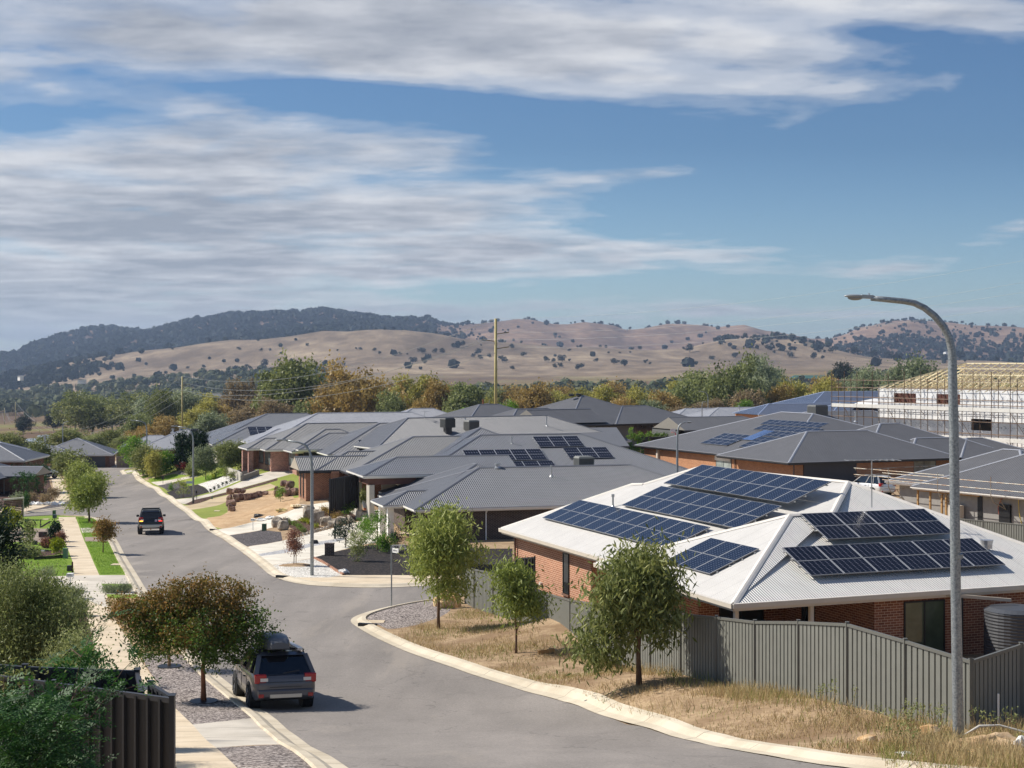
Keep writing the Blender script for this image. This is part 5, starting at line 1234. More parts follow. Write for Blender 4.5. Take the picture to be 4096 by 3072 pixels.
for i,(u,v,c) in enumerate(((1208,2092,'lime'),(1220,2096,'lime'),(1236,2102,'lime'),(1262,2118,'lime'))):
    bush(u,v,26,18,c,'low lime coloured cushion plant in the boulder edged bed',100+i,n=380,ll=.08,lw=.035,group='lime cushions in the boulder edged bed',clump=.08,shell=.8)
for i in range(7):
    t_=i/6; u=842+(938-842)*t_; v=1972+(1925-1972)*t_
    bush(u,v,9,15,'conifer','tiny clipped shrub in the row between pebbles and driveway',110+i,n=160,ll=.10,lw=.05,group='row of tiny shrubs along the driveway',clump=.07,shell=.7)
for i in range(6): bush(835+i*13,1928-i*6,26,24,'lime' if i%2 else 'green','bright tufted plant bordering the pebble bed',120+i,n=260,ll=.16,lw=.04,group='tufted plants bordering the pebble bed',updir=1.5)
# left yards: topiary, cypress, shrubs, hedges
for i,a in enumerate(((223,2170,30,78,'conifer','tall clipped dark topiary column beside the footpath'),(206,2172,16,55,'conifer','slim clipped column left of the tall topiary'),(226,2228,36,72,'lime','yellow green pencil shrub behind the little picket fence'),(108,2205,76,128,'olive','open leafy shrub on the left lawn'),(190,2196,50,32,'dry','dry flowering clump by the picket fence'),(110,2236,130,42,'olive','low wispy hedge at the end of the picket fence'),(242,2190,24,60,'dry','purple brown shrub beside the footpath'),
   (40,2130,100,100,'lime','lime green shrub at the left edge'),(-10,2140,120,130,'conifer','dark shrub mass at the left edge'),
   (95,1985,150,95,'deep','dark green shrub hedge beside the left footpath, nearest part'),(150,1960,130,110,'deep','dark green shrub hedge beside the left footpath, middle part'),(120,1930,140,80,'conifer','dark shrub hedge below the white cars'),(165,1915,90,60,'dry','reddish shrub by the far left footpath'),(145,1898,60,90,'orange','rust coloured bush in front of the parked white cars'),(175,1893,40,56,'lime','yellow bush beside the rust coloured one'),(215,2005,60,56,'brown','dry flowering shrub leaning on the far footpath'),(185,2022,70,50,'brown','brown shrub at the corner of the side street'),(70,2020,60,50,'grey','clipped pale shrub above the slatted screen'),(105,2050,26,90,'deep','ivy covered post end of the slatted screen'),(125,2010,60,36,'brown','straggly shrub beside the white rubble'))):
    bush(*a[:5],a[5],140+i,n=2400 if a[2]>90 else 1100,ll=.16,lw=.07,group=GB,clump=.14)
# ================= far trees
# mid distance trees: prototypes shared by copies
PROTO={}
def proto(leaf,shape,seed):
    k=(leaf,shape,seed)
    if k in PROTO: return PROTO[k]
    r=random.Random(seed); H=10.
    if shape=='round': bs=blobset(10,10,2.2,16,seed)
    elif shape=='tall': bs=blobset(7,10,2.2,14,seed)
    elif shape=='wide': bs=blobset(13,10,2.5,18,seed)
    else: bs=blobset(11,10,.5,16,seed)
    b=MB(); limbs(b,(0,0,-.8),bs,.20,9,seed); tm=b.build('trunk',m_bark_pale)
    V,Fc,uv=leaves(bs,9500,.50,.30,.3,seed,.55,330,.5); cm=npmesh('crown',V,Fc,L[leaf],uv=uv)
    PROTO[k]=(tm.data,cm.data); bpy.data.objects.remove(tm); bpy.data.objects.remove(cm); return PROTO[k]
KN={'gum':'green','olive':'olive green','orange':'orange brown','yellow':'yellow olive','brown':'bare looking brown','grey':'pale grey green','dark':'dark green','green':'bright green'}
def bigtree(u,top,w,Y,leaf,shape='round',seed=0,label=None,group='trees behind the houses'):
    X=(u-U0)/F*Y; z=tz(X,Y); zt=-(top-V0)/F*Y; h=max(4.,zt-z); wd=w*Y/F
    base={'round':10,'tall':7,'wide':13,'bush':11}[shape]
    tm,cm=proto(leaf,shape,seed%3+1); t=thing('tree' if shape!='bush' else 'shrub_tree',label,'tree',(X,Y,z),(seed*1.7)%6.28,group); sxy=1.28*wd/base; t.scale=(sxy,sxy,h/10.6)
    for n,m in (('trunk',tm),('crown',cm)):
        o=bpy.data.objects.new(n,m); COL.objects.link(o); o.parent=t
    return t
MID=[(1165,1448,280,420,'gum','wide','big green tree, highest left of the rust brown one'),(1430,1462,270,380,'orange','wide','huge rust brown tree above the pale roofs'),(1320,1540,150,400,'brown','bush','brown tree between the green and rust brown giants'),
(1610,1505,130,420,'yellow','round','yellow olive tree right of the rust brown giant'),(1708,1470,120,400,'yellow','tall','slim yellow tree poking above the belt'),(1760,1528,130,390,'orange','round','orange tree left of the white trunked gums'),(1862,1520,130,380,'olive','tall','white trunked olive gum left of the tall pole'),(1930,1560,110,390,'yellow','bush','bushy yellow tree behind the small timber pole'),
(1560,1570,130,360,'olive','bush','olive bushy tree over the ridge with the antenna'),(1680,1600,110,350,'orange','bush','low orange bush tree over the long roof'),(1780,1610,100,340,'olive','bush','low olive tree over the coolers'),
(2035,1612,90,255,'green','round','bright dark green tree at the foot of the tall pole'),(1860,1632,80,270,'green','bush','bright green shrub tree left of the small timber pole'),(1955,1640,60,260,'green','bush','small bright green shrub tree near the timber pole'),
(2140,1543,150,400,'orange','round','orange tree right of the tall pole'),(2080,1590,90,390,'orange','bush','low orange tree touching the tall pole'),(2240,1548,130,420,'yellow','round','pale orange tree behind the two tier roof, left'),(2320,1560,120,410,'yellow','bush','yellow tree behind the two tier roof, middle'),(2410,1545,140,420,'yellow','round','yellow green tree behind the two tier roof, right'),(2500,1560,120,400,'orange','bush','orange bushy tree right of the two tier roof'),(2560,1550,120,430,'yellow','bush','yellow bushy tree above the shed gable'),(2600,1600,120,350,'grey','bush','grey green bush above the shed'),(2450,1610,90,350,'orange','bush','small orange bush above the two tier roof'),
(2660,1570,140,400,'orange','bush','rust bush at the left foot of the big gum'),(2780,1488,170,420,'olive','round','olive gum left of the big white limbed gum'),(2915,1436,210,400,'olive','wide','big gum with bare white limbs above the round tree'),(3030,1440,150,520,'grey','wide','pale willowy tree right of the big gum'),(3110,1475,110,540,'grey','round','pale willowy tree farther right'),(2720,1610,110,330,'brown','bush','grey brown bush above the shed roof'),(2840,1600,130,340,'brown','bush','brown bush below the big gum'),(3000,1560,150,380,'brown','bush','brown tree mass below the pale willows'),
(3190,1500,140,430,'yellow','round','yellow olive tree above the blue roof, left'),(3120,1545,130,400,'orange','bush','rusty tree above the low blue roof'),(3300,1515,140,420,'yellow','bush','olive tree above the blue roof, right'),(3400,1530,120,410,'orange','bush','rusty bush behind the scaffold'),(3480,1476,130,480,'grey','round','pale tree behind the left scaffold poles'),(3640,1442,200,470,'grey','wide','large silver green willow behind the scaffold'),(3560,1500,110,450,'grey','bush','silver green willow, lower left lobe'),(3760,1500,130,470,'grey','bush','silver green tree behind the roof trusses'),
(3368,1450,85,900,'dark','round','dark round tree beside the green roofed farmhouse'),(3440,1480,60,880,'dark','round','small dark tree right of the green roofed farmhouse'),
(300,1577,190,640,'gum','wide','wide paddock gum behind the far street, left'),(370,1574,120,660,'olive','tall','forked white trunk gum in the paddock'),(450,1580,120,650,'gum','tall','tall paddock gum right of the forked one'),(525,1578,150,640,'gum','wide','wide paddock gum behind the middle street light'),(610,1590,140,620,'grey','round','pale gum right of the paddock gums'),(700,1588,150,600,'grey','bush','pale green gum left of the transmission pole'),(780,1640,130,420,'yellow','round','yellow tree at the foot of the transmission pole'),
(830,1600,130,430,'yellow','round','yellow olive tree right of the transmission pole'),(910,1603,110,430,'orange','round','orange crowned tree behind the dark roofs'),(855,1652,150,360,'grey','bush','silver grey shrub tree behind the conifers'),(960,1640,110,380,'brown','bush','brown tree behind the pale walled house'),(1040,1580,170,420,'brown','round','bare brown tree left of the big green one'),(1100,1600,140,400,'brown','bush','brown grey tree behind the grey ridges'),(1230,1600,140,390,'olive','bush','olive tree below the big green one'),
(575,1685,130,350,'orange','bush','red brown tree behind the bend of the street'),(660,1668,110,360,'orange','round','orange olive tree beside the pale roof'),(285,1716,190,330,'gum','bush','bushy green tree behind the end garage'),(430,1708,110,320,'gum','round','light green tree behind the end garage roof'),(370,1740,90,310,'olive','bush','olive shrub tree right of the end garage ridge'),(50,1728,130,260,'gum','bush','bushy tree above the left roofs'),(-40,1700,120,280,'gum','round','tree cut by the left edge above the roofs'),(490,1745,80,300,'olive','bush','olive bush behind the end fence'),
(95,1665,60,760,'dark','round','lone dark tree in the left paddock'),(215,1648,56,800,'dark','round','second lone dark tree in the left paddock'),(560,1660,140,400,'olive','bush','olive tree right of the paddock gums')]
_r=random.Random(12)
for i in range(46):
    u_=640+i*68+_r.uniform(-25,25); tp_=_r.uniform(1525,1585) if u_<2700 else _r.uniform(1490,1560)
    lf_=_r.choice(['orange','yellow','yellow','olive','olive','gum','brown','grey']); w_=_r.uniform(120,170)
    lb_=('back row %s tree '%KN[lf_])+('left of the left power pole' if u_<720 else 'between the left power pole and the big green tree' if u_<1100 else 'behind the big green and rust brown trees' if u_<1550 else 'left of the tall power pole' if u_<1980 else 'right of the tall power pole' if u_<2600 else 'behind the big white limbed gum' if u_<3150 else 'behind the blue roof and scaffold')
    bigtree(u_,tp_,w_,_r.uniform(470,560),lf_,_r.choice(['round','wide','bush']),i,lb_,'back row of trees behind the houses')
for i,(u,tp,w_,Y_,lf,sh,lb) in enumerate(MID): bigtree(u,tp,w_,Y_,lf,sh,i,lb)
# low-poly crown scatter
def blobmesh(P,Hh,Wd,seed,nf=40,leaf=.45):
    """many tree crowns as small clouds of leaf clumps in one mesh"""
    r=np.random.RandomState(seed); n=len(P); d=r.normal(size=(n,nf,3)); d/=np.linalg.norm(d,axis=2)[:,:,None]; d[:,:,2]*=.8
    rad=r.uniform(.55,1.0,(n,nf,1)); C=P[:,None,:]+np.array([0,0,1.])*(Hh[:,None,None]*.58)+d*rad*np.stack([Wd*.5,Wd*.5,Hh*.42],1)[:,None,:]
    a=r.normal(size=(n,nf,3)); a/=np.linalg.norm(a,axis=2)[:,:,None]; b=np.cross(a,d); b/=np.linalg.norm(b,axis=2)[:,:,None]+1e-9; a=np.cross(b,d)
    s=(leaf*Wd[:,None,None]*.5)*r.uniform(.6,1.2,(n,nf,1))
    V=np.stack([C-a*s-b*s*.6,C+a*s-b*s*.7,C+a*s*.8+b*s,C-a*s*.7+b*s*.8],2).reshape(-1,3)
    hue=np.clip(r.rand(n)[:,None]*.6+r.rand(n,nf)*.4,0,1); uv=np.repeat(np.stack([hue.ravel(),hue.ravel()],1),4,axis=0)
    return V,np.arange(len(V)).reshape(-1,4),uv
def scatter(n,Y0,Y1,dens_fn,seed,u0=-900,u1=5000):
    r=np.random.RandomState(seed); Y=np.exp(r.uniform(math.log(Y0),math.log(Y1),n)); u=r.uniform(u0,u1,n); k=r.rand(n)<dens_fn(u,Y)
    u,Y=u[k],Y[k]; X=(u-U0)/F*Y; Z=np.concatenate([terr(X[i:i+20000],Y[i:i+20000]) for i in range(0,len(X),20000)])
    return u,X,Y,Z
def vof(u,Y,Z): return V0-Z/Y*F
# forest and scattered gums on the hills
def hill_d(u,Y):
    X=(u-U0)/F*Y
    n=fbm(X/420.,Y/600.,21,4); patchy=1/(1+np.exp(-(n-.75)*7))
    forest=np.clip((Y-3250)/250,0,1)*(1/(1+np.exp((u-1750)/70)))*(n>-1.2)
    mid=(Y>3500)*patchy*.6*(u>1600)
    top=np.exp(-((Y-4980)/60)**2)*.25
    f2=np.exp(-((Y-3000)/45)**2)*.06+patchy*.10
    lowleft=(1/(1+np.exp((u-360+140*fbm(X/200.,Y/300.,77,3))/50)))*(Y>2500)*.6
    knob=((u>2850)&(u<3300)&(Y>2750)&(Y<3200))*.22
    rgt=(u>3300)*(Y>3300)*(.07+.35*patchy)
    return np.clip(forest*.9+mid+top+f2*.30+.006+lowleft+knob+rgt,0,1)
u,X,Y,Z=scatter(42000,2250,5150,hill_d,5)
H_=3.5+8*RS.rand(len(X))**1.6+(Y>3300)*(X/Y<-.05)*3; Wd=H_*RS.uniform(.8,1.7,len(X))
V,Fc,uv=blobmesh(np.column_stack([X,Y,Z]),H_,Wd,3,11,.8); o=npmesh('hill_forest',V,Fc,L['hill'],uv=uv); tag(o,kind='stuff')
# dark woods across the valley
def wood_d(u,Y):
    X=(u-U0)/F*Y; n=fbm(X/70.,Y/90.,31,3)
    left=((u<1300)&(Y>1450)&(Y<2200))*(.55+.45*(n>-.2))
    left2=((u<1000)&(Y>1000)&(Y<1400))*(n>.5)*.10*(u>-200)
    cen=((u>1200)&(u<2750)&(Y>900)&(Y<1400))*(.12+.35*(n>.1))
    rt=((u>2750)&(Y>900)&(Y<1500))*(n>.35)*.15
    belt=(Y>560)*(Y<760)*(u>650)*(.12)
    return np.clip(left+left2+cen+rt+belt,0,1)*.8
u,X,Y,Z=scatter(21000,460,2300,wood_d,8)
far=Y>820
for nm,k,lf,nf in (('valley_wood',far,'wood',34),('tree_belt',~far,'yellow',130)):
    h=RS.uniform(9,16,k.sum()) if nm=='valley_wood' else RS.uniform(10,15,k.sum()); V,Fc,uv=blobmesh(np.column_stack([X[k],Y[k],Z[k]]),h,h*RS.uniform(.8,1.2,k.sum()),4,nf,.34 if nf<100 else .2); tag(npmesh(nm,V,Fc,L[lf],uv=uv),kind='stuff')
# separate paddock gums on the tan slopes
PAD=[(682,1478,26),(752,1476,24),(815,1472,30),(690,1400,18),(955,1400,22),(1045,1405,20),(1080,1405,16),(985,1468,26),(1000,1478,30),(1060,1470,44),(1230,1385,18),(1350,1405,18),(1425,1398,14),(1440,1400,20),(1498,1405,20),(1518,1418,18),(1575,1418,20),(1600,1420,22),(1630,1420,16),(1690,1414,34),(1740,1414,26),(1768,1416,34),(1650,1452,34),(1697,1456,36),(1912,1420,34),(1895,1430,30),(1922,1438,40),(1958,1432,32),(2010,1450,56),(2045,1388,18),(2048,1396,26),(2092,1426,26),(2185,1448,34),(2215,1450,34),(2250,1448,52),(2278,1446,20),(2220,1474,28),(2240,1470,28),(2310,1480,30),(2325,1474,26),(2278,1405,20),(2310,1388,16),(2435,1415,18),(2480,1414,18),(2385,1448,34),(2455,1458,36),(2520,1412,14),(2580,1454,24),(2600,1458,18),(2530,1400,26),(2560,1396,24),(2051,1480,24),(1985,1480,12),(1850,1385,26),(2400,1380,22),(2660,1372,20),(2735,1400,20),(2760,1410,40),(2850,1440,26),(2940,1432,40),(3070,1400,40),(3160,1430,34),(3255,1436,30),(3290,1436,26),(3330,1410,44),(3420,1420,44),(3500,1428,50),(3560,1426,40),(3600,1400,40),(3640,1432,34),(3770,1440,34),(3840,1436,50),(3900,1438,34),(3990,1432,30)]
for i,(u_,v_,w_) in enumerate(PAD):
    ys=np.linspace(1500,3060,400); xs=(u_-U0)/F*ys; zz=terr(xs,ys); vv=V0-zz/ys*F; j=int(np.argmax(vv<=v_)) if (vv<=v_).any() else int(np.argmin(vv))
    Y_=ys[j]; X_=xs[j]; z_=zz[j]; wd=w_*Y_/F*.95
    if i<3:
        bs=blobset(10,10,1.5,10,50+i); b=MB(); limbs(b,(0,0,-.8),bs,.3,6,i); tm=b.build('trunk',m_bark); V,Fc,uv=leaves(bs,420,1.5,1.1,0,i,.7,50,.5); cm=npmesh('crown',V,Fc,L['hill'],uv=uv)
        if i==0: PP=[]
        PP.append((tm.data,cm.data)); bpy.data.objects.remove(tm); bpy.data.objects.remove(cm)
for i,(u_,v_,w_) in enumerate(PAD):
    ys=np.linspace(1500,3060,400); xs=(u_-U0)/F*ys; zz=terr(xs,ys); vv=V0-zz/ys*F; j=int(np.argmax(vv<=v_)) if (vv<=v_).any() else int(np.argmin(vv))
    Y_=ys[j]; wd=w_*Y_/F; t=thing('paddock_tree','dark gum tree scattered on the tan grazing slopes','tree',(xs[j],Y_,zz[j]),i*1.3,'lone gums on the tan hills'); wd*=random.uniform(.6,.95); t.scale=(wd/10*random.uniform(.9,1.2),wd/10,wd*.085*random.uniform(.8,1.1)); t.scale.z=min(t.scale.z,1.6)
    for n,m in zip(('trunk','crown'),PP[i%3]):
        o=bpy.data.objects.new(n,m); COL.objects.link(o); o.parent=t
# ================= fences
m_gfence=plain((120,121,114),.55,0,.04); m_gpost=plain((104,104,98),.5,0,.04)
def metal_fence(label,P3,h,mat,post,pitch=.19,name='metal_fence',face=1,groove=.055):
    """P3: post tops (x,y,z)"""
    t=thing(name,label,'fence',(P3[0][0],P3[0][1],P3[0][2]-h)); O=Vector(t.location)
    for i,p in enumerate(P3):
        q=Vector(p)-O; b=MB(); b.box(q.x-.035,q.y-.035,q.z-h-.25,q.x+.035,q.y+.035,q.z+.06).box(q.x-.045,q.y-.045,q.z+.06,q.x+.045,q.y+.045,q.z+.075); b.build('post',post,t)
    for a,b_ in zip(P3[:-1],P3[1:]):
        a=Vector(a)-O;b_=Vector(b_)-O; d=(b_-a); Lh=Vector((d.x,d.y,0)).length; dh=Vector((d.x,d.y,0))/Lh; n=Vector((dh.y,-dh.x,0))*face
        n_=max(1,round(Lh/pitch)); xs=[]
        for k in range(n_):
            x=k*Lh/n_; w=Lh/n_; xs+=[(x,0),(x+w-groove,0),(x+w-groove*.8,-.05),(x+w-groove*.2,-.05)]
        xs.append((Lh,0)); mb=MB(); vs=[]
        for x,o in xs:
            p=a+dh*x+n*o; zt=a.z+(b_.z-a.z)*x/Lh; vs+=[(p.x,p.y,zt),(p.x,p.y,zt-h)]
        fs=[(2*j,2*j+1,2*j+3,2*j+2) for j in range(len(xs)-1)]
        if face<0: fs=[tuple(reversed(f)) for f in fs]
        mb.add(vs,fs); mb.build('panel',mat,t)
        e=Vector((0,0,.0)); MB().bar(a+e,b_+e,.06,.07).build('top_rail',post,t); MB().bar(a-Vector((0,0,h)),b_-Vector((0,0,h)),.05,.06).build('bottom_rail',post,t)
    return t
def pz(u,Y,z): return ((u-U0)/F*Y,Y,z)
metal_fence('grey ribbed metal fence stepping down the dry verge beside the white roofed house',[pz(3884,31.7,-6.2),pz(3621,33.7,-6.14),pz(3389,35.8,-6.13),pz(3194,38,-6.45),pz(3020,40.1,-6.8),pz(2866,42.3,-7.05),pz(2724,44.6,-7.33),pz(2603,46.9,-7.62),pz(2484,50.2,-8.0),pz(2372,54,-8.5),pz(2281,58,-9.0),pz(2189,62.3,-9.4),pz(2085,66,-9.5),pz(1973,69,-9.48),pz(1897,71.4,-9.64),pz(1861,73.4,-9.77)],1.85,m_gfence,m_gpost,face=-1)
_a=Vector(pz(3884,31.7,-6.2)); metal_fence('short grey metal fence running right from the corner post behind the near lamp',[tuple(_a+Vector((.68,.73,.0))*.02),tuple(_a+Vector((1.62,1.74,.02))),tuple(_a+Vector((3.24,3.5,.02))),tuple(_a+Vector((4.9,5.2,.02)))],1.85,m_gfence,m_gpost,face=1)
metal_fence('dark brown metal side fence meeting the orange brick wall',[pz(2140,66.9,-8.5),pz(2063,67.8,-8.68)],1.9,m_dkfence,m_dkfence)
metal_fence('low dark brown fence behind the corner gum tree',[pz(2061,67.85,-8.85),pz(1960,70.5,-9.25),pz(1868,73.6,-9.62)],1.7,m_dkfence,m_dkfence)
metal_fence('near black metal fence filling the bottom left corner behind the leafy branches',[pz(688,20.7,-4.57),pz(220,21.7,-4.57),pz(-260,22.8,-4.57),pz(-800,23.9,-4.57)],1.9,plain((50,51,53),.5,0,.05),plain((62,63,66),.45,0,.05),pitch=.205)
metal_fence('short black fence return seen end on at the bottom left corner post',[pz(690,20.78,-4.57),pz(602,21.65,-4.57)],1.9,m_dkfence,m_charcoal)
metal_fence('black metal fence behind the robinia branches, parallel to the near one',[pz(549,22.7,-4.6),pz(100,23.0,-4.6),pz(-300,23.6,-4.6)],1.9,m_dkfence,m_charcoal)
metal_fence('side return of the rear black fence next to the footpath',[pz(549,22.6,-4.6),pz(566,21.2,-4.62)],1.9,m_dkfence,m_charcoal)
metal_fence('black side fence between the orange brick house and the tall grey pillars',[pz(1318,118.5,-9.0),pz(1378,119.4,-8.85),pz(1435,120.5,-8.75)],2.6,plain((48,48,50),.5,0,.04),m_charcoal)
metal_fence('tall black fence behind the three slim cypresses',[(24.6-9,184.6,-8.9),(24.6-5,185.6,-8.9),(24.6-2.2,186.2,-8.9),(22.2,186.8,-8.9)],2.6,plain((40,41,43),.5,0,.04),m_charcoal)
metal_fence('taupe fence panel beside the end garage',[pz(466,256,-15.6),pz(500,257,-15.6),pz(530,258,-15.6)],1.9,plain((150,134,118),.6),m_taupe)
metal_fence('grey fence below the building under construction at the right',[(27.5,100,-10.0),(29.8,96.5,-9.95),(32,93,-9.9),(34,90,-9.9),(36,87,-9.9)],1.8,m_gfence,m_gpost)
# low retaining wall by the pebble bed
def slab(name,label,cat,pts,h,th,mat,z_extra=.0,group=None):
    P=[at(u,v) for u,v in pts]; t=thing(name,label,cat,P[0],0,group); b=MB()
    for a,c in zip(P[:-1],P[1:]):
        d=(c-a).normalized(); a2=a-P[0]; c2=c-P[0]; b.bar(a2+Vector((0,0,h/2-.15)),c2+Vector((0,0,h/2-.15)),th,h+.3,mat)
        cap=MB().bar(a2+Vector((0,0,h+.02)),c2+Vector((0,0,h+.02)),th*1.1,.04); cap.build('coping',mat,t)
    b.build('wall',mat,t); return t
slab('retaining_wall','pale concrete retaining wall stepping back beside the pebble bed','wall',[(908,1900),(950,1918),(965,1928)],.85,.2,m_render)
slab('retaining_wall','grey rendered garden wall beside the pink brick porch','wall',[(965,1928),(1000,1916),(1035,1903)],.55,.2,plain((140,134,126),.8))
# ================= street lights
lum_mat=plain((168,172,174),.4,.3,.05)
def lamp(label,base,pts,r0,r1,dirx,Ls=.75,group='curved arm street lights'):
    t=thing('street_light',label,'street light',base,0,group); B=Vector(base); P=[Vector(p)-B for p in pts]
    n=len(P); MB().tube([(0,0,-.3)]+P,[r0]+[r0+(r1-r0)*(i/(n-1))**.7 for i in range(n)],14).build('pole',gv_steel,t,smooth=True)
    e=P[-1]; d=Vector((dirx,0,.06)).normalized(); b=MB()
    M=Matrix.Translation(e)@Matrix.Rotation(math.atan2(d.z,abs(d.x))*(-1 if dirx>0 else 1),4,'Y')
    s=1 if dirx>0 else -1
    b.box(min(-.1*s,.42*s)*Ls,-.10*Ls,-.03*Ls,max(-.1*s,.42*s)*Ls,.10*Ls,.13*Ls,None,M); o=b.build('lamp_housing',lum_mat,t); bevel(o,.02*Ls,2)
    b=MB(); b.ell(M@Vector((.72*s*Ls,0,.05*Ls)),(.42*Ls,.16*Ls,.07*Ls),None,14,8); b.build('lamp_head',lum_mat,t,smooth=True)
    b=MB(); b.ell(M@Vector((.66*s*Ls,0,-.02*Ls)),(.32*Ls,.13*Ls,.11*Ls),None,14,8); b.build('lens',glassm('prismatic_lens',(150,152,150),.25),t,smooth=True)
    b=MB(); b.tube([M@Vector((.1*s*Ls,0,.12*Ls)),M@Vector((.1*s*Ls,0,.2*Ls))],.04*Ls,8); b.build('light_sensor',m_metal,t); return t
Yn=29.2
zz=lambda x,y:(3350+x/4.022,1150+y/4.022)
pts=[A(3833,2900,Yn),A(3822,2300,Yn),A(3816,1750,Yn)]+[A(*zz(*q),Yn) for q in ((1850,1400),(1850,1180),(1838,1000),(1795,800),(1700,620),(1560,455),(1400,330),(1240,252),(1080,222),(800,195),(540,172))]
lamp('tall galvanised street light with long curved arm, nearest on the right verge',tuple(A(3837,3010,Yn)),pts,.105,.052,-1,.46)
for nm in (0,):
    t=[o for o in COL.objects if o.name=='street_light'][0]; MB().tube([(-.006*4,0,3.72),(-.028,0,3.80)],[.098,.098],14).build('collar',gv_steel,t)
def farlamp(u,v,top,label,dirx,armpx,Y=None,H=None):
    p=at(u,v) if Y is None else Vector(((u-U0)/F*Y,Y,g((u-U0)/F*Y,Y) if Y<290 else tz((u-U0)/F*Y,Y)))
    Y=p.y; H=-(top-V0)/F*Y-p.z; ar=armpx*Y/F-.5
    q=[(0,.3),(0,.78),(.02,.86),(.1,.925),(.25,.965),(.5,.985),(1,1)]
    lamp(label,tuple(p),[p+Vector((dirx*x*ar,0,H*z)) for x,z in q],.10,.045,dirx,.55)
farlamp(1248,2308,1762,'galvanised street light at the corner of the side street',-1,139)
farlamp(773,2017,1706,'street light with a street name blade on its pole',-1,84)
farlamp(587,1896,1682,'street light farthest up the right verge of the street',-1,62)
farlamp(251,1865,1688,'street light with right pointing arm behind the end garage',1,22,262)
farlamp(2709,1990,1690,'street light rising behind the white roof ridge',1,55,118)
farlamp(2832,1760,1566,'distant street light with left arm above the shed, taller one',-1,37,300)
farlamp(2808,1760,1608,'distant street light with right arm above the shed, shorter one',1,16,270)
# ================= transmission line
m_pole=plain((180,164,104),.6,0,.08); m_wire=plain((146,150,150),.5,.3,.02)
def tpole(u,Y,top,label,r0=.27,arms=True):
    X=(u-U0)/F*Y; z=tz(X,Y); zt=-(top-V0)/F*Y; t=thing('power_pole',label,'power pole',(X,Y,z),0,'transmission poles'); h=zt-z
    MB().tube([(0,0,-1),(0,0,h)],[r0,r0*.72],12).build('pole',m_pole,t,smooth=True)
    out=[Vector((X,Y,zt))]
    for s,dz in ((1,2.1),(-1,3.2),(1,4.3)):
        if arms: MB().bar((0,0,h-dz-.25),(s*2.0,.0,h-dz+.05),.12).build('insulator_arm',plain((120,104,70),.5),t)
        out.append(Vector((X+s*2.0,Y,zt-dz+.05)))
    return out
W1=tpole(1983,229,1274,'tall yellowish power pole standing in the middle of the view')
W2=tpole(729,392,1505,'yellowish power pole in the left middle distance'); W3=tpole(62,1000,1608,'small distant power pole at the left edge, right one of the pair'); W4=tpole(18,1160,1631,'small distant power pole at the left edge, left one of the pair')
W0=[Vector((75,110,15.5-dz)) for dz in (0,2,3.2,4.3)]
def wires(P,Q,sag,r):
    t=None
    for i,(a,c) in enumerate(zip(P,Q)):
        n=22; pts=[a.lerp(c,k/n)-Vector((0,0,sag*4*(k/n)*(1-k/n))) for k in range(n+1)]
        b=MB(); b.tube(pts,r,5); o=b.build('power_line',m_wire); yield o
WG='power lines of the transmission poles'
nm=['topmost','second','third','lowest']
for (P,Q,sg,rr_,ds) in ((W1,W2,4.5,.035,'between the tall pole and the left pole'),(W2,W3,16,.045,'from the left pole to the distant pair'),(W1,W0,3.0,.011,'from the tall pole out to the right'),(W3,W4,9,.06,'hanging between the two distant poles')):
    for i,o in enumerate(wires(P,Q,sg,rr_)): tag(o,nm[i]+' wire '+ds,'power line',WG)
X=(1932-U0)/F*300; t=thing('power_pole','short timber pole with crossarm behind the long grey roof','power pole',(X,300,tz(X,300))); h=-(1597-V0)/F*300-tz(X,300)
MB().tube([(0,0,-1),(0,0,h)],.16,8).build('pole',m_bark_red,t); MB().bar((-.4,0,h-1.0),(1.2,0,h-.8),.14).bar((1.2,0,h-.8),(1.2,0,h-.1),.1).build('crossarm',m_metal,t)
# ================= vehicles (local +y forward, z=0 on the road)
m_tyre=plain((24,24,25),.85,0,.05); m_rim=plain((120,122,126),.35,.7,.03); m_lampred=plain((170,20,24),.25,0,.03,spec=.8); m_lampclear=plain((220,214,206),.2,0,.02,spec=.8); m_amber=plain((230,120,30),.3)
m_trim=plain((30,31,33),.6,0,.03); m_chrome=plain((200,198,190),.3,.6,.02); m_plate=plain((190,190,180),.5)
def loft(b,st,m=None,cap=True):
    n=len(st[0]); vs=[]
    for s in st: vs+=[Vector(p) for p in s]
    fs=[]
    for i in range(len(st)-1):
        for k in range(n-1): fs.append((i*n+k,(i+1)*n+k,(i+1)*n+k+1,i*n+k+1))
    if cap: fs+=[tuple(range(n)),tuple(reversed(range((len(st)-1)*n,len(st)*n)))]
    b.add(vs,fs,m)
def sect(y,hw,zb,zt,crown=.02,tuck=.90):
    h=[(0,zb),(hw*tuck,zb),(hw*.985,zb+.14),(hw,zb+(zt-zb)*.5),(hw*.985,zt-.12),(hw*.93,zt-.02),(hw*.55,zt+crown*.7),(0,zt+crown)]
    r=[(x,y,z) for x,z in h]; l=[(-x,y,z) for x,z in h[-2:0:-1]]
    return r+l+[r[0]]
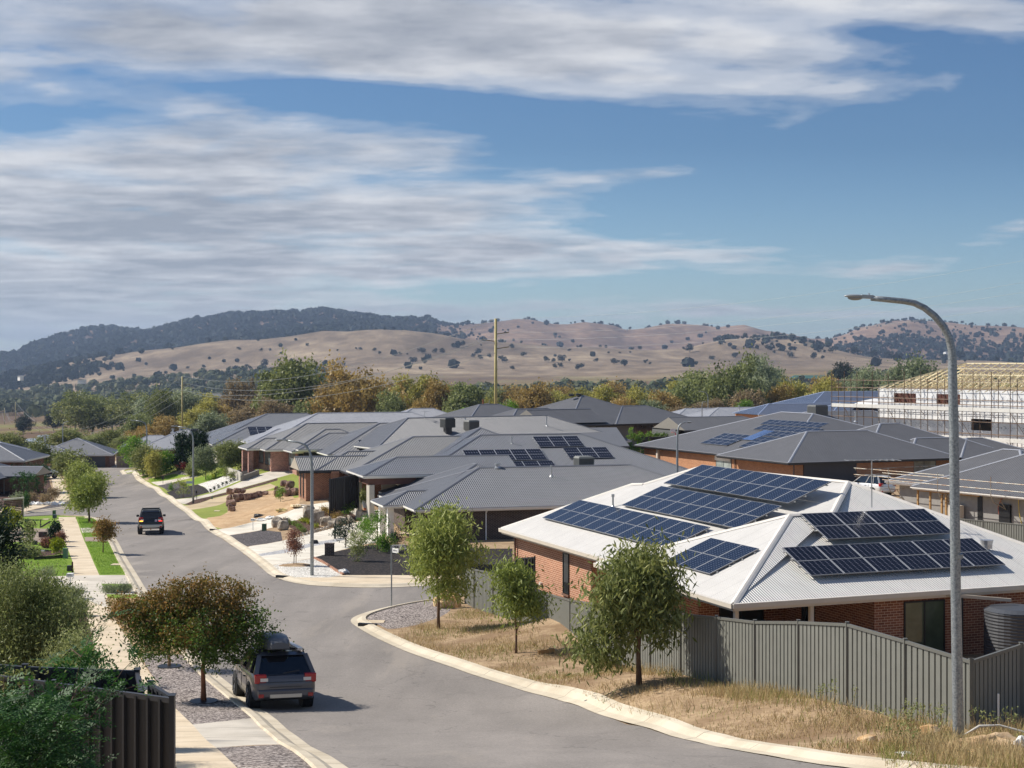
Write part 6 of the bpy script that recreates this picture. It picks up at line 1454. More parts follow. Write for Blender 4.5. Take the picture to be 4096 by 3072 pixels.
def car(name,label,cat,loc,rz,paint,spec,group='cars parked by the houses'):
    t=thing(name,label,cat,loc,rz,group)
    L_,Wd,Ht,belt,clr=spec['L'],spec['W']/2,spec['H'],spec['belt'],spec['clr']; rear=spec['rear']; fr=spec['front']
    st=[sect(0.0,Wd*.86,clr+.22,belt-.16),sect(.05,Wd*.93,clr+.1,belt-.04),sect(.22,Wd*.985,clr+.02,belt),sect(.9,Wd,clr,belt+.01),sect(L_*.5,Wd,clr-.02,belt-.01),sect(L_*.72,Wd,clr,belt-.03,.03),sect(L_*.86,Wd*.985,clr+.02,belt-.10,.05),sect(L_*.95,Wd*.92,clr+.05,belt-.2,.05),sect(L_*.99,Wd*.8,clr+.12,belt-.34,.03),sect(L_,Wd*.7,clr+.18,belt-.46,.0)]
    b=MB(); loft(b,st); o=b.build('body',paint,t,smooth=True); m=o.modifiers.new('e','EDGE_SPLIT'); m.split_angle=R(38)
    # glasshouse: bottom ring at belt, top ring under roof
    rb,rt,fb,ft=rear; wb,wt=Wd*.93,Wd*.74; zt=Ht-.06
    def ring(y0,y1,w,z): return [(-w,y0,z),(w,y0,z),(w,y1,z),(-w,y1,z)]
    bot=ring(rb,fb,wb,belt-.03); top=ring(rt,ft,wt,zt)
    b=MB(); b.add(bot+top,[(0,1,5,4),(1,2,6,5),(2,3,7,6),(3,0,4,7)]); b.build('window_glass',m_carglass,t)
    b=MB(); c=[(-wt-.02,rt-.10,zt-.02),(wt+.02,rt-.10,zt-.02),(wt+.02,ft+.05,zt-.02),(-wt-.02,ft+.05,zt-.02)]; d=[(-wt*.86,rt+.08,Ht),(wt*.86,rt+.08,Ht),(wt*.84,ft-.15,Ht-.01),(-wt*.84,ft-.15,Ht-.01)]
    b.add(c+d,[(0,1,5,4),(1,2,6,5),(2,3,7,6),(3,0,4,7),(4,5,6,7),(3,2,1,0)]); o=b.build('roof',paint,t); bevel(o,.03,2)
    b=MB()
    for s in (-1,1):
        b.bar((s*(wb-.02),rb+.02,belt-.02),(s*(wt-.01),rt+.0,zt),.13,.05,None); b.bar((s*wb,fb-.05,belt-.02),(s*wt,ft-.02,zt),.06,.06)
        for f in spec['pillars']:
            yb=rb+(fb-rb)*f; yt=rt+(ft-rt)*f; b.bar((s*(wb+.005),yb,belt-.02),(s*(wt+.008),yt,zt),.03,.09)
    b.build('pillar',paint,t)
    # lower cladding and bumpers
    b=MB(); b.box(-Wd*.88,-.05,clr+.12,Wd*.88,.12,clr+.36); o=b.build('rear_bumper',spec.get('bumper') or paint,t); bevel(o,.05,2)
    b=MB(); b.box(-Wd*.5,-.065,clr+.12,Wd*.5,-.05,clr+.22); b.build('bumper_strip',m_chrome,t)
    for s in (-1,1):
        z=spec['lampz']; b=MB(); b.box(min(s*Wd*.6,s*Wd*.97),-.005,z,max(s*Wd*.6,s*Wd*.97),.24,z+spec['lamph']); o=b.build('tail_light',m_lampred,t); bevel(o,.03,2)
        MB().box(min(s*Wd*.56,s*Wd*.8),-.014,z+spec['lamph']*.22,max(s*Wd*.56,s*Wd*.8),.02,z+spec['lamph']*.58).build('reverse_light',m_lampclear,o)
        if spec.get('ute'): MB().box(min(s*Wd*.62,s*Wd*.9),-.02,z+.02,max(s*Wd*.62,s*Wd*.9),.02,z+.09).build('indicator',m_amber if s<0 else m_lampred,o)
        b=MB(); b.box(min(s*Wd*.7,s*Wd*.86),-.075,clr+.14,max(s*Wd*.7,s*Wd*.86),-.05,clr+.24); b.build('reflector',m_lampred,t)
        b=MB(); b.box(min(s*(Wd-.02),s*(Wd+.18)),fb-.62,belt+.0,max(s*(Wd-.02),s*(Wd+.18)),fb-.48,belt+.17); o=b.build('wing_mirror',spec.get('mirror',m_trim),t); bevel(o,.03,2)
        if spec.get('rails'): MB().tube([(s*wt*.95,rt+.15,Ht-.03),(s*wt*.95,rt+.2,Ht+.05),(s*wt*.95,ft-.4,Ht+.05),(s*wt*.95,ft-.3,Ht-.04)],.022,6).build('roof_rail',m_trim,t)
        for yy in spec['axles']:
            r=spec['wr']; M=Matrix.Translation((s*(Wd-.11),yy,r))
            MB().tube([(s*(Wd-.30),yy,r),(s*(Wd+.012),yy,r)],r+.075,22).build('wheel_arch',m_trim,t)
            w=MB().tube([(s*(Wd-.24),yy,r),(s*(Wd-.2),yy,r),(s*(Wd+.0),yy,r),(s*(Wd+.035),yy,r)],[r*.95,r,r,r*.93],24).build('wheel',m_tyre,t,smooth=False)
            rm=MB().tube([(s*(Wd+.0),yy,r),(s*(Wd+.04),yy,r)],r*.62,20); 
            for k in range(5):
                a=k*2*math.pi/5; rm.bar((s*(Wd+.045),yy,r),(s*(Wd+.045),yy+math.cos(a)*r*.6,r+math.sin(a)*r*.6),.05,.02)
            rm.build('rim',m_rim,w)
    # tailgate seam, plate recess, wiper
    b=MB(); b.bar((-Wd*.82,-.012,belt-.20),(Wd*.82,-.012,belt-.20),.012).bar((-Wd*.5,-.012,clr+.42),(Wd*.5,-.012,clr+.42),.012); b.build('tailgate_seam',m_trim,t)
    if spec.get('wiper',1): MB().bar((-.05,rb-.03,belt+.04),(.42,rb+.02,belt+.10),.025).build('wiper',m_black,t)
    for s in (-1,1):
        b=MB(); 
        for yy in (L_*.30,L_*.5,L_*.68): b.bar((s*(Wd+.003),yy,clr+.2),(s*(Wd+.001),yy,belt-.08),.012,.008)
        for yy in (L_*.36,L_*.56): b.bar((s*(Wd+.012),yy,belt-.2),(s*(Wd+.012),yy+.18,belt-.2),.03,.03)
        b.build('door_trim',m_trim,t)
    return t
def paint(c,name,rough=.28):
    t=NT(name); n=t.noise(t.coord('obj'),5,4); k=lin(c); t.b.inputs['Coat Weight'].default_value=.6; t.b.inputs['Coat Roughness'].default_value=.06
    return t.set(t.ramp(n,[(.3,tuple(x*.92 for x in k[:3])+(1,)),(.7,k)]),rough,.25,.5)
WAG=dict(L=4.82,W=1.84,H=1.61,belt=1.03,clr=.27,rear=(.13,.62,3.55,2.55),front=0,pillars=(.24,.5),lampz=.80,lamph=.26,axles=(.98,3.72),wr=.345,rails=1)
SUV=dict(L=4.75,W=1.88,H=1.74,belt=1.08,clr=.27,rear=(.12,.5,3.4,2.5),front=0,pillars=(.24,.52),lampz=.88,lamph=.28,axles=(.95,3.7),wr=.36,rails=1)
UTE=dict(L=5.3,W=1.86,H=1.80,belt=1.16,clr=.42,rear=(.08,.28,4.0,3.1),front=0,pillars=(.36,.42,.68),lampz=.98,lamph=.34,axles=(1.15,4.35),wr=.39,ute=1,bumper=m_chrome)
def heading(u1,v1,u2,v2):
    a=G(u1,v1);b=G(u2,v2); return math.atan2(-(b.x-a.x),b.y-a.y),b-a
def place(t,rz,dx=0):   # tilt onto the slope of the road
    p=t.location; f=Vector((-math.sin(rz),math.cos(rz),0)); s=g(p.x+f.x*3.8,p.y+f.y*3.8)-g(p.x+f.x*1.0,p.y+f.y*1.0); r_=Vector((math.cos(rz),math.sin(rz),0)); c=g(p.x+f.x*2+r_.x*.8,p.y+f.y*2+r_.y*.8)-g(p.x+f.x*2-r_.x*.8,p.y+f.y*2-r_.y*.8)
    t.rotation_euler=(math.atan2(s,2.8),-math.atan2(c,1.6),rz); q=p+f*1.0; t.location.z=g(q.x,q.y)+.02-math.sin(math.atan2(s,2.8))*1.0
rz,_=heading(1129,2900,952,2765)
p=G(1192,2826); t=car('wagon','dark grey station wagon with a roof box parked by the gravel bed','car',(p.x-.22,p.y-1.0,0),rz*.86+R(3.5),paint((84,86,93),'dark_grey_metallic_paint'),WAG,'cars in the street'); 
place(t,rz*.86+R(3.5))
b=MB(); st=[]
for y,w,z0,z1 in ((.35,.26,1.74,1.92),(.5,.34,1.70,2.02),(1.2,.40,1.69,2.10),(2.2,.40,1.69,2.08),(2.8,.32,1.71,1.96),(2.95,.22,1.74,1.88)):
    st.append([(x-.12,y,z) for x,z in ((0,z0),(w*.9,z0),(w,z0+.1),(w*.86,z1-.05),(w*.4,z1),(0,z1),(-w*.4,z1),(-w*.86,z1-.05),(-w,z0+.1),(-w*.9,z0),(0,z0))])
loft(b,st); o=b.build('roof_box',plain((84,88,94),.35,0,.04),t,smooth=True); o.modifiers.new('e','EDGE_SPLIT').split_angle=R(40)
MB().bar((-.6,1.0,1.66),(.6,1.0,1.66),.05).bar((-.6,2.2,1.66),(.6,2.2,1.66),.05).build('crossbar',m_trim,t)
MB().box(.44,.6,1.66,.6,2.5,1.72).build('awning_bar',m_metal,t)
rz,_=heading(970,2208,835,2124)
rz2,_=heading(502,2228,450,2139); rz=(rz+rz2)/2
p=G(603,2140); t=car('pickup_truck','black double cab pickup with canopy and roof rack driving away with lit indicator','pickup truck',(p.x,p.y,0),rz*.75,paint((30,31,35),'black_paint'),UTE,'cars in the street'); place(t,rz*.75)
b=MB()
for y in (.5,1.1,1.7,2.3): b.bar((-.62,y,1.90),(.62,y,1.90),.07,.03)
b.bar((-.64,.4,1.90),(-.64,2.5,1.90),.05).bar((.64,.4,1.90),(.64,2.5,1.90),.05).bar((-.6,.4,1.82),(.6,.4,1.82),.03); b.build('roof_rack',m_trim,t)
MB().box(.30,-.045,.98+.02,.46,-.015,1.14).build('sticker',plain((225,215,235),.5),t); MB().box(.35,-.05,1.03,.41,-.044,1.10).build('learner_mark',plain((150,40,70),.5),t)
MB().bar((0,-.1,.42),(0,-.3,.42),.07).tube([(0,-.3,.40),(0,-.3,.52)],.035,8).build('tow_hitch',plain((150,100,70),.5),t)
_e=NT('lit_indicator_lens'); _e.set((1,.42,.04,1),.3); _e.b.inputs['Emission Color'].default_value=(1,.45,.05,1); _e.b.inputs['Emission Strength'].default_value=2.5
_e2=NT('lit_tail_lens'); _e2.set((.9,.03,.02,1),.3); _e2.b.inputs['Emission Color'].default_value=(1,.05,.03,1); _e2.b.inputs['Emission Strength'].default_value=1.2
for ch in t.children_recursive:
    if ch.name.startswith('indicator'):
        ch.data=ch.data.copy(); ch.data.materials[0]=_e.m if ch.data.vertices[0].co.x<0 else _e2.m
p=W(3553,1990,-11.45); t=car('suv','white suv parked facing the tan brick garage','car',(p.x,p.y,-11.45),R(30),paint((235,235,232),'white_paint'),SUV); t.location.z=g(p.x,p.y)+.05
for (u,v,rz_,lb,nm) in ((100,1899,-25,'white utility wagon parked by the rust coloured bush, upper one','wagon'),(112,1918,-40,'white car bonnet behind the dark hedge, lower one','car')):
    p=at(u,v); t=car(nm,lb,'car',p,R(rz_),paint((232,234,236),'white_paint'),SUV,'cars parked by the houses')
p=at(225,1886); car('suv','black suv parked under the tree beside the far footpath','car',p,R(168),paint((18,19,22),'black_paint'),SUV)
p=W(3420,1690,-10.5); 
for i,(u,v) in enumerate(((3440,1668),(3500,1672))):
    q=W(u,v,-7.0); 
# ================= street sign
p=at(1566,2432); t=thing('street_sign','white street name blades on a slim steel pole at the gravel corner','street sign',p); k_=p.y/F; h=(2432-2190)*k_
MB().tube([(0,0,-.2),(0,0,h)],.035,10).build('pole',gv_steel,t)
def text(name,txt,size,M,mat,parent,ext=.004):
    c=bpy.data.curves.new(name,'FONT'); c.body=txt; c.size=size; c.extrude=ext; c.align_x='CENTER'; c.align_y='CENTER'; c.offset=.004
    o=bpy.data.objects.new(name,c); COL.objects.link(o); dg=bpy.context.evaluated_depsgraph_get(); me=bpy.data.meshes.new_from_object(o.evaluated_get(dg)); bpy.data.objects.remove(o)
    o=bpy.data.objects.new(name,me); COL.objects.link(o); me.materials.clear(); me.materials.append(mat); o.parent=parent; o.matrix_local=M; return o
a1=R(18); M=Matrix.Translation((.05,0,h-.09))@Matrix.Rotation(a1,4,'Z')
MB().box(0,-.012,-.1,.68,.012,.12,None,M).build('name_blade',m_white,t)
text('lettering','ZEIL CCT',.165,M@Matrix.Translation((.36,-.016,.01))@Matrix.Rotation(R(90),4,'X'),m_black,t)
a2=R(-50); M=Matrix.Translation((.04,-.02,h-.22))@Matrix.Rotation(a2,4,'Z')
MB().box(0,-.012,-.1,.5,.012,.12,None,M).build('name_blade',m_white,t)
text('lettering','ACADEMY D',.07,M@Matrix.Translation((.25,-.016,.01))@Matrix.Rotation(R(90),4,'X'),m_charcoal,t) if 0 else text('lettering','NCIA  D',.09,M@Matrix.Translation((.25,-.016,.01))@Matrix.Rotation(R(90),4,'X'),plain((110,112,118),.6),t)
t3=[o for o in COL.objects if o.get('label','').startswith('street light with a street name')][0]
q=A(746,1930,t3.location.y)-Vector(t3.location); MB().box(q.x,-.11,q.z-.1,0,-.09,q.z+.14).build('name_blade',plain((170,186,196),.5),t3)
# ================= rocks
m_granite=NT('pale_granite'); _p=m_granite.coord('obj'); _n=m_granite.noise(_p,2.2,8,.65); m_granite.bump(_n,.08,1.); m_granite=m_granite.set(m_granite.ramp(_n,[(.35,lin((120,104,88))),(.5,lin((176,164,146))),(.65,lin((206,196,180)))]),.9)
m_rust_rock=NT('rust_brown_rock'); _p=m_rust_rock.coord('obj'); _n=m_rust_rock.noise(_p,2.5,8,.65); m_rust_rock.bump(_n,.08,1.); m_rust_rock=m_rust_rock.set(m_rust_rock.ramp(_n,[(.35,lin((88,64,56))),(.5,lin((134,104,90))),(.65,lin((170,146,130)))]),.9)
m_sand_rock=NT('sandstone_rock'); _p=m_sand_rock.coord('obj'); _n=m_sand_rock.noise(_p,2.5,8,.65); m_sand_rock.bump(_n,.06,1.); m_sand_rock=m_sand_rock.set(m_sand_rock.ramp(_n,[(.35,lin((170,130,84))),(.5,lin((206,172,126))),(.65,lin((226,206,176)))]),.9)
def rock(u,v,w,h,mat,label,group,seed,lift=0.,name='boulder',flat=1.):
    p=at(u,v); k=p.y/F; w*=k; h*=k; r=np.random.RandomState(seed); b=MB()
    import bmesh
    bm=bmesh.new(); 
    pts=r.normal(size=(26,3)); pts/=np.linalg.norm(pts,axis=1)[:,None]; pts*=r.uniform(.82,1.1,(26,1))
    pts=np.sign(pts)*np.abs(pts)**.62*r.uniform(.85,1.12,(1,3))*1.12; ca,sa=math.cos(seed*2.3),math.sin(seed*2.3)
    for q in pts: bm.verts.new(((q[0]*ca-q[1]*sa*.8)*w*.5,(q[0]*sa+q[1]*ca*.8)*w*.45*flat,max(q[2],-.8)*h*.52))
    bmesh.ops.convex_hull(bm,input=bm.verts); bmesh.ops.recalc_face_normals(bm,faces=bm.faces); me=bpy.data.meshes.new(name); bm.to_mesh(me); bm.free(); me.materials.append(mat)
    o=bpy.data.objects.new(name,me); COL.objects.link(o); o.location=p+Vector((0,0,h*.38+lift)); bevel(o,min(w,h)*.06,1); tag(o,label,'boulder',group); return o
GR='granite boulders edging the garden beds'
for i,a in enumerate(((1108,2112,50,48),(1134,2126,44,40),(1142,2104,30,30),(1235,2082,56,64),(1262,2080,40,40),(1272,2100,56,62),(1308,2112,40,44),(1292,2106,30,34),(1334,2112,46,34),(1370,2100,46,36),(1405,2094,38,34),(1437,2080,36,42),(1462,2080,40,32))):
    rock(*a,m_granite,'large pale granite boulder edging the garden beds between the white driveways',GR,200+i)
for i in range(9): rock(1203+i*13.5,2150-i*3.8,16,13,m_granite,'small granite edging stone along the white driveway','small edging stones along the white driveway',230+i)
GR='rust brown rocks of the stacked garden wall'
for i,(u,v,w,h,lf) in enumerate(((921,2012,26,26,0),(925,2030,28,26,0),(921,2000,26,22,.5),(945,2012,26,28,0),(947,2000,26,20,.6),(965,2006,30,26,0),(968,1996,28,18,.5),(990,2006,30,26,0),(1012,2000,28,24,0),(1035,1994,26,22,0),(922,2046,22,22,0),(930,2050,18,18,0),(1110,1990,26,26,0),(1130,1985,30,30,0),(1150,1988,34,30,.0),(1160,1970,30,26,.3),(1138,1966,30,24,.4),(1178,1985,30,28,0),(1105,1978,20,20,.2),(1060,1985,24,16,0))):
    rock(u,v,w*1.25,h*1.25,m_rust_rock,'rust brown rock stacked in the wall above the bare earth slope',GR,260+i,lf)
GR='pale sandstone rocks by the fence end'
for i,(u,v,w,h,lf) in enumerate(((1745,2432,42,40,0),(1775,2440,44,44,0),(1803,2440,40,46,0),(1825,2436,44,60,0),(1800,2420,36,36,.35),(1822,2405,36,34,.7),(1780,2420,34,30,.3),(1762,2418,30,26,.1))):
    rock(u,v,w,h,m_sand_rock,'pale orange sandstone rock piled at the end of the grey fence',GR,300+i,lf)
q9=lambda x,y:(3300+x/2.779,2700+y/2.779)
for i,(x,y,w,h,lb) in enumerate(((470,800,86,30,'rounded cream rock in the dry grass, widest of the group near the lamp'),(790,805,80,22,'low flat cream rock right of the rounded one'),(1190,720,90,46,'broken orange concrete lump against the fence'),(1380,860,46,28,'grey brown rock at the foot of the near lamp'),(1640,970,44,34,'orange clod at the left end of the clay heap'),(440,760,14,10,'tiny white stone in the dry grass'))):
    u,v=q9(x,y); rock(u,v,w,h,[m_sand_rock,m_sand_rock,m_sand_rock,m_granite,m_sand_rock,m_granite][i],lb,None,320+i)
u,v=q9(1880,900); p=at(u,v); o=MB().ell((0,0,0),(.85,.6,.26),None,20,10,.12,5,-.2).build('clay_heap',GM['bare_earth'],smooth=True); o.location=p; tag(o,'heap of orange clay soil right of the near lamp','soil heap')
u,v=q9(1960,815); p=at(u,v)+Vector((0,0,.12)); o=MB().tube([(-.75,0,.05),(-.4,.1,.2),(0,.1,.22),(.4,0,.12),(.8,-.1,-.02)],[.01,.03,.02,.03,.01],6).build('plastic_sheet',plain((200,196,188),.7),smooth=True); o.location=p; tag(o,'strip of white plastic lying over the clay heap','litter')
u,v=q9(2180,910); p=at(u,v); o=MB().ell((0,0,.1),(.14,.12,.16),None,10,6,.2,8).build('plastic_bag',m_white); o.location=p; tag(o,'crumpled white plastic bag at the right edge of the verge','litter')
u,v=q9(890,955); p=at(u,v); o=MB().ell((0,0,.03),(.16,.1,.05),None,10,6,.2,9).build('paper_scrap',m_white); o.location=p; tag(o,'crumpled white paper by the kerb','litter')
u,v=q9(1927,660); p=at(u,v); o=MB().tube([(0,0,0),(0,0,.75)],.022,6).build('plastic_pipe',m_white); o.location=p; tag(o,'white plastic pipe standing against the grey fence','pipe')
# ================= small street furniture
m_green=plain((70,104,76),.6,0,.05); m_green2=plain((96,128,108),.6,0,.05)
def box_at(u,v,w,h,mat,name,label,cat,group=None,d=None,top=True,lift=0):
    p=at(u,v); k=p.y/F; w*=k; h*=k; d=d or w*.8; t=thing(name,label,cat,p,R(-8),group)
    o=MB().box(-w/2,-d/2,-.1+lift,w/2,d/2,h*.93+lift).build('body',mat,t)
    MB().box(-w*.54,-d*.54,h*.93+lift,w*.54,d*.54,h+lift).build('lid',mat,t); return t
GP='green service pillars'
box_at(1057,2128,16,28,m_green,'service_pillar','green service pillar on the dark gravel by the driveway','utility box',GP)
box_at(217,2077,11,32,m_green,'service_pillar','green service pillar at the corner of the side street','utility box',GP); box_at(262,2239,17,40,m_green2,'service_pillar','green service pillar at the end of the picket fence','utility box',GP)
box_at(848,2000,5,12,m_green2,'service_pillar','tiny green marker beside the long pale driveway','utility box',GP)
t=box_at(1318,2228,33,50,b_dark,'letterbox_pillar','dark brick letterbox pillar at the edge of the black mulch','letterbox','letterboxes'); 
def mailbox(u,v,top,w,h,mat,label,post=m_white,rz=0.):
    p=at(u,v); k=p.y/F; H=(v-top)*k; w*=k; h*=k; t=thing('letterbox',label,'letterbox',p,rz,'letterboxes')
    MB().box(-.025,-.025,-.1,.025,.025,H-h).build('post',post,t); o=MB().box(-w/2,-.16,H-h,w/2,.16,H).build('box',mat,t); MB().box(-w*.35,-.168,H-h*.45,w*.35,-.162,H-h*.35).build('slot',m_black,o); return t
mailbox(281,2372,2300,24,14,m_white,'white letterbox on a thin white post beside the footpath')
mailbox(1012,2125,2079,16,9,m_white,'white letterbox on a thin post beside the middle white driveway')
mailbox(652,1938,1907,8,14,m_black,'black letterbox on a post beside the far lawn',m_charcoal)
mailbox(787,2002,1966,6,10,m_black,'slim black letterbox right of the sign pole',m_charcoal)
mailbox(219,2092,2063,13,14,plain((70,82,100),.5),'blue grey letterbox in front of the green service pillar',m_charcoal)
p=at(283,2298); k_=p.y/F; t=thing('letterbox','black box on a rusty flat post at the lawn edge','letterbox',p,R(10),'letterboxes'); MB().box(.05,-.05,0,.13,.05,44*k_).build('post',plain((74,44,36),.8),t); MB().box(-14*k_,-.12,8*k_,.05,.12,30*k_).build('box',m_charcoal,t)
# picket fence
a_=at(138,2246); c_=at(252,2238); t=thing('picket_fence','low black picket fence in front of the pencil shrub','fence',a_); n=26; h_=12*a_.y/F
for i in range(n):
    q=(c_-a_)*(i/(n-1)); MB().box(q.x-.03,q.y-.01,-.05,q.x+.03,q.y+.01,h_).build('picket',m_black,t)
MB().bar(Vector((0,.02,h_*.7)),c_-a_+Vector((0,.02,h_*.7)),.03).bar(Vector((0,.02,h_*.3)),c_-a_+Vector((0,.02,h_*.3)),.03).build('rail',m_black,t)
# slatted screen at left edge with gate post
a_=at(18,2088)+Vector((0,0,0)); c_=at(92,2080); t=thing('slatted_screen','brown horizontal slat screen at the left edge below the clipped pale shrub','fence',a_); hh=80*a_.y/F; d=c_-a_
for i in range(12): MB().bar(Vector((0,0,.1+i*hh/12)),d+Vector((0,0,.1+i*hh/12)),.04,hh/12*.78).build('slat',plain((92,62,48),.7,0,.1),t)
MB().box(d.x-.06,d.y-.06,0,d.x+.06,d.y+.06,hh+.1).build('post',m_cream,t); MB().bar(Vector((0,0,hh+.12)),d+Vector((0,0,hh+.12)),.25,.12).build('cap_rail',m_cream,t)
# planter and pots in the left yard
t=box_at(171,2154,26,22,plain((70,54,50),.8),'planter_box','dark planter tub with folded black chairs on it','planter'); MB().bar((-.1,0,.75),(.55,0,1.15),.3,.08).bar((-.2,0,.7),(-.15,0,1.3),.06).build('folded_chair',m_charcoal,t)
for i,(u,v,w,h,lb) in enumerate(((193,2338,7,20,'grey bin shaped pot on the left driveway'),(218,2340,20,18,'dark plant pot with foliage on the left driveway'),(140,2184,16,16,'dark square pot on the left lawn edge'),(82,2150,14,14,'dark pot on the left paving'))):
    box_at(u,v,w,h,m_charcoal,'plant_pot',lb,'pot','pots in the left yard')
# pit lids
for i,(u,v,w,h,lb) in enumerate(((465,2265,36,5,'concrete pit lid in the bright lawn strip'),(183,2082,24,3,'pale pit lid in the corner lawn'),(868,2048,22,5,'square pit lid in the dry lawn'),(345,2503,0,0,''),(1505,2497,64,14,'pale concrete pit cover in the gravel corner'),(240,2085,24,3,'pit lid at the top of the footpath'),(350,2076,24,4,'pit lid by the corner kerb'))):
    if not w: continue
    p=at(u,v); k=p.y/F; o=MB().box(-w*k/2,-.35,-.02,w*k/2,.35,.035).build('pit_lid',GM['concrete_path']); o.location=p+Vector((0,0,-.0)); tag(o,lb,'pit lid','concrete pit lids')
# kerb inlets
for u,v,rz_,lb in ((1470,2508,-20,'dark drain inlet in the near kerb corner'),(1130,2313,-28,'dark drain inlet in the far kerb corner'),(856,2124,-35,'dark drain inlet beside the middle white driveway')):
    p=at(u,v,0); o=MB().box(-.42,-.08,.02,.42,.10,.155).build('drain_inlet',m_black); o.location=p; o.rotation_euler=(0,0,R(rz_)); tag(o,lb,'drain inlet','kerb drain inlets')
# rainwater tank
p=HW.wp(9.9,-1.1,0); zt=-(2426-V0)/F*p.y; gz_=-10.1
t=thing('water_tank','dark grey ribbed rainwater tank behind the fence at the right edge','water tank',(p.x,p.y,gz_),HW.th)
b=MB(); 
for zc in np.arange(0,zt-gz_-.3,.11): pass
hh=zt-gz_-.12; n=int(hh/.1); pts=[];rs=[]
for i in range(n*2+1): pts.append((0,0,hh*i/(n*2))); rs.append(.98+(.018 if i%2 else 0))
b.tube(pts,rs,30); b.build('tank_wall',plain((66,68,72),.5,0,.05),t); MB().tube([(0,0,hh),(0,0,hh+.1),(0,0,hh+.14)],[1.0,.8,.2],30).build('tank_lid',plain((74,77,82),.5,0,.05),t)
MB().bar((-2.0,1.3,hh+.45),(.0,.2,hh+.3),.1,.1).build('inlet_pipe',m_taupe,t)
# gas meter / hot water unit on the brick wall
p=HW.wp(.2,8.9,-1.75); t=thing('meter_box','cream meter box cluster on the orange brick wall above the fence','meter box',p,HW.th)
MB().box(-.3,-.55,0,.1,-.15,.5).build('box',m_white,t); MB().tube([(-.25,.2,.25),(.05,.2,.25)],.22,14).build('round_cover',m_white,t)
o=MB().tube([(0,0,0),(-.12,0,0)],.09,10).build('wall_vent',m_cream); o.location=HW.wp(1.4,19.3,-2.05)+Vector((0,0,0)); o.rotation_euler=(0,0,HW.th); tag(o,'small round cream vent cap low on the orange brick wall','vent')
# shed clutter
S0=SHED
def sput(x,y): p=S0.wp(x,y); return Vector((p.x,p.y,S0.O.z+S0.ground(3,2)+.07))
for i,(x,c,lb) in enumerate(((1.0,(60,110,90),'green garden pole leaning at the shed opening'),(1.3,(160,200,210),'pale blue pipe leaning at the shed opening'),(1.7,(220,222,220),'white pole leaning at the shed opening'),(2.2,(150,70,60),'red handled tool leaning at the shed opening'),(4.4,(190,200,196),'grey pole standing deeper in the shed'))):
    p=sput(x,.6); o=MB().bar((0,0,0),(.35-.2*(i%3),.2,1.5+.1*i),.06).build('garden_pole',plain(c,.5)); o.location=p; tag(o,lb,'pole','poles leaning in the shed')
for i,(x,w,h,c,lb) in enumerate(((3.0,.5,.7,(150,96,64),'terracotta clutter pile in the shed'),(3.6,.9,.6,(196,180,160),'pale sacks heaped in the shed'),(2.9,.45,.45,(236,236,232),'white bucket at the shed opening'),(4.6,.8,.35,(120,170,210),'light blue crate on the shed slab'),(5.6,.7,.9,(110,84,70),'brown furniture at the right of the shed bay'),(8.0,.8,.5,(110,110,108),'grey stacked things past the shed post'))):
    p=sput(x,.9-.3*(i%2)); b=MB(); b.box(-w/2,-w/2,0,w/2,w/2,h*.6).box(-w*.3,-w*.3,h*.6,w*.35,w*.2,h); o=b.build('stored_item',plain(c,.7)); o.location=p; o.rotation_euler=(0,0,i*.5); bevel(o,.05,2); tag(o,lb,'stored item','clutter stored in the shed')
p=sput(-2.9,-.6); t=thing('basketball_hoop','pink pole basketball hoop on the slab left of the shed','basketball hoop',p)
MB().tube([(.9,0,0),(.2,0,3.2)],.05,8).build('pole',plain((200,70,100),.5),t); MB().box(-.35,-.05,3.0,.25,.0,3.5).build('backboard',m_white,t); MB().tube([(-.25,-.1,3.1),(-.1,-.3,3.1),(.1,-.3,3.1),(.2,-.1,3.1)],.02,6).build('ring',plain((210,80,60),.5),t); MB().box(.6,-.4,0,1.7,.4,.15).build('base',m_charcoal,t)
# A-frame and timber stack on the back lawn
p=W(2777,1874,-11.2); p.z=g(p.x,p.y); t=thing('trestle','black trestle frame with green clips on the back lawn','trestle',p)
for x in (0,1.5):
    MB().bar((x,-.5,0),(x+.1,0,1.15),.06).bar((x+.2,.5,0),(x+.1,0,1.15),.06).build('leg',m_black,t)
MB().bar((.1,0,1.15),(1.6,0,1.15),.08).build('top_bar',plain((130,160,60),.6),t)
p=W(2850,1868,-10.6); p.z=g(p.x,p.y); t=thing('timber_stack','stack of pale timber sheets on bearers beyond the white ridge','timber stack',p,R(10)); 
for i in range(5): MB().box(-1.6+.05*i,-.6,.35+i*.05,1.7,.6,.39+i*.05).build('sheet',m_timber if i%2 else m_white,t)
MB().box(-1.5,-.5,0,-1.3,.5,.33).box(1.3,-.5,0,1.5,.5,.33).build('bearer',m_timber2,t)
# slim cypresses and hedge by the black fence
for i,u in enumerate((2523,2556,2600)):
    p=A(u,1790,180); p.z=g(p.x,p.y); h=-(1728-V0)/F*180-p.z; bs=[(0,0,h*(.15+.2*k),.55*(1-.2*k),.55*(1-.2*k),h*.15) for k in range(5)]
    mktree('cypress',['left','middle','right'][i]+' one of three slim cypresses by the black fence','tree',p,bs,700,.3,.10,'green',r0=.05,seed=80+i,clump=.16,group='slim cypresses by the black fence')
t=thing('hedge','clipped bright green hedge showing above the tall black fence','hedge',(22.2,186.8,-11.3)); V,Fc,uv=leaves([(-1.5-k*.9,.4-k*.12,2.45,.7,.4,.25) for k in range(8)],1400,.22,.12,0,5,.15,None,.8,.3); npmesh('foliage',V,Fc,L['hedge'],t,uv=uv)
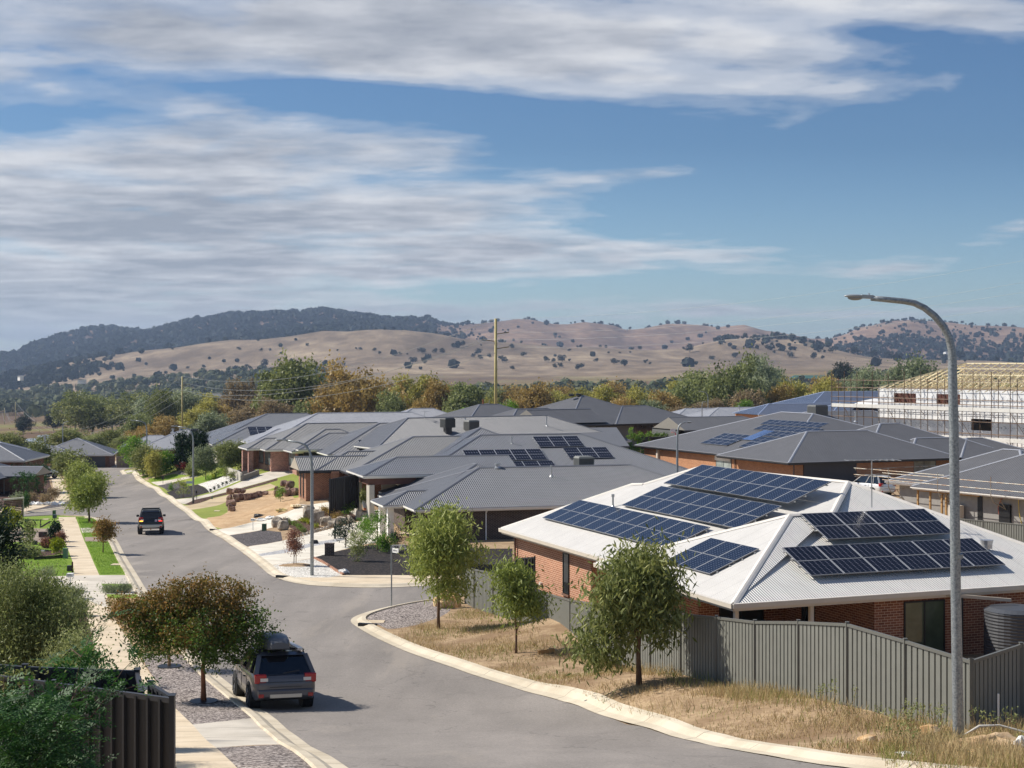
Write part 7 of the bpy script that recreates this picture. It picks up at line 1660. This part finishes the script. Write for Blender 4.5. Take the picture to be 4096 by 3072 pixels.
# steps / small things near orange house
for i in range(4):
    p=at(1165+i*5,2030); o=MB().bar((0,0,.08),(.35,-.9,.12),.16).build('timber_offcut',plain((226,206,170),.8)); o.location=p; o.rotation_euler=(0,0,.1*i); tag(o,'pale timber offcut lying on the bare earth slope','timber','timber offcuts on the bare earth')
for (u,v,c,lb) in ((1128,2048,(226,206,140),'crumpled yellow plastic on the bare earth'),(1085,2078,(232,230,224),'white plastic sheet at the edge of the bare earth, right piece'),(1050,2086,(224,222,216),'white plastic sheet at the edge of the bare earth, left piece'),(1035,2070,(60,58,56),'small dark lump on the bare earth')):
    p=at(u,v); o=MB().ell((0,0,.05),(.5,.3,.14),None,12,6,.2,int(u)).build('plastic_sheet',plain(c,.6)); o.location=p; tag(o,lb,'litter')
p=at(1460,2060); t=thing('pot_plant','leafy plant in a pale pot on an orange stand at the entry','pot plant',p+Vector((0,0,.3))); MB().tube([(0,0,0),(0,0,.2)],.1,10).build('stand',plain((200,100,60),.6),t); MB().tube([(0,0,.2),(0,0,.75)],[.16,.28],14).build('pot',plain((206,206,204),.6),t)
V,Fc,uv=leaves([(0,0,1.1,.4,.4,.4)],260,.3,.1,0,2,.2,None,.6,1.); npmesh('foliage',V,Fc,L['gum'],t,uv=uv)
p=at(1340,2160); o=MB().tube([(0,0,0),(0,0,.5),(.05,0,1.3)],[.07,.08,.03],8).tube([(0,0,.5),(-.12,0,1.05)],[.05,.02],6).build('dead_stump',m_black); o.location=p; tag(o,'thin dark dead stem on the pale gravel strip','dead plant')
for u,v,lb in ((1258,2180,'dark round thing on the pale gravel strip'),(1375,2300,'white stones at the tip of the black mulch')):
    p=at(u,v); o=MB().ell((0,0,.1),(.3,.2,.15),None,12,6,.15,int(v)).build('stone',m_black if u<1300 else m_white); o.location=p; tag(o,lb,'stone')
p=at(155,2024); 
for i,(dx,dy) in enumerate(((0,0),(.8,.3),(1.5,0),(2.2,.4),(-.6,.2))):
    o=MB().ell((0,0,.12),(.4,.3,.2),None,10,6,.2,i).build('rubble',m_white); o.location=p+Vector((dx,dy,0)); tag(o,'white rubble heaped at the side street corner','rubble','white rubble at the side street corner')
# brick edging of black mulch
E_=[at(*q,lift=.05) for q in ((1254,2238),(1282,2250),(1312,2268),(1342,2288),(1373,2306))]; t=thing('brick_edging','red brick edging between black mulch and white gravel','edging',E_[0]); b=MB()
for a_,c_ in zip(E_[:-1],E_[1:]): b.bar(a_-E_[0]+Vector((0,0,.05)),c_-E_[0]+Vector((0,0,.05)),.12,.16)
b.build('bricks',b_orange2,t)
# timber roadside debris on verge, sticks
for (u,v,lb) in ((2185,2625,'small weathered timber offcut in the dry grass between the gum trees'),):
    p=at(u,v); o=MB().bar((-.3,0,.06),(.3,.1,.12),.14,.12).build('timber_offcut',m_timber2); o.location=p; tag(o,lb,'timber')
# ================= far buildings and pond
X=(3255-U0)/F*1450; z=-(1508-V0)/F*1450; t=thing('farmhouse','long farmhouse with a green roof below the tan hills','house',(X,1450,z)); 
MB().box(-20,0,-6,13,8,-1.2).build('wall',m_render_grey,t); b=MB(); b.add([(-22,-2,-1.3),(15,-2,-1.3),(15,10,-1.3),(-22,10,-1.3),(-18,4,1.6),(11,4,1.6)],[(0,1,5,4),(2,3,4,5),(3,0,4),(1,2,5)]); b.build('roof',plain((64,104,94),.6),t)
FB=[(1190,1530,14,5,'white shed glimpsed through the green trees, right'),(1160,1533,10,4,'white shed glimpsed through the green trees, left'),(83,1508,14,5,'pale farm shed among the far left woods'),(935,1567,12,5,'white cottage in the far dark wood, right one'),(330,1520,12,4,'pale house among the far left woods'),(870,1575,10,4,'white cottage in the far dark wood, left one'),(3785,1412,20,6,'white farm shed at the foot of the right hill')]
for i,(u,v,w_,h_,lb) in enumerate(FB):
    Y_=1250 if u<3000 else 3300; X=(u-U0)/F*Y_; z=-(v-V0)/F*Y_; t=thing('farm_shed',lb,'shed',(X,Y_,z),i*.3,'far farm buildings'); k=Y_/F
    MB().box(-w_*k/2,-3,-3,w_*k/2,4,h_*k*.6).build('wall',m_white,t); b=MB(); w2=w_*k/2+.6; b.add([(-w2,-3.5,h_*k*.6),(w2,-3.5,h_*k*.6),(w2,4.5,h_*k*.6),(-w2,4.5,h_*k*.6),(-w2,.5,h_*k),(w2,.5,h_*k)],[(0,1,5,4),(2,3,4,5),(3,0,4),(1,2,5)]); b.build('roof',m_light_roof,t)
t=NT('pond_water'); t.set(lin((90,100,104)),.06,0,.9); n=t.noise(t.coord('pos'),1.2,3); t.bump(n,.02,.4)
Yp=430; b=MB(); pp=[((u-U0)/F*Yq,Yq) for u,Yq in ((95,418),(130,408),(185,408),(200,425),(196,455),(150,450),(148,432),(110,430))]; zp=-(1758-V0)/F*425
o=MB().add([(x,y,zp) for x,y in pp],[tuple(range(len(pp)))]).build('pond',t.m); tag(o,kind='structure')
# birds
for i,(u,v) in enumerate(((2981,809),(3130,811),(3032,862),(2786,844))):
    p=A(u,v,520); s=.9 if i==2 else .55; b=MB(); b.add([(0,0,0),(-.8*s,.1,.35*s),(-.4*s,.35*s,.12*s),(0,.4*s,0)],[(0,1,2,3)]).add([(0,0,0),(.8*s,.1,.35*s),(.4*s,.35*s,.12*s),(0,.4*s,0)],[(3,2,1,0)]).ell((0,.1,0),(.12*s,.4*s,.1*s),None,8,5)
    t=b.build('bird',m_black); t.location=p; tag(t,['dark bird, upper left of the group in the blue sky','dark bird, upper right of the group in the blue sky','dark bird, lowest of the group in the blue sky','dark bird, leftmost in the blue sky'][i],'bird','birds in the blue sky')
# ================= foreground plants at the left
def compound_leaf(r,p,d,L_,n=7,lw=.42):
    d=d/np.linalg.norm(d); up=np.array([0,0,1.]); s=np.cross(d,up+r.normal(size=3)*.35); s/=np.linalg.norm(s); q=np.cross(s,d); V=[]
    for i in range(n):
        t=.15+.85*i/(n-1); c=p+d*L_*t-q*0-np.array([0,0,1.])*L_*.18*t*t
        l=L_*.26*(1-.3*abs(t-.5))
        for sg in ((-1,1) if i<n-1 else (0,)):
            e=(s*sg+d*(.35 if sg else 1.)); e/=np.linalg.norm(e); w=np.cross(e,q); w/=np.linalg.norm(w); e=e+r.normal(size=3)*.12
            V+=[c,c+e*l*.5+w*l*lw*.5,c+e*l,c+e*l*.5-w*l*lw*.5]
    return V
r3=lambda x,y:(x/2.458,2400+y/2.458)
def robinia():
    r=np.random.RandomState(5); V=[]; t=thing('robinia_shrub','dark green robinia branches with compound leaves in front of the black fence','shrub',tuple(A(60,3300,18.3)),0); O=np.array(t.location)
    sp=[((300,2300),(560,1600),(560,1300),(700,1000),(800,560),(900,330),(1000,190),(1140,120)),((560,1500),(800,1250),(980,1050),(1100,850),(1200,700),(1380,520)),((100,2300),(230,1450),(80,1150),(40,900),(40,700)),((640,1250),(900,1000),(1150,900),(1380,830)),((0,1900),(300,1600),(560,1450),(760,1560)),((560,1300),(480,1100),(520,880),(640,760)),((80,1150),(250,1000),(330,850)),((700,1000),(760,860),(1000,740),(1060,660)),((0,1500),(120,1350),(200,1450),(400,1300)),((700,1000),(880,820),(1000,700)),((500,1250),(760,1150),(980,1180)),((300,1700),(700,1620),(860,1640)),((800,560),(700,480),(560,620),(470,600)),((0,1300),(200,1100),(260,960),(180,830))]
    bb=MB()
    for k,s in enumerate(sp):
        Y=18.3+r.uniform(-.9,.9)+(.5 if k%3==0 else 0); P=[np.array(A(*r3(*q),Y+ .15*j))-O for j,q in enumerate(s)]
        bb.tube([Vector(p) for p in P],[.009*(1-.7*i/(len(P)-1)) for i in range(len(P))],6)
        for a,c in zip(P[:-1],P[1:]):
            L_=np.linalg.norm(c-a); m=max(3,int(L_/.035))
            for i in range(m):
                if a[2]<-.0+np.inf and r.rand()<(.9 if k else .62):
                    d=r.normal(size=3); d[2]*=.6; d[1]*=.7; d+=(c-a)/L_*.7; V+=compound_leaf(r,a+(c-a)*(i+r.rand())/m,d,r.uniform(.2,.32))
    bb.build('branch',plain((96,72,56),.8,0,.2),t)
    # filling mass low down
    for _ in range(1050):
        x=r.uniform(-250,1050)*(.6+.4*r.rand()); y=r.uniform(950,1900)+.25*abs(x-400)*0
        if x>780 and y<1150: continue
        p=np.array(A(*r3(x,y),18.3+r.uniform(-1.,1.1)))-O; V+=compound_leaf(r,p,r.normal(size=3)*np.array([1,.7,.5]),r.uniform(.2,.32))
    V=np.array(V); n=len(V)//4; hue=np.repeat(np.clip(r.rand((n+12)//13)*.6,0,1),13)[:n]+r.rand(n)*.4
    npmesh('foliage',V,np.arange(4*n).reshape(n,4),L['deep'],t,uv=np.repeat(np.stack([hue,hue],1),4,axis=0))
robinia()
def mass(name,label,pts,Y,leaf,n,ll,lw,seed,clump=.22,updir=.6,shell=.6,rad=1.0,group='foreground shrubs at the left'):
    """shrub built of overlapping lobes; pts: (u,v,radius px)"""
    u0,v0,_=pts[0]; base=A(u0,v0,Y); gz_=g(base.x,base.y); t=thing(name,label,'shrub',(base.x,base.y,gz_),0,group); bs=[]
    for i,(u,v,rp) in enumerate(pts):
        p=A(u,v,Y+(i%3-1)*.4); r=rp*Y/F*rad; bs.append((p.x-base.x,p.y-base.y,p.z-gz_,r,r,r))
    b=MB(); limbs(b,(0,0,-.2),bs,.06,8,seed); b.build('stem',m_bark,t)
    V,Fc,uv=leaves(bs,n,ll,lw,0,seed,clump,max(40,n//45),shell,updir); npmesh('foliage',V,Fc,L[leaf],t,uv=uv); return t
mass('shrub','large grey green fine leaved shrub at the left edge above the black fence',[(120,2560,110),(40,2480,130),(160,2440,110),(230,2500,90),(60,2620,130),(170,2640,110),(250,2600,80),(10,2700,120),(110,2380,80),(30,2360,90),(200,2390,60),(280,2460,50)],31,'sage',52000,.075,.026,301,.2,1.2)
mass('conifer_shrub','dark drooping conifer mass at the left edge of the lawns',[(-40,2260,90),(0,2180,60),(-20,2350,80),(30,2290,45),(-10,2110,55),(40,2210,30)],50,'conifer',9000,.16,.05,302,.25,-.4)
mass('shrub','leggy olive shrub with pinkish twigs left of the footpath',[(290,2620,60),(250,2680,70),(320,2690,50),(210,2720,70),(300,2560,45),(340,2640,35)],27,'olive',7000,.06,.022,303,.18,.9)
mass('shrub','dark leafy plant against the rear black fence',[(330,2700,50),(360,2640,40),(300,2740,60),(240,2750,60)],25,'deep',3500,.07,.035,304,.15,.5)
mass('shrub','wispy yellow green shrub hanging at the far left bottom',[(20,2760,80),(-40,2820,90),(60,2830,60)],22.5,'gum',5000,.08,.03,305,.18,.2)
for i,(u,v,w,h,lb) in enumerate(((200,2395,110,40,'wispy grey perennial beside the left driveway, left clump'),(260,2400,100,44,'wispy grey perennial beside the left driveway, middle clump'),(300,2402,60,40,'wispy grey perennial beside the left driveway, right clump'),(440,2378,60,22,'wispy plant on the verge strip, left clump'),(500,2376,60,22,'wispy plant on the verge strip, right clump'),(480,2500,80,60,'straggly dry weeds beside the footpath under the crepe myrtle'),(190,2330,80,50,'soft grey shrub below the bright left lawn'),(240,2460,120,70,'feathery grey green shrub beside the footpath'),(320,2470,60,60,'feathery shrub spilling to the footpath edge'))):
    bush(u,v,w,h,'grey' if i<5 or i>5 else 'brown',lb,320+i,n=1800,ll=.14,lw=.02,group='wispy plants along the footpath',clump=.14,updir=1.6)
# ================= dry grass on the right verge and weeds
def blades(name,leaf,region,n,h0,h1,w,seed,noise_s=.6,thr=-.2,excl=None):
    r=np.random.RandomState(seed); pl=np.array(region); x=r.uniform(pl[:,0].min(),pl[:,0].max(),n*4); y=r.uniform(pl[:,1].min(),pl[:,1].max(),n*4)
    k=inpoly(np.column_stack([x,y]),region)&~inpoly(np.column_stack([x,y]),ROAD)
    nn=fbm(x*noise_s,y*noise_s,seed,3); k&=(nn+r.normal(size=len(x))*.25>thr); x,y,nn=x[k][:n],y[k][:n],nn[k][:n]; z=gn(x,y)+.07; m=len(x)
    a=r.uniform(0,6.28,m); h=r.uniform(h0,h1,m)*(1+.5*np.clip(nn,0,1)); lean=r.normal(size=(m,2))*.35
    dx,dy=np.cos(a)*w/2,np.sin(a)*w/2
    V=np.stack([np.stack([x-dx,y-dy,z],1),np.stack([x+dx,y+dy,z],1),np.stack([x+dx*.3+lean[:,0]*h,y+dy*.3+lean[:,1]*h,z+h],1),np.stack([x-dx*.3+lean[:,0]*h,y-dy*.3+lean[:,1]*h,z+h],1)],1).reshape(-1,3)
    hue=np.clip(.5+.35*nn+r.normal(size=m)*.2,0,1); o=npmesh(name,V,np.arange(4*m).reshape(m,4),L[leaf],uv=np.repeat(np.stack([hue,hue],1),4,axis=0)); tag(o,kind='stuff'); return o
VERGE=px([(1560,2552),(1750,2490),(1860,2440),(1960,2440),(2085,2500),(2189,2560),(2281,2585),(2484,2640),(2724,2715),(2866,2740),(3020,2770),(3194,2790),(3389,2840),(3621,2905),(3884,2960),(4300,2960),(4500,3180),(3500,3110),(3358,3040),(3090,3000),(2860,2950),(2630,2895),(2400,2820),(2100,2730),(1894,2670),(1732,2618)])
blades('dry_grass','straw',VERGE,44000,.04,.13,.016,41,1.1,.0)
blades('dry_grass','straw',VERGE,15000,.12,.26,.014,43,.6,.55)
blades('green_weeds','weed',VERGE,11000,.05,.15,.022,47,.8,.3)
FOOT=px([(2110,2560),(2281,2590),(2484,2640),(2724,2712),(3020,2770),(3389,2840),(3621,2900),(3884,2955),(4300,2950),(4300,3000),(3700,2980),(3389,2900),(3020,2830),(2724,2770),(2400,2690),(2110,2600)])
blades('dry_grass','straw',FOOT,11000,.12,.32,.014,51,.8,-.1); blades('green_weeds','weed',FOOT,3000,.1,.26,.018,53,.8,.2)
NEARL=px([(3500,3060),(3560,2985),(3760,2960),(4300,2930),(4500,3200),(3800,3200)])
blades('dry_grass','straw',NEARL,5200,.12,.3,.012,57,1.5,.1); blades('green_weeds','weed',NEARL,2600,.1,.25,.014,59,1.5,.1)
VL=px([(420,2400),(560,2420),(700,2520),(790,2640),(557,2625),(468,2506)]); blades('dry_grass','straw',VL,5000,.06,.25,.016,61,1.2,.1)
for nm,(u0_,reg_) in enumerate([(0,[(341,2171),(433,2171),(507,2300),(404,2306)]),(0,[(-100,2220),(262,2240),(290,2308),(100,2318),(-100,2330)]),(0,[(310,2074),(385,2076),(440,2150),(338,2152)])]): blades('lawn_grass','green',px(reg_),9000,.03,.07,.03,63+nm,.8,-2)
# weed stalks with seed heads near the lamp
r=random.Random(3)
for i in range(34):
    u=r.choice([r.uniform(3850,4090),r.uniform(3560,3800),r.uniform(3250,3700)]); v=r.uniform(2930,3030) if u>3500 else r.uniform(2830,2900); p=at(u,v); h=r.uniform(.35,.75); b=MB(); b.tube([(0,0,0),(r.uniform(-.04,.04),0,h*.6),(r.uniform(-.08,.08),0,h)],[.007,.006,.004],5)
    t=thing('weed_stalk','dried weed stalk with seed heads standing in the verge near the lamp','weed',p,0,'dried weed stalks on the verge'); b.build('stem',plain((140,120,84),.9),t)
    V,Fc,uv=leaves([(0,0,h*.85,.07,.07,.16)],26,.05,.03,0,i,.04,None,.5,.5); npmesh('seed_head',V,Fc,L['olive'],t,uv=uv)
# ================= air
zt=170; t=bpy.data.materials.new('haze_air'); t.use_nodes=True; nt=t.node_tree; nt.nodes.clear(); o_=nt.nodes.new('ShaderNodeOutputMaterial'); pv=nt.nodes.new('ShaderNodeVolumePrincipled'); nt.links.new(pv.outputs[0],o_.inputs['Volume'])
pv.inputs['Color'].default_value=(.52,.68,.95,1); pv.inputs['Density'].default_value=HAZE_D if 'HAZE_D' in globals() else 9e-5; pv.inputs['Anisotropy'].default_value=.2
b=MB(); b.box(-60500,-60,-420,60500,9200,215); o=b.build('haze',t,uv=False); tag(o,kind='stuff')
